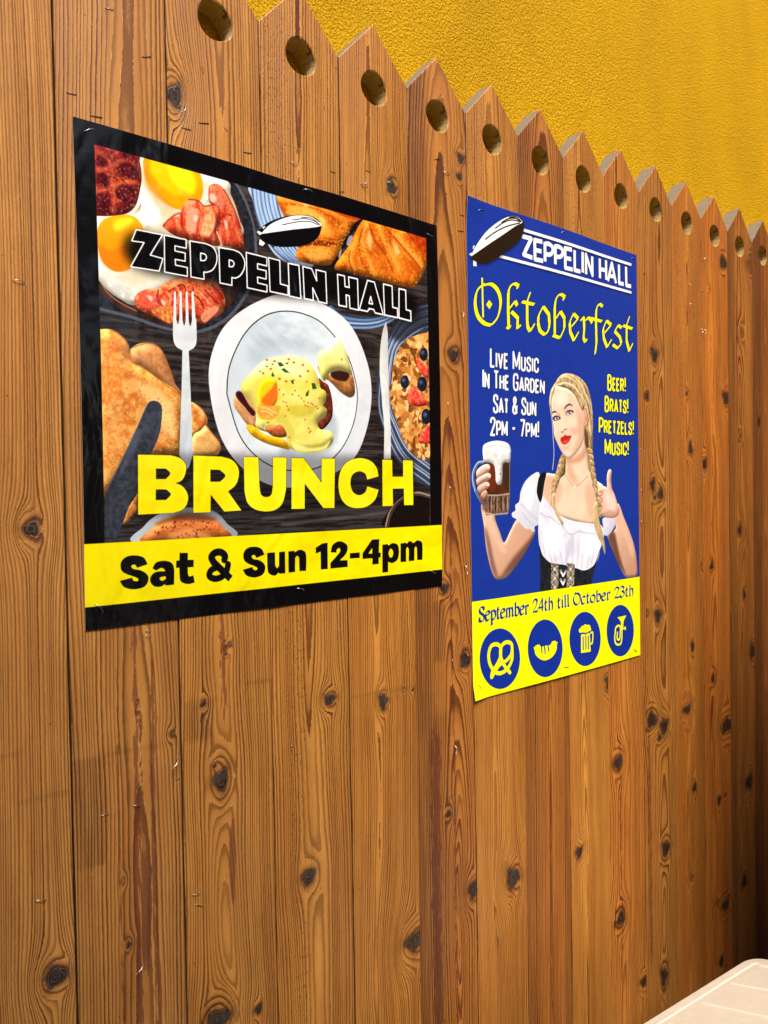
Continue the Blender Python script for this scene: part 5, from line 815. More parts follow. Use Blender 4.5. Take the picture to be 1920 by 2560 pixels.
('p',(22,24,30),['~3490,11302 ~3675,11630 ~4189,11945 ~4857,12032 ~5614,12211 ~6182,12337 ~6771,12168 ~7117,11676 ~7194,11594 ~6844,12259 ~6612,12753 ~6455,13250 3456,12964 ~3504,12174'],{'c2': (36,40,46),'n': (200,200)}),
('p',(20,22,28),['~3766,8724 ~3959,8751 ~3842,9089 ~3717,9565 ~3585,9761 ~3412,9482 ~3417,9246 ~3539,8891'],{}),
('p',(60,56,50),['4157,11922 4608,11994 4499,13063 4082,13023'],{'c2': (170,160,134),'n': (45,45),'k': 5}),
('p',(150,110,116),['~4463,12167 ~4447,12214 ~4405,12247 ~4348,12255 ~4292,12238 ~4252,12199 ~4238,12150 ~4254,12103 ~4296,12070 ~4352,12061 ~4409,12078 ~4449,12117'],{}),
('p',(226,220,200),['~4404,12162 ~4396,12186 ~4376,12202 ~4349,12207 ~4323,12198 ~4304,12179 ~4297,12154 ~4305,12131 ~4325,12114 ~4351,12110 ~4378,12118 ~4397,12138'],{}),
('l',(226,220,190),['4156,11991 4547,12328','4553,12019 4149,12296'],{'al': 0.8,'w': 20}),
('p',(150,110,116),['~4457,12491 ~4441,12538 ~4399,12570 ~4342,12579 ~4286,12561 ~4246,12522 ~4232,12472 ~4248,12425 ~4289,12393 ~4346,12385 ~4402,12402 ~4443,12441'],{}),
('p',(226,220,200),['~4397,12486 ~4389,12510 ~4370,12526 ~4343,12530 ~4317,12521 ~4298,12502 ~4291,12477 ~4299,12454 ~4318,12437 ~4345,12433 ~4371,12442 ~4390,12461'],{}),
('l',(226,220,190),['4149,12312 4541,12652','4547,12344 4143,12618'],{'al': 0.8,'w': 20}),
('p',(150,110,116),['~4451,12815 ~4434,12862 ~4392,12894 ~4336,12902 ~4280,12884 ~4239,12844 ~4225,12795 ~4241,12748 ~4283,12716 ~4339,12708 ~4396,12726 ~4436,12765'],{}),
('p',(226,220,200),['~4391,12810 ~4383,12833 ~4363,12849 ~4337,12853 ~4310,12844 ~4291,12825 ~4285,12800 ~4292,12777 ~4312,12760 ~4338,12756 ~4365,12765 ~4384,12785'],{}),
('l',(226,220,190),['4143,12634 4534,12977','4540,12669 4136,12940'],{'al': 0.8,'w': 20}),
('p',(60,56,50),['5097,11988 5568,12062 5455,13155 5020,13113'],{'c2': (170,160,134),'n': (45,45),'k': 5}),
('p',(150,110,116),['~5417,12238 ~5400,12286 ~5357,12320 ~5297,12328 ~5239,12311 ~5197,12271 ~5182,12220 ~5199,12172 ~5242,12139 ~5301,12130 ~5360,12148 ~5402,12187'],{}),
('p',(226,220,200),['~5355,12233 ~5347,12258 ~5326,12274 ~5298,12279 ~5271,12270 ~5251,12250 ~5244,12225 ~5252,12201 ~5272,12184 ~5300,12180 ~5328,12188 ~5348,12208'],{}),
('l',(226,220,190),['5096,12058 5505,12402','5511,12087 5089,12370'],{'al': 0.8,'w': 21}),
('p',(150,110,116),['~5411,12569 ~5394,12618 ~5350,12651 ~5291,12659 ~5232,12641 ~5190,12601 ~5175,12550 ~5192,12502 ~5236,12469 ~5295,12460 ~5353,12478 ~5396,12518'],{}),
('p',(226,220,200),['~5348,12564 ~5340,12588 ~5320,12605 ~5292,12609 ~5264,12600 ~5245,12580 ~5237,12555 ~5246,12531 ~5266,12514 ~5294,12510 ~5321,12519 ~5341,12539'],{}),
('l',(226,220,190),['5089,12386 5499,12735','5505,12419 5083,12699'],{'al': 0.8,'w': 21}),
('p',(150,110,116),['~5404,12901 ~5387,12949 ~5344,12981 ~5284,12989 ~5226,12971 ~5184,12930 ~5169,12880 ~5186,12832 ~5229,12799 ~5288,12791 ~5347,12809 ~5389,12850'],{}),
('p',(226,220,200),['~5342,12895 ~5334,12919 ~5313,12936 ~5285,12940 ~5258,12931 ~5238,12911 ~5231,12885 ~5239,12861 ~5259,12845 ~5287,12841 ~5315,12850 ~5335,12870'],{}),
('l',(226,220,190),['5083,12715 5492,13067','5498,12751 5076,13028'],{'al': 0.8,'w': 21}),
('l',(236,236,240),['4717,12267 4849,12441 5002,12289','4697,12572 4829,12747 4948,12593'],{'cap': 1,'w': 88}),
('p',(200,200,196),['~4778,12256 ~4769,12279 ~4746,12296 ~4716,12300 ~4686,12291 ~4664,12271 ~4656,12246 ~4665,12223 ~4687,12206 ~4718,12202 ~4748,12211 ~4770,12231'],{}),
('p',(30,30,32),['~4744,12253 ~4740,12265 ~4730,12273 ~4716,12275 ~4703,12271 ~4693,12261 ~4690,12249 ~4694,12237 ~4704,12229 ~4717,12227 ~4731,12231 ~4741,12241'],{}),
('p',(200,200,196),['~5063,12294 ~5055,12318 ~5032,12334 ~5001,12338 ~4970,12329 ~4948,12310 ~4940,12284 ~4949,12260 ~4972,12244 ~5003,12240 ~5033,12249 ~5056,12269'],{}),
('p',(30,30,32),['~5029,12291 ~5025,12303 ~5015,12312 ~5001,12314 ~4988,12309 ~4978,12300 ~4974,12287 ~4978,12275 ~4989,12267 ~5002,12265 ~5016,12269 ~5026,12279'],{}),
('p',(200,200,196),['~4758,12565 ~4749,12588 ~4727,12605 ~4696,12608 ~4666,12599 ~4644,12580 ~4637,12555 ~4645,12531 ~4668,12515 ~4698,12511 ~4728,12520 ~4750,12540'],{}),
('p',(30,30,32),['~4724,12562 ~4721,12574 ~4710,12582 ~4697,12584 ~4683,12580 ~4673,12570 ~4670,12557 ~4674,12545 ~4684,12537 ~4698,12535 ~4711,12540 ~4721,12549'],{}),
('p',(200,200,196),['~5002,12601 ~4994,12625 ~4971,12642 ~4940,12646 ~4910,12636 ~4887,12616 ~4880,12591 ~4888,12567 ~4911,12551 ~4942,12547 ~4973,12556 ~4995,12576'],{}),
('p',(30,30,32),['~4968,12599 ~4965,12611 ~4954,12619 ~4941,12621 ~4927,12616 ~4917,12607 ~4914,12594 ~4917,12582 ~4928,12574 ~4941,12572 ~4955,12576 ~4965,12586'],{}),
('p',(238,196,180),['~7084,9441 ~7238,9270 ~7581,9229 ~7695,9273 ~7694,8926 ~7769,8656 ~7917,8568 ~8024,8663 ~7988,8925 ~8005,9275 ~8196,9540 ~8364,9851 ~8501,10163 ~8378,10381 ~7944,10455 ~7406,10373 ~7144,10258 ~7111,9999 ~7079,9698'],{'c2': (222,170,150),'n': (300,300),'v': (70,0.4)}),
('l',(176,112,96),['~7122,9441 ~7311,9426 ~7385,9522 ~7156,9613'],{'b': 23,'w': 45}),
('l',(176,112,96),['~7102,9698 ~7306,9680 ~7379,9789 ~7129,9871'],{'b': 23,'w': 45}),
('l',(176,112,96),['~7127,9978 ~7323,9969 ~7351,10069 ~7154,10107'],{'b': 23,'w': 45}),
('p',(246,212,198),['~7500,9445 ~8039,9538 ~8268,9893 ~8103,10285 ~7720,9969'],{'b': 122,'al': 0.8}),
('p',(196,136,116),['~7257,10261 ~7790,10385 ~8340,10291 ~7872,10147'],{'b': 76,'al': 0.7}),
('l',(190,124,106),['~7993,8663 ~7956,8969 ~8013,9275'],{'b': 16,'w': 31}),
('l',(92,116,150),['~675,8401 ~373,8442 ~162,8717 ~134,9007 ~246,9335 ~457,9630 ~673,9817'],{'w': 110}),
('l',(196,208,222),['~675,8390 ~374,8424 ~141,8699 ~107,9007 ~218,9353'],{'w': 33}),
('l',(50,40,40),['~590,8512 ~370,8588 ~246,8825 ~261,9153 ~434,9446 ~648,9706'],{'w': 33}),
('p',(58,28,16),['650,8273 1972,8249 1937,9388 ~1875,9540 ~1817,10070 ~1629,10132 ~945,10120 ~695,10076 ~690,9523 655,9375'],{'c2': (90,44,22),'g': (753,8639,1886,9008)}),
('p',(116,44,20),['~980,8452 ~1205,8486 ~1219,9157 ~1016,9379 ~852,9230'],{'b': 78,'al': 0.8}),
('p',(48,40,30),['~1604,8556 ~1895,8553 ~1911,9236 ~1675,9310'],{'b': 46,'al': 0.8}),
('p',(86,58,40),['680,9468 1924,9426 ~1817,10070 ~1629,10132 ~945,10120 ~695,10076'],{'c2': (140,110,90),'n': (50,120),'k': 3}),
('l',(28,18,14),['~929,9526 ~891,9748 ~908,10008'],{'b': 17,'w': 45}),
('l',(206,188,170),['~1008,9528 ~981,9750 ~981,10010'],{'b': 11,'al': 0.8,'w': 22}),
('l',(28,18,14),['~1211,9530 ~1172,9754 ~1190,10015'],{'b': 17,'w': 45}),
('l',(206,188,170),['~1291,9531 ~1263,9755 ~1263,10017'],{'b': 11,'al': 0.8,'w': 23}),
('l',(28,18,14),['~1497,9534 ~1458,9759 ~1475,10023'],{'b': 17,'w': 46}),
('l',(206,188,170),['~1578,9535 ~1550,9761 ~1550,10025'],{'b': 12,'al': 0.8,'w': 23}),
('l',(28,18,14),['~1729,9538 ~1689,9764 ~1707,10029'],{'b': 17,'w': 47}),
('l',(206,188,170),['~1810,9539 ~1782,9766 ~1783,10031'],{'b': 12,'al': 0.8,'w': 23}),
('l',(190,180,176),['~695,10058 ~1170,10115 ~1805,10088','~708,9468 ~1297,9494 ~1907,9434'],{'b': 17,'al': 0.9,'w': 39}),
('l',(150,150,160),['1929,8325 1902,9388'],{'al': 0.7,'w': 29}),
('p',(238,236,236),['~623,8273 ~600,8054 ~659,7850 ~995,7730 ~1392,7691 ~1795,7742 ~1968,7869 ~1987,8097 ~1946,8382 ~1607,8425 ~1553,8783 ~1506,9083 ~1361,9150 ~1221,9045 ~1200,8710 ~1120,8487 ~869,8417 ~648,8401'],{'c2': (214,212,212),'n': (200,200),'v': (70,0.4)}),
('p',(252,252,252),['~712,7978 ~1218,7853 ~1908,7928 ~1905,8098 ~1213,8076'],{'b': 77,'al': 0.8}),
('l',(196,194,194),['~684,7960 ~1218,7853 ~1938,7927'],{'b': 28,'w': 33}),
('p',(130,60,60),['~1490,8783 ~1485,8798 ~1472,8809 ~1455,8813 ~1437,8809 ~1425,8798 ~1421,8783 ~1426,8768 ~1438,8757 ~1456,8753 ~1473,8757 ~1485,8768'],{}),
('p',(150,90,90),['~1510,8633 ~1507,8642 ~1498,8649 ~1487,8652 ~1475,8649 ~1467,8642 ~1464,8633 ~1467,8624 ~1476,8617 ~1487,8614 ~1499,8617 ~1507,8623'],{}),
('p',(230,184,166),['~286,8716 ~535,8531 ~812,8462 ~956,8534 ~919,8675 ~722,8787 ~363,8934'],{'c2': (200,144,122),'g': (644,8567,459,9520),'v': (67,0.4)}),
('l',(150,92,76),['~956,8534 ~919,8675 ~722,8787 ~363,8934'],{'b': 11,'al': 0.8,'w': 22}),
('p',(230,184,166),['~281,8971 ~584,8824 ~862,8749 ~983,8841 ~885,8971 ~578,9081 ~358,9172'],{'c2': (200,144,122),'g': (644,8567,459,9520),'v': (70,0.4)}),
('l',(150,92,76),['~983,8841 ~885,8971 ~578,9081 ~358,9172'],{'b': 11,'al': 0.8,'w': 22}),
('p',(230,184,166),['~329,9226 ~606,9081 ~828,9045 ~909,9156 ~767,9284 ~516,9411 ~407,9409'],{'c2': (200,144,122),'g': (644,8567,459,9520),'v': (58,0.4)}),
('l',(150,92,76),['~909,9156 ~767,9284 ~516,9411 ~407,9409'],{'b': 11,'al': 0.8,'w': 22}),
('p',(230,184,166),['~432,9519 ~628,9338 ~766,9340 ~803,9451 ~650,9596 ~538,9668'],{'c2': (200,144,122),'g': (644,8567,459,9520),'v': (37,0.4)}),
('l',(150,92,76),['~766,9340 ~803,9451 ~650,9596 ~538,9668'],{'b': 11,'al': 0.8,'w': 22}),
('p',(248,214,206),['~938,8564 ~928,8593 ~901,8615 ~864,8623 ~828,8616 ~802,8594 ~793,8565 ~803,8535 ~831,8513 ~867,8505 ~903,8513 ~929,8534'],{'b': 17}),
('p',(248,214,206),['~977,8852 ~967,8882 ~940,8904 ~903,8912 ~867,8904 ~841,8882 ~832,8853 ~842,8823 ~869,8801 ~906,8793 ~942,8801 ~968,8823'],{'b': 17}),
('p',(248,214,206),['~904,9137 ~894,9167 ~866,9189 ~830,9196 ~794,9188 ~768,9166 ~759,9137 ~769,9107 ~796,9086 ~833,9078 ~869,9086 ~895,9108'],{'b': 17}),
('p',(120,74,58),['~353,9409 ~622,9596 ~697,9965 ~560,9962 ~498,9740'],{'b': 43,'al': 0.8}),
('p',(212,186,134),['~5275,5124 ~4996,5182 ~4735,5317 ~4539,5527 ~4329,5735 ~4215,5974 ~4171,6282 ~4234,6546 ~4295,6677 ~4401,6076 ~5051,5680 ~5707,5987 ~6210,6353 ~6368,7068 ~6294,7353 ~6287,7675 ~6456,7952 ~6703,7825 ~6819,7334 ~6845,6885 ~6820,6317 ~6705,5919 ~6503,5529 ~6162,5276 ~5724,5144'],{'c2': (168,134,88),'n': (110,260),'k': 2.6,'v': (70,0.4)}),
('p',(92,66,46),['~6295,5485 ~6393,5779 ~6491,6135 ~6589,6492 ~6724,6728 ~6732,6322 ~6600,5926 ~6397,5578'],{'c2': (150,118,80),'n': (40,120),'b': 35,'al': 0.9}),
('p',(78,54,38),['~6299,7071 ~6436,7146 ~6536,7425 ~6564,7748 ~6457,7872 ~6322,7674 ~6276,7394'],{'b': 35,'al': 0.9}),
('l',(240,224,184),['~5324,5150 ~5789,5247 ~6158,5496 ~6393,5819 ~6596,6128'],{'b': 17,'al': 0.8,'w': 46}),
('l',(240,224,184),['~5061,5212 ~5520,5290 ~5919,5515 ~6185,5834'],{'b': 16,'al': 0.8,'w': 46}),
('l',(150,116,76),['~5519,5369 ~5851,5500 ~6049,5804 ~6145,6157'],{'b': 17,'al': 0.8,'w': 47}),
('l',(240,224,184),['~6257,5668 ~6495,5933 ~6662,6326 ~6760,6726'],{'b': 17,'al': 0.8,'w': 48}),
('l',(150,118,80),['~5723,5174 ~6228,5390 ~6533,5729 ~6736,6119'],{'b': 17,'al': 0.8,'w': 47}),
('l',(240,224,184),['~6462,5814 ~6700,6162 ~6799,6521'],{'b': 17,'al': 0.8,'w': 49}),
('l',(240,224,184),['~6582,6836 ~6683,7034 ~6713,7337'],{'b': 18,'al': 0.8,'w': 49}),
('l',(150,118,78),['~6506,7143 ~6607,7341 ~6638,7583'],{'b': 17,'al': 0.8,'w': 49}),
('l',(240,228,190),['~4799,5331 ~5125,5245 ~5520,5310'],{'b': 16,'al': 0.8,'w': 45}),
('l',(224,204,158),['~6049,5804 ~6215,6072 ~6279,6309'],{'b': 17,'al': 0.8,'w': 48}),
('p',(244,214,192),['~4569,5640 ~4407,5806 ~4323,6043 ~4302,6312 ~4328,6579 ~4355,6808 ~4412,7133 ~4454,7420 ~4655,7723 ~4876,7989 ~5068,8161 ~5264,8200 ~5497,8162 ~5803,7967 ~6080,7721 ~6251,7435 ~6282,7072 ~6273,6650 ~6175,6395 ~5975,6128 ~5709,5868 ~5346,5697 ~4890,5654'],{'c2': (238,200,174),'n': (700,700),'v': (70,0.4)}),
('p',(214,160,128),['~5834,6375 ~6137,6557 ~6250,6953 ~6231,7395 ~6011,7743 ~5667,8030 ~5330,8195 ~5672,7772 ~5883,7368 ~5823,6972'],{'b': 142,'al': 0.7}),
('p',(250,226,204),['~4467,5956 ~4790,5778 ~5244,5861 ~5238,6175 ~4779,6360 ~4461,6264'],{'b': 127,'al': 0.9}),
('p',(248,216,190),['~5226,6803 ~5559,6708 ~5791,6874 ~5618,7120 ~5320,7054'],{'b': 112,'al': 0.8}),
('p',(226,160,128),['~5485,7066 ~5820,7092 ~5885,7248 ~5647,7337 ~5416,7227'],{'b': 100,'al': 0.7}),
('p',(246,214,188),['~4416,6940 ~4607,6912 ~4700,7081 ~4600,7279 ~4473,7265'],{'b': 70,'al': 0.7}),
('p',(250,218,190),['~4807,6552 ~4968,6621 ~5027,6891 ~5221,7058 ~5021,7204 ~4796,7135 ~4735,6944'],{'b': 58,'al': 0.75}),
('p',(204,146,116),['~4550,6567 ~4806,6630 ~4835,6784 ~4769,6865 ~4707,6713'],{'b': 51,'al': 0.8}),
('p',(212,156,126),['~5102,6419 ~5233,6411 ~5164,6611 ~5064,6694'],{'b': 52,'al': 0.8}),
('p',(226,164,136),['~6226,6412 ~6315,6266 ~6471,6277 ~6554,6454 ~6566,6736 ~6475,6942 ~6334,7059 ~6249,6993 ~6237,6712'],{'c2': (206,140,112),'n': (160,160),'v': (34,0.4)}),
('l',(186,114,92),['~6313,6347 ~6434,6380 ~6464,6620 ~6373,6826'],{'b': 21,'w': 35}),
('p',(206,180,128),['~4569,5621 ~4828,5523 ~5251,5508 ~5682,5573 ~5914,5774 ~6146,6077 ~6314,6307 ~6140,6397 ~5940,6170 ~5676,5870 ~5313,5700 ~4890,5634'],{'c2': (146,110,70),'n': (90,200),'k': 3,'v': (70,0.4)}),
('l',(246,238,216),['~4601,5618 ~5120,5490 ~5548,5544 ~5848,5699 ~6251,5990 ~6487,6337 ~6618,6794 ~6576,7140','~4731,5550 ~5252,5469 ~5715,5590 ~6048,5844'],{'b': 6,'w': 29}),
('l',(240,230,210),['~4569,5621 ~4344,5811 ~4226,6202 ~4271,6583 ~4337,6944 ~4374,7423 ~4412,7903 ~4389,8289 ~4312,8637'],{'b': 3,'w': 32}),
('p',(196,168,118),['~4506,5606 ~4312,5813 ~4211,6127 ~4236,6470 ~4354,6079 ~4502,5799'],{'c2': (234,216,170),'n': (30,120),'v': (29,0.4)}),
('p',(74,52,42),['~5037,6413 ~5170,6297 ~5336,6218 ~5468,6229 ~5593,6314 ~5401,6273 ~5235,6332 ~5069,6430'],{'b': 10}),
('p',(80,56,46),['~4328,6608 ~4392,6547 ~4519,6530 ~4620,6573 ~4486,6590 ~4343,6627'],{'b': 9}),
('p',(60,44,42),['~5181,6580 ~5232,6489 ~5398,6450 ~5630,6486 ~5528,6561 ~5361,6629 ~5229,6646'],{'b': 16,'al': 0.85}),
('p',(232,226,222),['~5217,6588 ~5297,6515 ~5430,6498 ~5529,6531 ~5428,6596 ~5278,6632'],{}),
('p',(98,108,106),['~5449,6548 ~5438,6575 ~5408,6596 ~5368,6605 ~5328,6600 ~5300,6583 ~5290,6557 ~5301,6529 ~5330,6508 ~5370,6499 ~5410,6504 ~5439,6522'],{}),
('p',(16,16,18),['~5409,6546 ~5404,6559 ~5390,6569 ~5372,6574 ~5354,6571 ~5341,6563 ~5336,6550 ~5341,6537 ~5355,6527 ~5373,6522 ~5391,6525 ~5404,6533'],{}),
('p',(255,255,255),['~5419,6530 ~5417,6536 ~5411,6540 ~5402,6542 ~5394,6541 ~5388,6537 ~5386,6532 ~5389,6526 ~5395,6521 ~5403,6519 ~5411,6520 ~5417,6524'],{}),
('l',(24,18,20),['~5191,6580 ~5265,6497 ~5414,6459 ~5630,6490'],{'b': 7,'w': 36}),
('p',(56,40,40),['~4374,6798 ~4452,6726 ~4643,6707 ~4835,6774 ~4705,6839 ~4512,6887 ~4417,6873'],{'b': 19,'al': 0.9}),
('p',(230,224,222),['~4482,6802 ~4547,6750 ~4659,6739 ~4738,6779 ~4641,6833 ~4529,6857'],{}),
('p',(98,108,106),['~4677,6784 ~4668,6809 ~4643,6828 ~4609,6836 ~4575,6831 ~4551,6815 ~4543,6791 ~4552,6767 ~4577,6747 ~4611,6739 ~4644,6744 ~4669,6761'],{}),
('p',(16,16,18),['~4645,6782 ~4641,6794 ~4629,6803 ~4613,6807 ~4597,6805 ~4585,6797 ~4581,6785 ~4585,6774 ~4597,6764 ~4614,6760 ~4629,6763 ~4641,6771'],{}),
('p',(255,255,255),['~4652,6768 ~4650,6773 ~4645,6777 ~4639,6778 ~4632,6777 ~4628,6774 ~4626,6769 ~4628,6765 ~4633,6761 ~4639,6759 ~4646,6760 ~4650,6763'],{}),
('l',(24,18,20),['~4374,6807 ~4467,6735 ~4643,6709 ~4829,6775'],{'b': 6,'w': 35}),
('l',(170,100,80),['~4826,7251 ~4955,7275 ~5022,7184 ~5219,7137'],{'b': 16,'w': 29}),
('p',(120,56,46),['~5007,7253 ~5001,7262 ~4984,7269 ~4961,7273 ~4938,7271 ~4922,7265 ~4916,7257 ~4922,7248 ~4939,7241 ~4962,7238 ~4985,7239 ~5001,7245'],{'b': 10}),
('p',(140,72,58),['~5172,7164 ~5165,7173 ~5146,7179 ~5120,7182 ~5093,7181 ~5074,7176 ~5068,7169 ~5075,7161 ~5094,7154 ~5120,7151 ~5146,7152 ~5166,7157'],{'b': 10}),
('p',(196,36,34),['~4797,7563 ~4854,7464 ~5017,7399 ~5100,7347 ~5214,7382 ~5479,7373 ~5345,7427 ~5146,7493 ~4949,7538'],{}),
('p',(224,40,38),['~4819,7572 ~5015,7536 ~5212,7471 ~5472,7379 ~5376,7544 ~5209,7667 ~5011,7712 ~4882,7657'],{}),
('l',(110,14,18),['~4806,7563 ~4982,7547 ~5179,7472 ~5345,7427 ~5496,7366'],{'b': 3,'w': 19}),
('p',(244,110,100),['~4980,7615 ~5145,7571 ~5244,7548 ~5111,7631'],{'b': 20,'al': 0.8}),
('p',(214,158,132),['~4944,7792 ~5206,7785 ~5407,7661 ~5271,7822 ~5008,7869'],{'b': 46,'al': 0.7}),
('p',(248,214,190),['~5006,7986 ~5269,7960 ~5466,8034 ~5232,8157'],{'b': 59,'al': 0.7}),
('p',(206,178,124),['~6459,7791 ~6773,7843 ~6805,8026 ~6560,7970'],{'c2': (150,116,72),'n': (30,80),'k': 2,'v': (34,0.4)}),
('l',(140,108,70),['~6459,7791 ~6596,7929 ~6805,8026'],{'b': 10,'w': 17}),
('p',(232,214,170),['~6503,8012 ~6819,8066 ~6850,8249 ~6605,8192'],{'c2': (150,116,72),'n': (30,80),'k': 2,'v': (34,0.4)}),
('l',(140,108,70),['~6503,8012 ~6641,8151 ~6850,8249'],{'b': 10,'w': 17}),
('p',(206,178,124),['~6548,8234 ~6864,8290 ~6896,8473 ~6650,8415'],{'c2': (150,116,72),'n': (30,80),'k': 2,'v': (34,0.4)}),
('l',(140,108,70),['~6548,8234 ~6686,8374 ~6896,8473'],{'b': 11,'w': 18}),
('p',(232,214,170),['~6593,8456 ~6909,8514 ~6941,8697 ~6695,8638'],{'c2': (150,116,72),'n': (30,80),'k': 2,'v': (34,0.4)}),
('l',(140,108,70),['~6593,8456 ~6731,8597 ~6941,8697'],{'b': 11,'w': 18}),
('p',(206,178,124),['~6637,8679 ~6955,8738 ~6987,8922 ~6740,8861'],{'c2': (150,116,72),'n': (30,80),'k': 2,'v': (35,0.4)}),
('l',(140,108,70),['~6637,8679 ~6776,8820 ~6987,8922'],{'b': 11,'w': 18}),
('p',(232,214,170),['~6682,8902 ~7001,8963 ~7033,9147 ~6785,9085'],{'c2': (150,116,72),'n': (30,80),'k': 2,'v': (35,0.4)}),
('l',(140,108,70),['~6682,8902 ~6821,9045 ~7033,9147'],{'b': 11,'w': 18}),
('p',(206,178,124),['~6727,9126 ~7046,9188 ~7079,9373 ~6830,9310'],{'c2': (150,116,72),'n': (30,80),'k': 2,'v': (35,0.4)}),
('l',(140,108,70),['~6727,9126 ~6866,9269 ~7079,9373'],{'b': 11,'w': 18}),
('p',(196,166,112),['~6520,8420 ~6753,8476 ~6765,8646 ~6575,8605'],{'c2': (140,106,66),'n': (30,80)}),
('l',(140,108,70),['~6520,8420 ~6620,8529 ~6765,8646'],{'b': 15,'w': 19}),
('p',(226,204,158),['~6582,8588 ~6817,8646 ~6828,8816 ~6637,8774'],{'c2': (140,106,66),'n': (30,80)}),
('l',(140,108,70),['~6582,8588 ~6683,8698 ~6828,8816'],{'b': 15,'w': 19}),
('p',(196,166,112),['~6645,8757 ~6880,8816 ~6892,8986 ~6700,8944'],{'c2': (140,106,66),'n': (30,80)}),
('l',(140,108,70),['~6645,8757 ~6746,8867 ~6892,8986'],{'b': 15,'w': 19}),
('p',(226,204,158),['~6708,8927 ~6944,8986 ~6955,9157 ~6763,9114'],{'c2': (140,106,66),'n': (30,80)}),
('l',(140,108,70),['~6708,8927 ~6809,9038 ~6955,9157'],{'b': 15,'w': 19}),
('p',(196,166,112),['~6771,9097 ~7007,9158 ~7019,9329 ~6827,9285'],{'c2': (140,106,66),'n': (30,80)}),
('l',(140,108,70),['~6771,9097 ~6873,9208 ~7019,9329'],{'b': 15,'w': 19}),
('p',(226,204,158),['~6834,9268 ~7071,9329 ~7083,9501 ~6890,9456'],{'c2': (140,106,66),'n': (30,80)}),
('l',(140,108,70),['~6834,9268 ~6936,9379 ~7083,9501'],{'b': 15,'w': 19}),
('p',(214,188,136),['~6920,9824 ~7173,9889 ~7185,10069 ~6991,10005'],{'c2': (150,116,72),'n': (30,80),'v': (26,0.4)}),
('p',(196,166,112),['~6898,9439 ~7136,9501 ~7147,9673 ~6954,9628'],{'c2': (140,106,66),'n': (30,80)}),
('l',(140,108,70),['~6898,9439 ~7000,9551 ~7147,9673'],{'b': 15,'w': 19}),
('p',(214,188,136),['~6984,9996 ~7238,10062 ~7250,10243 ~7055,10178'],{'c2': (150,116,72),'n': (30,80),'v': (26,0.4)}),
('p',(226,204,158),['~6961,9611 ~7200,9674 ~7212,9846 ~7018,9800'],{'c2': (140,106,66),'n': (30,80),'v': (25,0.4)}),
('l',(140,108,70),['~6961,9611 ~7064,9724 ~7212,9846'],{'b': 15,'w': 19}),
('p',(214,188,136),['~7048,10169 ~7303,10236 ~7314,10418 ~7119,10351'],{'c2': (150,116,72),'n': (30,80),'v': (26,0.4)}),
('p',(196,166,112),['~7025,9783 ~7265,9847 ~7277,10020 ~7082,9973'],{'c2': (140,106,66),'n': (30,80),'v': (25,0.4)}),
('l',(140,108,70),['~7025,9783 ~7128,9896 ~7277,10020'],{'b': 15,'w': 19}),
('p',(222,198,148),['~6852,9865 ~7076,9870 ~7176,10560 ~7393,11086 ~7520,11613 ~7470,11827 ~7309,11471 ~7016,11069 ~6801,10632 ~6772,10204'],{'c2': (176,142,92),'n': (24,200),'k': 3,'v': (70,0.4)}),
('p',(176,140,90),['~4868,8074 ~5104,8151 ~5097,8519 ~5058,8765 ~4783,8929 ~4575,9253 ~4371,9494 ~4276,9251 ~4327,9010 ~4519,8727 ~4659,8402'],{'c2': (120,88,52),'n': (50,90),'k': 3,'v': (70,0.4)}),
('p',(202,170,116),['~4729,8280 ~4988,8178 ~5039,8340 ~4820,8449'],{'c2': (150,114,70),'n': (30,80),'v': (31,0.4)}),
('l',(146,112,74),['~4988,8178 ~4889,8334 ~4820,8449'],{'b': 14,'w': 19}),
('p',(224,200,150),['~4624,8492 ~4882,8391 ~4933,8554 ~4714,8661'],{'c2': (150,114,70),'n': (30,80),'v': (30,0.4)}),
('l',(146,112,74),['~4882,8391 ~4784,8547 ~4714,8661'],{'b': 14,'w': 19}),
('p',(202,170,116),['~4519,8703 ~4776,8604 ~4827,8766 ~4609,8873'],{'c2': (150,114,70),'n': (30,80),'v': (30,0.4)}),
('l',(146,112,74),['~4776,8604 ~4679,8759 ~4609,8873'],{'b': 13,'w': 19}),
('p',(224,200,150),['~4415,8914 ~4671,8816 ~4721,8978 ~4505,9083'],{'c2': (150,114,70),'n': (30,80),'v': (30,0.4)}),
('l',(146,112,74),['~4671,8816 ~4574,8970 ~4505,9083'],{'b': 13,'w': 19}),
('p',(202,170,116),['~4312,9123 ~4566,9027 ~4616,9189 ~4401,9293'],{'c2': (150,114,70),'n': (30,80),'v': (30,0.4)}),
('l',(146,112,74),['~4566,9027 ~4470,9180 ~4401,9293'],{'b': 13,'w': 19}),
('p',(224,200,150),['~4209,9331 ~4462,9236 ~4512,9398 ~4298,9501'],{'c2': (150,114,70),'n': (30,80),'v': (30,0.4)}),
('l',(146,112,74),['~4462,9236 ~4366,9389 ~4298,9501'],{'b': 13,'w': 19}),
('p',(228,204,156),['~4318,9453 ~4437,9495 ~4430,9818 ~4559,10063 ~4755,10312 ~4921,10522 ~4851,10601 ~4554,10306 ~4328,9977 ~4234,9733'],{'c2': (186,152,100),'n': (24,200),'k': 3,'v': (68,0.4)}),
('l',(120,76,50),['~4243,9251 ~4276,9573 ~4217,9894'],{'b': 20,'al': 0.7,'w': 26}),
('p',(248,246,8),['-100,12881 10100,12881 10100,17000 -100,17000'],{}),
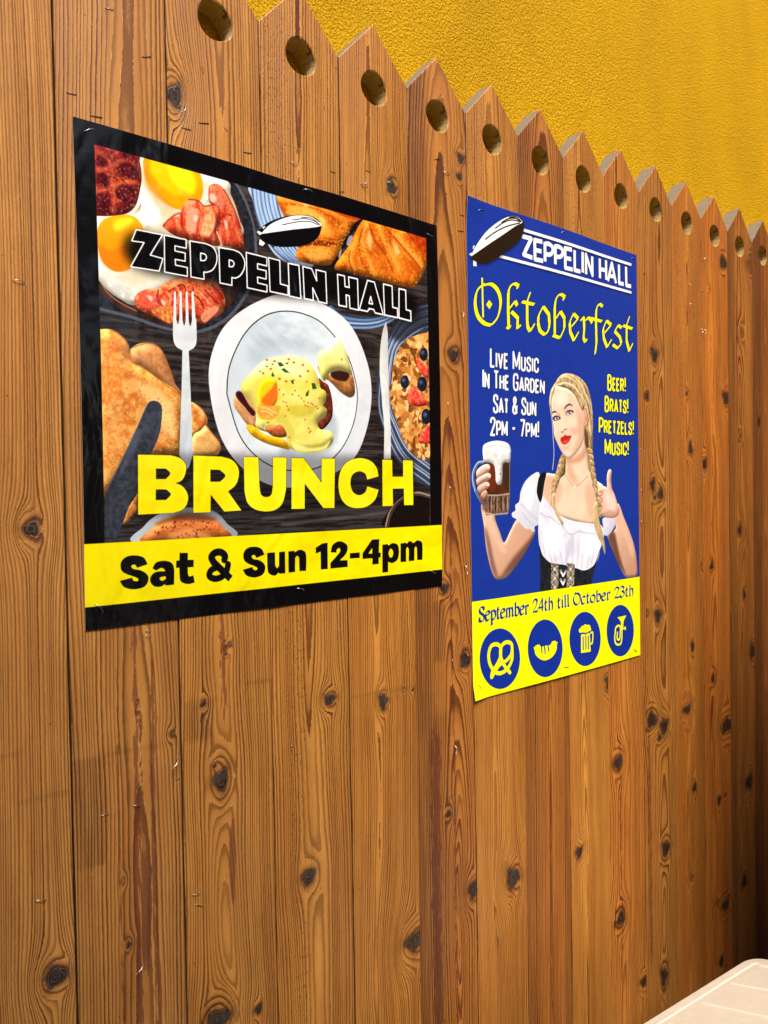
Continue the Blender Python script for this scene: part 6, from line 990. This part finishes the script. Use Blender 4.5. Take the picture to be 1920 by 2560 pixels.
('l',(22,48,150),['553,13209 555,13120','554,13190 ~512,13110 ~437,13096 ~355,13142 ~358,13254 ~453,13320 ~549,13396 ~547,13517 ~438,13564 ~352,13536 332,13442','333,13423 319,13554','642,13396 813,13359 ~792,13275 ~721,13256 ~638,13331 ~625,13433 ~655,13541 ~731,13564 820,13518','919,13276 910,13723','871,13718 960,13709','880,13304 920,13248','918,13332 ~992,13258 ~1080,13309 ~1100,13416 ~1058,13537 ~974,13565 914,13528','1217,13166 ~1208,13333 ~1205,13500 ~1243,13565 1300,13533','1158,13287 1299,13269','1376,13399 1553,13363 ~1532,13279 ~1458,13260 ~1372,13334 ~1358,13436 ~1390,13542 ~1469,13566 1561,13520','1623,13298 1658,13262 1658,13566','1617,13566 1692,13562','1662,13335 ~1739,13262 ~1801,13313 1802,13566','1773,13566 1837,13562','1807,13336 ~1884,13263 ~1952,13314 1953,13539 2000,13567','2084,13144 2115,13108 2106,13544 ~2176,13567 ~2265,13531 ~2297,13421 ~2264,13301 ~2182,13274 2110,13337','2375,13403 2561,13367 ~2538,13285 ~2461,13266 ~2370,13339 ~2356,13439 ~2390,13544 ~2473,13568 2570,13522','2634,13303 2671,13267 2671,13568','2629,13568 2720,13563','2675,13358 ~2731,13276 2804,13286 2797,13331','3074,13233 ~3101,13138 ~3188,13116 ~3286,13162 ~3272,13270 ~3182,13406 3055,13559 ~3179,13537 3303,13560','3303,13560 3317,13497','3579,13569 3588,13119 3368,13434 3645,13434','3777,13183 ~3767,13345 ~3764,13507 ~3807,13570 3872,13539','3711,13300 3870,13283','3956,13157 3996,13122 3987,13570','3935,13570 4025,13566','3991,13355 ~4070,13275 ~4153,13320 ~4169,13481 4154,13597','4542,13188 ~4532,13349 ~4529,13509 ~4574,13571 4641,13540','4473,13304 4639,13287','4712,13314 4759,13278 4760,13545 4806,13572','4754,13181 4780,13199','4888,13164 4936,13129 4934,13545 4981,13572','5063,13165 5111,13130 5110,13546 5157,13572','~5653,13134 ~5486,13221 ~5442,13353 ~5487,13494 ~5645,13573','~5653,13134 ~5812,13214 ~5859,13355 ~5807,13495 ~5645,13573','5543,13111 ~5584,13156 5653,13139','6148,13338 ~6071,13290 ~5965,13329 ~5927,13442 ~5974,13552 ~6066,13574 6159,13530','6315,13200 ~6305,13357 ~6302,13513 ~6351,13574 6423,13544','6241,13313 6421,13296','~6645,13289 ~6521,13349 ~6497,13444 ~6539,13549 ~6640,13575','~6645,13289 ~6768,13346 ~6788,13437 ~6742,13545 ~6640,13575','6888,13178 6926,13144 6918,13554 ~7006,13576 ~7118,13541 ~7157,13438 ~7114,13326 ~7011,13299 6922,13359','7254,13421 7487,13388 ~7458,13310 ~7361,13293 ~7248,13361 ~7231,13455 ~7274,13554 ~7378,13576 7499,13534','7579,13328 7625,13294 7627,13577','7574,13577 7688,13572','7631,13380 ~7701,13303 7792,13312 7784,13355','8132,13263 ~8164,13174 ~8274,13154 ~8398,13197 ~8381,13298 ~8269,13425 8110,13569 ~8266,13548 8422,13570','8422,13570 8439,13510','8523,13240 ~8572,13168 ~8683,13157 ~8785,13216 ~8744,13300 8616,13342 ~8774,13385 ~8804,13494 ~8659,13578 ~8533,13553 8503,13485','8969,13217 ~8958,13369 ~8956,13520 ~9011,13579 9092,13550','8887,13326 9088,13311','9196,13194 9245,13161 9237,13579','9172,13579 9286,13575','9241,13378 ~9340,13304 ~9446,13346 ~9468,13496 9449,13605'],{'nib': (0.8,-0.6),'w': 105}),
('p',(20,48,150),['~2327,15052 ~2176,15545 ~1788,15855 ~1278,15903 ~786,15683 ~439,15262 ~321,14752 ~459,14279 ~822,13965 ~1320,13894 ~1825,14093 ~2197,14518'],{}),
('p',(20,48,150),['~4729,15035 ~4580,15533 ~4197,15851 ~3692,15905 ~3204,15690 ~2860,15269 ~2743,14754 ~2880,14276 ~3239,13955 ~3733,13878 ~4233,14074 ~4601,14498'],{}),
('p',(20,48,150),['~7136,15019 ~6987,15515 ~6604,15834 ~6099,15892 ~5610,15682 ~5264,15266 ~5146,14754 ~5283,14276 ~5643,13955 ~6138,13875 ~6638,14067 ~7006,14486'],{}),
('p',(20,48,150),['~9514,15003 ~9367,15500 ~8990,15823 ~8490,15886 ~8005,15680 ~7662,15266 ~7545,14755 ~7681,14275 ~8038,13950 ~8528,13867 ~9022,14056 ~9386,14472'],{}),
('l',(248,246,8),['~900,15444 ~1237,15122 ~1644,14996 ~1884,14802 ~1890,14496 ~1628,14392 ~1376,14501 ~1330,14797 ~1524,15167 ~1800,15440'],{'cap': 1,'w': 135}),
('l',(248,246,8),['~1330,14797 ~1335,14533 ~1138,14393 ~865,14430 ~747,14711 ~841,15061 ~1118,15330 ~1404,15376 ~1697,15270 ~1909,14997 ~1916,14653'],{'cap': 1,'w': 138}),
('l',(248,246,8),['~1329,14835 ~1181,15039 ~921,15279 ~878,15440'],{'cap': 1,'w': 138}),
('p',(248,246,8),['~3078,14786 ~3167,14731 ~3357,14706 ~3483,14795 ~3740,14799 ~4001,14807 ~4134,14704 ~4333,14719 ~4383,14839 ~4359,15039 ~4123,15248 ~3730,15318 ~3410,15222 ~3161,15027 ~3114,14862'],{}),
('p',(248,246,8),['3053,14755 3153,14797 3114,14862','4344,14785 4438,14757 4423,14853'],{}),
('l',(20,48,150),['3502,14790 3530,15021','3663,14804 3709,15067','3870,14809 3918,15017'],{'cap': 1,'w': 57}),
('p',(248,246,8),['5864,14685 6427,14695 6472,15404 5850,15369'],{}),
('l',(20,48,150),['5991,14774 5995,15272','6164,14779 6168,15288','6323,14783 6328,15298'],{'w': 64}),
('l',(248,246,8),['6464,14699 ~6618,14719 ~6582,15078 6478,15106'],{'w': 73}),
('p',(248,246,8),['~5974,14552 ~5956,14595 ~5911,14622 ~5850,14626 ~5790,14606 ~5747,14568 ~5732,14522 ~5749,14479 ~5793,14452 ~5854,14448 ~5914,14467 ~5958,14506'],{}),
('p',(248,246,8),['~6112,14485 ~6093,14530 ~6045,14559 ~5980,14564 ~5916,14543 ~5870,14502 ~5854,14453 ~5872,14408 ~5920,14379 ~5984,14374 ~6048,14395 ~6095,14436'],{}),
('p',(248,246,8),['~6300,14466 ~6280,14517 ~6226,14549 ~6154,14554 ~6082,14531 ~6030,14485 ~6012,14430 ~6032,14380 ~6085,14348 ~6158,14343 ~6230,14365 ~6282,14411'],{}),
('p',(248,246,8),['~6475,14488 ~6457,14533 ~6408,14562 ~6342,14567 ~6277,14546 ~6230,14505 ~6213,14455 ~6232,14410 ~6280,14381 ~6346,14376 ~6411,14397 ~6459,14438'],{}),
('p',(248,246,8),['~6511,14569 ~6497,14602 ~6462,14623 ~6414,14626 ~6367,14611 ~6332,14581 ~6321,14545 ~6334,14512 ~6369,14491 ~6417,14488 ~6464,14503 ~6499,14533'],{}),
('p',(248,246,8),['~6196,14589 ~6178,14634 ~6130,14663 ~6065,14667 ~6000,14646 ~5954,14605 ~5938,14556 ~5956,14511 ~6004,14482 ~6068,14478 ~6133,14498 ~6180,14539'],{}),
('p',(248,246,8),['~6378,14582 ~6360,14627 ~6311,14656 ~6246,14661 ~6181,14640 ~6134,14599 ~6118,14549 ~6136,14504 ~6184,14475 ~6249,14470 ~6315,14491 ~6362,14532'],{}),
('l',(20,48,150),['~5921,14663 ~6065,14648 ~6136,14708 ~6297,14661'],{'w': 36}),
('p',(248,246,8),['8303,14327 8956,14326 ~8757,14545 8719,14854 8557,14842 ~8539,14541'],{}),
('l',(248,246,8),['8642,14621 8615,15198 ~8547,15376 ~8355,15408 ~8166,15315 ~8106,15130 8143,14870 ~8193,14721 ~8353,14666 ~8511,14738 8489,15092 ~8455,15199 ~8343,15206 ~8280,15131 8301,14890'],{'w': 89}),
('l',(248,246,8),['8638,14835 8881,14829'],{'w': 48}),
('p',(248,246,8),['8785,14763 8915,14761 8912,14914 8783,14871'],{}),
]

# ------------------------------------------------------------------ printed artwork: a small polygon rasteriser
# artwork lists hold (kind, colour, points, options); points are print coordinates in 1/10000 of the sheet width, ~ marks a smooth knot
def knots(s):
    out = []
    for t in s.split():
        sm = t[0] == '~'; a, b = t.lstrip('~').split(','); out.append((float(a), float(b), sm))
    return out
def tess(ps, closed):
    n = len(ps); res = []
    for i in range(n if closed else n-1):
        a, b = ps[i], ps[(i+1) % n]; res.append(a[:2])
        if not (a[2] or b[2]): continue
        z, c = ps[(i-1) % n] if (closed or i > 0) else a, ps[(i+2) % n] if (closed or i+2 < n) else b
        ta = ((b[0]-z[0])/2, (b[1]-z[1])/2) if a[2] else (b[0]-a[0], b[1]-a[1])
        tb = ((c[0]-a[0])/2, (c[1]-a[1])/2) if b[2] else (b[0]-a[0], b[1]-a[1])
        for k in range(1, 8):
            t = k/8; h1 = 2*t**3-3*t*t+1; h2 = t**3-2*t*t+t; h3 = -2*t**3+3*t*t; h4 = t**3-t*t
            res.append((h1*a[0]+h2*ta[0]+h3*b[0]+h4*tb[0], h1*a[1]+h2*ta[1]+h3*b[1]+h4*tb[1]))
    if not closed: res.append(ps[-1][:2])
    return res
def box_blur(m, r):
    r = max(1, int(round(r)))
    for _ in range(2):
        for ax in (0, 1):
            p = np.pad(m, [(r+1, r) if a == ax else (0, 0) for a in (0, 1)], mode='edge'); c = np.cumsum(p, axis=ax)
            n = m.shape[ax]; m = (np.take(c, range(2*r+1, 2*r+1+n), axis=ax)-np.take(c, range(0, n), axis=ax))/(2*r+1)
    return m
class Sheet:
    def __init__(s, w, h, bgc):
        s.w, s.h = w, h; s.a = np.ones((h, w, 3), np.float32)*(np.array(bgc, np.float32)/255)
    def cover(s, polys, pad):
        SS = 2 if pad > 6 else 3; k = s.w/10000; P = [np.array(p, float)*k for p in polys]
        lo = np.min([p.min(0) for p in P], 0)-pad-1; hi = np.max([p.max(0) for p in P], 0)+pad+2
        x0, y0 = max(0, int(lo[0])), max(0, int(lo[1])); x1, y1 = min(s.w, int(hi[0])), min(s.h, int(hi[1]))
        if x1 <= x0 or y1 <= y0: return None
        X0, Y0 = x0-int(pad), y0-int(pad); Wd, Hd = (x1-X0+int(pad))*SS, (y1-Y0+int(pad))*SS
        return P, (x0, y0, x1, y1), (X0, Y0, Wd, Hd), SS
    def fill(s, P, fr, SS, m):
        """even-odd fill of one shape into the supersampled mask m, touching only its own rows and columns"""
        X0, Y0, Wd, Hd = fr; Q = [(p-np.array([X0, Y0]))*SS for p in P]
        lo = np.min([q.min(0) for q in Q], 0); hi = np.max([q.max(0) for q in Q], 0)
        cx, cy = max(0, int(lo[0])-1), max(0, int(lo[1])-1); w, h = min(Wd, int(hi[0])+2)-cx, min(Hd, int(hi[1])+2)-cy
        if w <= 0 or h <= 0: return
        t = np.zeros((h, w+1), np.int32); off = np.array([cx, cy])
        for q in Q:
            q = q-off; A, Bq = q, np.roll(q, -1, 0); up = (A[:, 1] > Bq[:, 1])[:, None]; A, Bq = np.where(up, Bq, A), np.where(up, A, Bq)
            r0 = np.clip(np.ceil(A[:, 1]-.5), 0, h).astype(int); r1 = np.clip(np.ceil(Bq[:, 1]-.5), 0, h).astype(int); n = np.maximum(r1-r0, 0)
            if n.sum() == 0: continue
            e = np.repeat(np.arange(len(q)), n); rr = r0[e]+(np.arange(n.sum())-np.repeat(np.cumsum(n)-n, n))
            xx = A[e, 0]+(rr+.5-A[e, 1])*(Bq[e, 0]-A[e, 0])/(Bq[e, 1]-A[e, 1])
            t += np.bincount(rr*(w+1)+np.clip(np.ceil(xx-.5), 0, w).astype(int), minlength=h*(w+1)).reshape(h, w+1).astype(np.int32)
        v = m[cy:cy+h, cx:cx+w]; np.maximum(v, (np.cumsum(t, 1)[:, :w] & 1).astype(np.float32), out=v)
    def draw(s, kind, c, pts, o):
        k = s.w/10000; bl = o.get('b', 0)*k; pad = int(bl*2.2)+2
        if kind == 'p': groups = [[tess(knots(q), True) for q in pts]]
        else:
            groups = []
            for q in pts:
                l = tess(knots(q), False); hw = o['w']/2; nib = o.get('nib')
                for i in range(len(l)-1):
                    a, b = np.array(l[i]), np.array(l[i+1]); d = b-a; L = np.hypot(*d)
                    if L < 1e-6: continue
                    nn = np.array([-d[1], d[0]])/L*hw
                    if nib:
                        v = np.array(nib)*hw; mn = nn*.30
                        groups.append([[a-v, a+v, b+v, b-v]]); groups.append([[a-mn, a+mn, b+mn, b-mn]])
                    else: groups.append([[a-nn, a+nn, b+nn, b-nn]])
                if not nib:
                    for i, a in enumerate(l):
                        if 0 < i < len(l)-1 or o.get('cap'): groups.append([[(a[0]+hw*math.cos(t*PI/6), a[1]+hw*math.sin(t*PI/6)) for t in range(12)]])
        allp = [p for g in groups for p in g]; r = s.cover(allp, pad)
        if r is None: return
        P, (x0, y0, x1, y1), fr, SS = r; m = np.zeros((fr[3], fr[2]), np.float32); i = 0
        for g in groups: s.fill(P[i:i+len(g)], fr, SS, m); i += len(g)
        m = m.reshape(fr[3]//SS, SS, fr[2]//SS, SS).mean((1, 3))
        if bl: m = box_blur(m, bl*.62)
        m = m[y0-fr[1]:y1-fr[1], x0-fr[0]:x1-fr[0]]*o.get('al', 1)
        yy, xx = np.mgrid[y0:y1, x0:x1]/k
        col = np.ones(m.shape+(3,), np.float32)*(np.array(c, np.float32)/255)
        if 'c2' in o:
            if 'g' in o:
                gx0, gy0, gx1, gy1 = o['g']; dx, dy = gx1-gx0, gy1-gy0; t = np.clip(((xx-gx0)*dx+(yy-gy0)*dy)/(dx*dx+dy*dy), 0, 1)
            else:
                sx, sy = o.get('n', (120, 120)); sd = o.get('sd', 0)
                t = vn(xx/sx+sd, yy/sy)*.5+vn(xx/sx*2.3+7, yy/sy*2.3+sd)*.3+vn(xx/sx*5.1, yy/sy*5.1+3)*.2; t = np.clip((t-.5)*o.get('k', 2.6)+.5, 0, 1)
            col = col*(1-t[..., None])+(np.array(o['c2'], np.float32)/255)*t[..., None]
        if 'v' in o:                                                # soft modelling of printed food: bright upper left, dark lower right
            rv, kv = o['v'][0]*k, o['v'][1]; e = box_blur(m, rv); gy, gx = np.gradient(e); d = (gx*.6+gy)*rv*2.4
            col = np.clip(col*(1+kv*np.clip(d, -.8, .8))[..., None], 0, 1)+.16*kv*np.clip(d-.35, 0, 1)[..., None]
            col = col*(1-.35*kv*np.clip(1-e, 0, 1))[..., None]
        m = m[..., None]; s.a[y0:y1, x0:x1] = s.a[y0:y1, x0:x1]*(1-m)+col*m
    def image(s, name):
        g = np.random.default_rng(4).normal(0, .014, (s.h, s.w, 1)).astype(np.float32); s.a += g*(.25+np.minimum(1, s.a.mean(2, keepdims=True)*1.6))
        im = bpy.data.images.new(name, s.w, s.h); px = np.ones((s.h, s.w, 4), np.float32); px[..., :3] = np.clip(s.a[::-1], 0, 1)
        im.pixels.foreach_set(px.ravel()); im.update(); im.pack(); return im
def run_art(s, ops):
    for kind, c, pts, o in ops: s.draw(kind, c, pts, o)
def speckle(s, n, seed, poly, cols, smin, smax, al=.9, stretch=1.6):
    """n small random flecks inside a polygon (crumbs, flakes, pepper)"""
    r = np.random.default_rng(seed); q = np.array(tess(knots(poly), True)); lo, hi = q.min(0), q.max(0); c = 0
    while c < n:
        x, y = r.uniform(lo[0], hi[0]), r.uniform(lo[1], hi[1])
        a = q-np.array([x, y]); b = np.roll(a, -1, 0)
        if int((((a[:, 1] > 0) != (b[:, 1] > 0)) & (a[:, 0]-a[:, 1]*(b[:, 0]-a[:, 0])/(b[:, 1]-a[:, 1]+1e-9) > 0)).sum()) % 2 == 0: c += .02; continue
        e = r.uniform(smin, smax); th = r.uniform(0, PI); pts = []
        for t in range(7):
            f = t*2*PI/7; u, v = e*stretch*math.cos(f)*r.uniform(.75, 1.1), e*math.sin(f)*r.uniform(.75, 1.1)
            pts.append('~%.0f,%.0f' % (x+u*math.cos(th)-v*math.sin(th), y+u*math.sin(th)+v*math.cos(th)))
        s.draw('p', cols[r.integers(len(cols))], [' '.join(pts)], {'al': al}); c += 1

# ------------------------------------------------------------------ posters stapled to the boards
def print_material(name, im, rough, coat, bumpd, spec=.5):
    m = N(name); uv = m.n('UVMap', uv_map='UVMap').outputs[0]
    t = m.n('TexImage', {'Vector': uv}, image=im, extension='EXTEND', interpolation='Cubic')
    tc = m.n('TexCoord').outputs['Object']
    w = m.noise(m.scale(tc, (10, 10, 6)), 1, 3, .55, dist=.5); w2 = m.noise(tc, 70, 3, .6)
    h = m.math('ADD', w, m.math('MULTIPLY', w2, .02))
    return m.set(Base_Color=t.outputs[0], Roughness=rough, Coat_Weight=coat, Coat_Roughness=.10, Specular_IOR_Level=spec, Normal=m.bump(h, bumpd, 1.0))
M_paper = plain('paper_edge', (.80, .80, .79), .6)
def run(s, ops):
    for o in ops:
        if o[0] == 'speckle': speckle(s, *o[1:])
        else: s.draw(*o)
def poster(name, rect, ops, ww, bgc, mat_args, curl, staples, label, sheet_label=None):
    X0, X1, Z1, Z0 = rect; wd, ht = X1-X0, Z1-Z0; hh = int(round(ww*ht/wd))
    s = Sheet(ww, hh, bgc); run(s, ops)
    im = s.image(name+'_print'); mat = print_material(name+'_ink', im, *mat_args)
    root = tag(empty(name, (X0, 0, Z0)), label, 'poster'); nu, nv = 60, 80; vs, fs, mi, uvs = [], [], [], []
    y = lambda u, v: -.0016-curl(u, v)
    for j in range(nv+1):
        for i in range(nu+1): u, v = i/nu, j/nv; vs.append((u*wd, y(u, v), v*ht)); uvs.append((u, v))
    n1 = len(vs)
    for j in range(nv+1):
        for i in range(nu+1): u, v = i/nu, j/nv; vs.append((u*wd, y(u, v)+.0005, v*ht)); uvs.append((u, v))
    I = lambda i, j, b=0: b*n1+j*(nu+1)+i
    for j in range(nv):
        for i in range(nu):
            fs.append((I(i, j), I(i+1, j), I(i+1, j+1), I(i, j+1))); mi.append(0)
            fs.append((I(i, j, 1), I(i, j+1, 1), I(i+1, j+1, 1), I(i+1, j, 1))); mi.append(1)
    def rim(a, b):                                                  # cut paper edge, its own vertices so that the print shades flat to the edge
        q = len(vs)
        for w_ in (I(*a), I(*b), I(*b, 1), I(*a, 1)): vs.append(vs[w_]); uvs.append(uvs[w_])
        fs.append((q, q+1, q+2, q+3)); mi.append(1)
    for i in range(nu): rim((i+1, 0), (i, 0)); rim((i, nv), (i+1, nv))
    for j in range(nv): rim((0, j), (0, j+1)); rim((nu, j+1), (nu, j))
    me = mesh('sheet', vs, fs, [mat, M_paper], mi, smooth=True); ul = me.uv_layers.new(name='UVMap')
    vi = np.empty(len(me.loops), np.int32); me.loops.foreach_get('vertex_index', vi); ul.data.foreach_set('uv', np.array(uvs, np.float32)[vi].ravel())
    link('sheet', me, root)
    for (X, Z, ang, kind, br, sc_) in staples:
        u, v = (X-X0)/wd, (Z-Z0)/ht
        o = link('staple', ST[(kind, br)], root, (X-X0, y(u, v)-.0003, Z-Z0)); o.rotation_euler = (0, math.radians(ang), 0); o.scale = (sc_, 1, sc_)
    return root
def curl_brunch(u, v):
    bow = math.sin(PI*u)**.8 if 0 < u < 1 else 0
    c = .0055*bow*v**2.0*(1-.75*math.exp(-((u-.5)/.10)**2)*max(0, v-.8)*5)
    c += .006*math.sin(PI*v)*(1-u)**3+.0045*math.sin(PI*v)*max(0, u-.80)*5*(1-max(0, u-.93)*6)
    c += .0022*(1+math.sin(9.5*u+3.0*v))*math.sin(PI*v)*math.sin(PI*u)+.0012*math.sin(17*u-6*v+1)*math.sin(PI*u)*(1-v)
    return max(0, c)
def curl_blue(u, v):
    c = .0035*math.exp(-((u/.07)**2+((1-v)/.035)**2))+.0055*math.exp(-((u/.05)**2+(v/.02)**2))
    c += .0030*math.sin(PI*u)*(.5+.5*math.sin(7*v+1))+.0016*math.sin(3*PI*u)*math.sin(4*v)
    return max(0, c)+.0004
poster('brunch_poster', (.1708, .8172, 1.9805, 1.334), ART_BRUNCH, 1400, (30, 26, 27), (.17, 0.0, .009, .45), curl_brunch, STAPLES_BRUNCH,
       'glossy black framed brunch poster with food photo and yellow band stapled to the boards')
poster('festival_poster', (.8955, 1.4818, 2.052, 1.1103), ART_BLUE, 1200, (24, 52, 150), (.34, 0.0, .004, .35), curl_blue, STAPLES_BLUE,
       'tall blue and yellow beer festival poster showing a blonde woman with a mug')

# ------------------------------------------------------------------ bin with cream lid, lower right corner
O = Vector((1.49437, -.267176, .494534)); A1 = Vector((.993279, -.115746, 0)); A2 = Vector((-.110125, -.945045, .307834)); NN = A2.cross(A1) if (A2.cross(A1)).z > 0 else A1.cross(A2)
binr = tag(empty('storage_bin', (1.1, -.45, 0)), 'dark storage bin under a cream ribbed plastic lid set ajar beside the boards', 'bin')
def rrect(a0, a1, b0, b1, r, seg=8):
    pts = []
    for (ca, cb, s) in ((a1-r, b0+r, -90), (a1-r, b1-r, 0), (a0+r, b1-r, 90), (a0+r, b0+r, 180)):
        for k in range(seg+1):
            t = math.radians(s+90*k/seg); pts.append((ca+r*math.cos(t), cb+r*math.sin(t)))
    return pts
def lid_profile():
    """rounded lid: outer wall, rolled rim, shallow groove and a level panel"""
    prof = [(0, -.030), (0, -.006), (.0015, -.0015), (.005, 0), (.026, -.0002), (.0275, -.0022), (.0315, -.0024), (.033, -.0004), (.10, 0)]
    vs, fs = [], []; rings = []
    for ins, h in prof:
        r = max(.004, .034-ins*.8); row = []
        for (a, b) in rrect(-.80+ins, 0-ins, -.018+ins, .42-ins, r): p = O+A1*a+A2*b+NN*h-binr.location; row.append(len(vs)); vs.append(tuple(p))
        rings.append(row)
    n = len(rings[0])
    for q in range(len(rings)-1):
        for i in range(n): j = (i+1) % n; fs.append((rings[q][i], rings[q][j], rings[q+1][j], rings[q+1][i]))
    fs.append(tuple(rings[-1])); return mesh('lid', vs, fs, [M_lid], smooth=False)
lid_o = link('lid', lid_profile(), binr)
def rib_mesh():
    vs, fs = [], []; w = .0022; b0, b1 = .026, .375; sec = [(-w, -.0003), (-w*.7, .0012), (0, .0018), (w*.7, .0012), (w, -.0003)]
    for bb, k in ((b0, .2), (b0+.002, 1), (b1-.002, 1), (b1, .2)):
        for (a, h) in sec: vs.append(tuple(A1*a+A2*bb+NN*(h*k)))
    for q in range(3):
        for i in range(4): fs.append((q*5+i, q*5+i+1, (q+1)*5+i+1, (q+1)*5+i))
    return mesh('rib', vs, fs, [M_rib])
M_rib = plain('cream_plastic_rib', (.86, .80, .68), .3)
rm = rib_mesh()
for k in range(7):
    p = O+A1*(-.0395-.1026*k)-binr.location
    if k == 0: p = O+A1*(-.040)-binr.location
    link('rib', rm, lid_o, p)
bm = bmesh.new(); rows = []
for z, g in ((.02, .05), (.40, .0), (.43, .0), (.432, -.012), (.446, -.012), (.448, .004), (.42, .006), (.06, .056)):
    row = []
    for (x, y) in rrect(.78-1.1+g, 1.42-1.1-g, -.62+.45+g, -.255+.45-g, .05): row.append(bm.verts.new((x, y, z)))
    rows.append(row)
n = len(rows[0])
for q in range(len(rows)-1):
    for i in range(n): bm.faces.new((rows[q][i], rows[q][(i+1) % n], rows[q+1][(i+1) % n], rows[q+1][i]))
bm.faces.new(rows[0][::-1]); bm.faces.new(rows[-1])
me = bpy.data.meshes.new('body'); bm.to_mesh(me); bm.free(); me.materials.append(M_dark); link('body', me, binr)
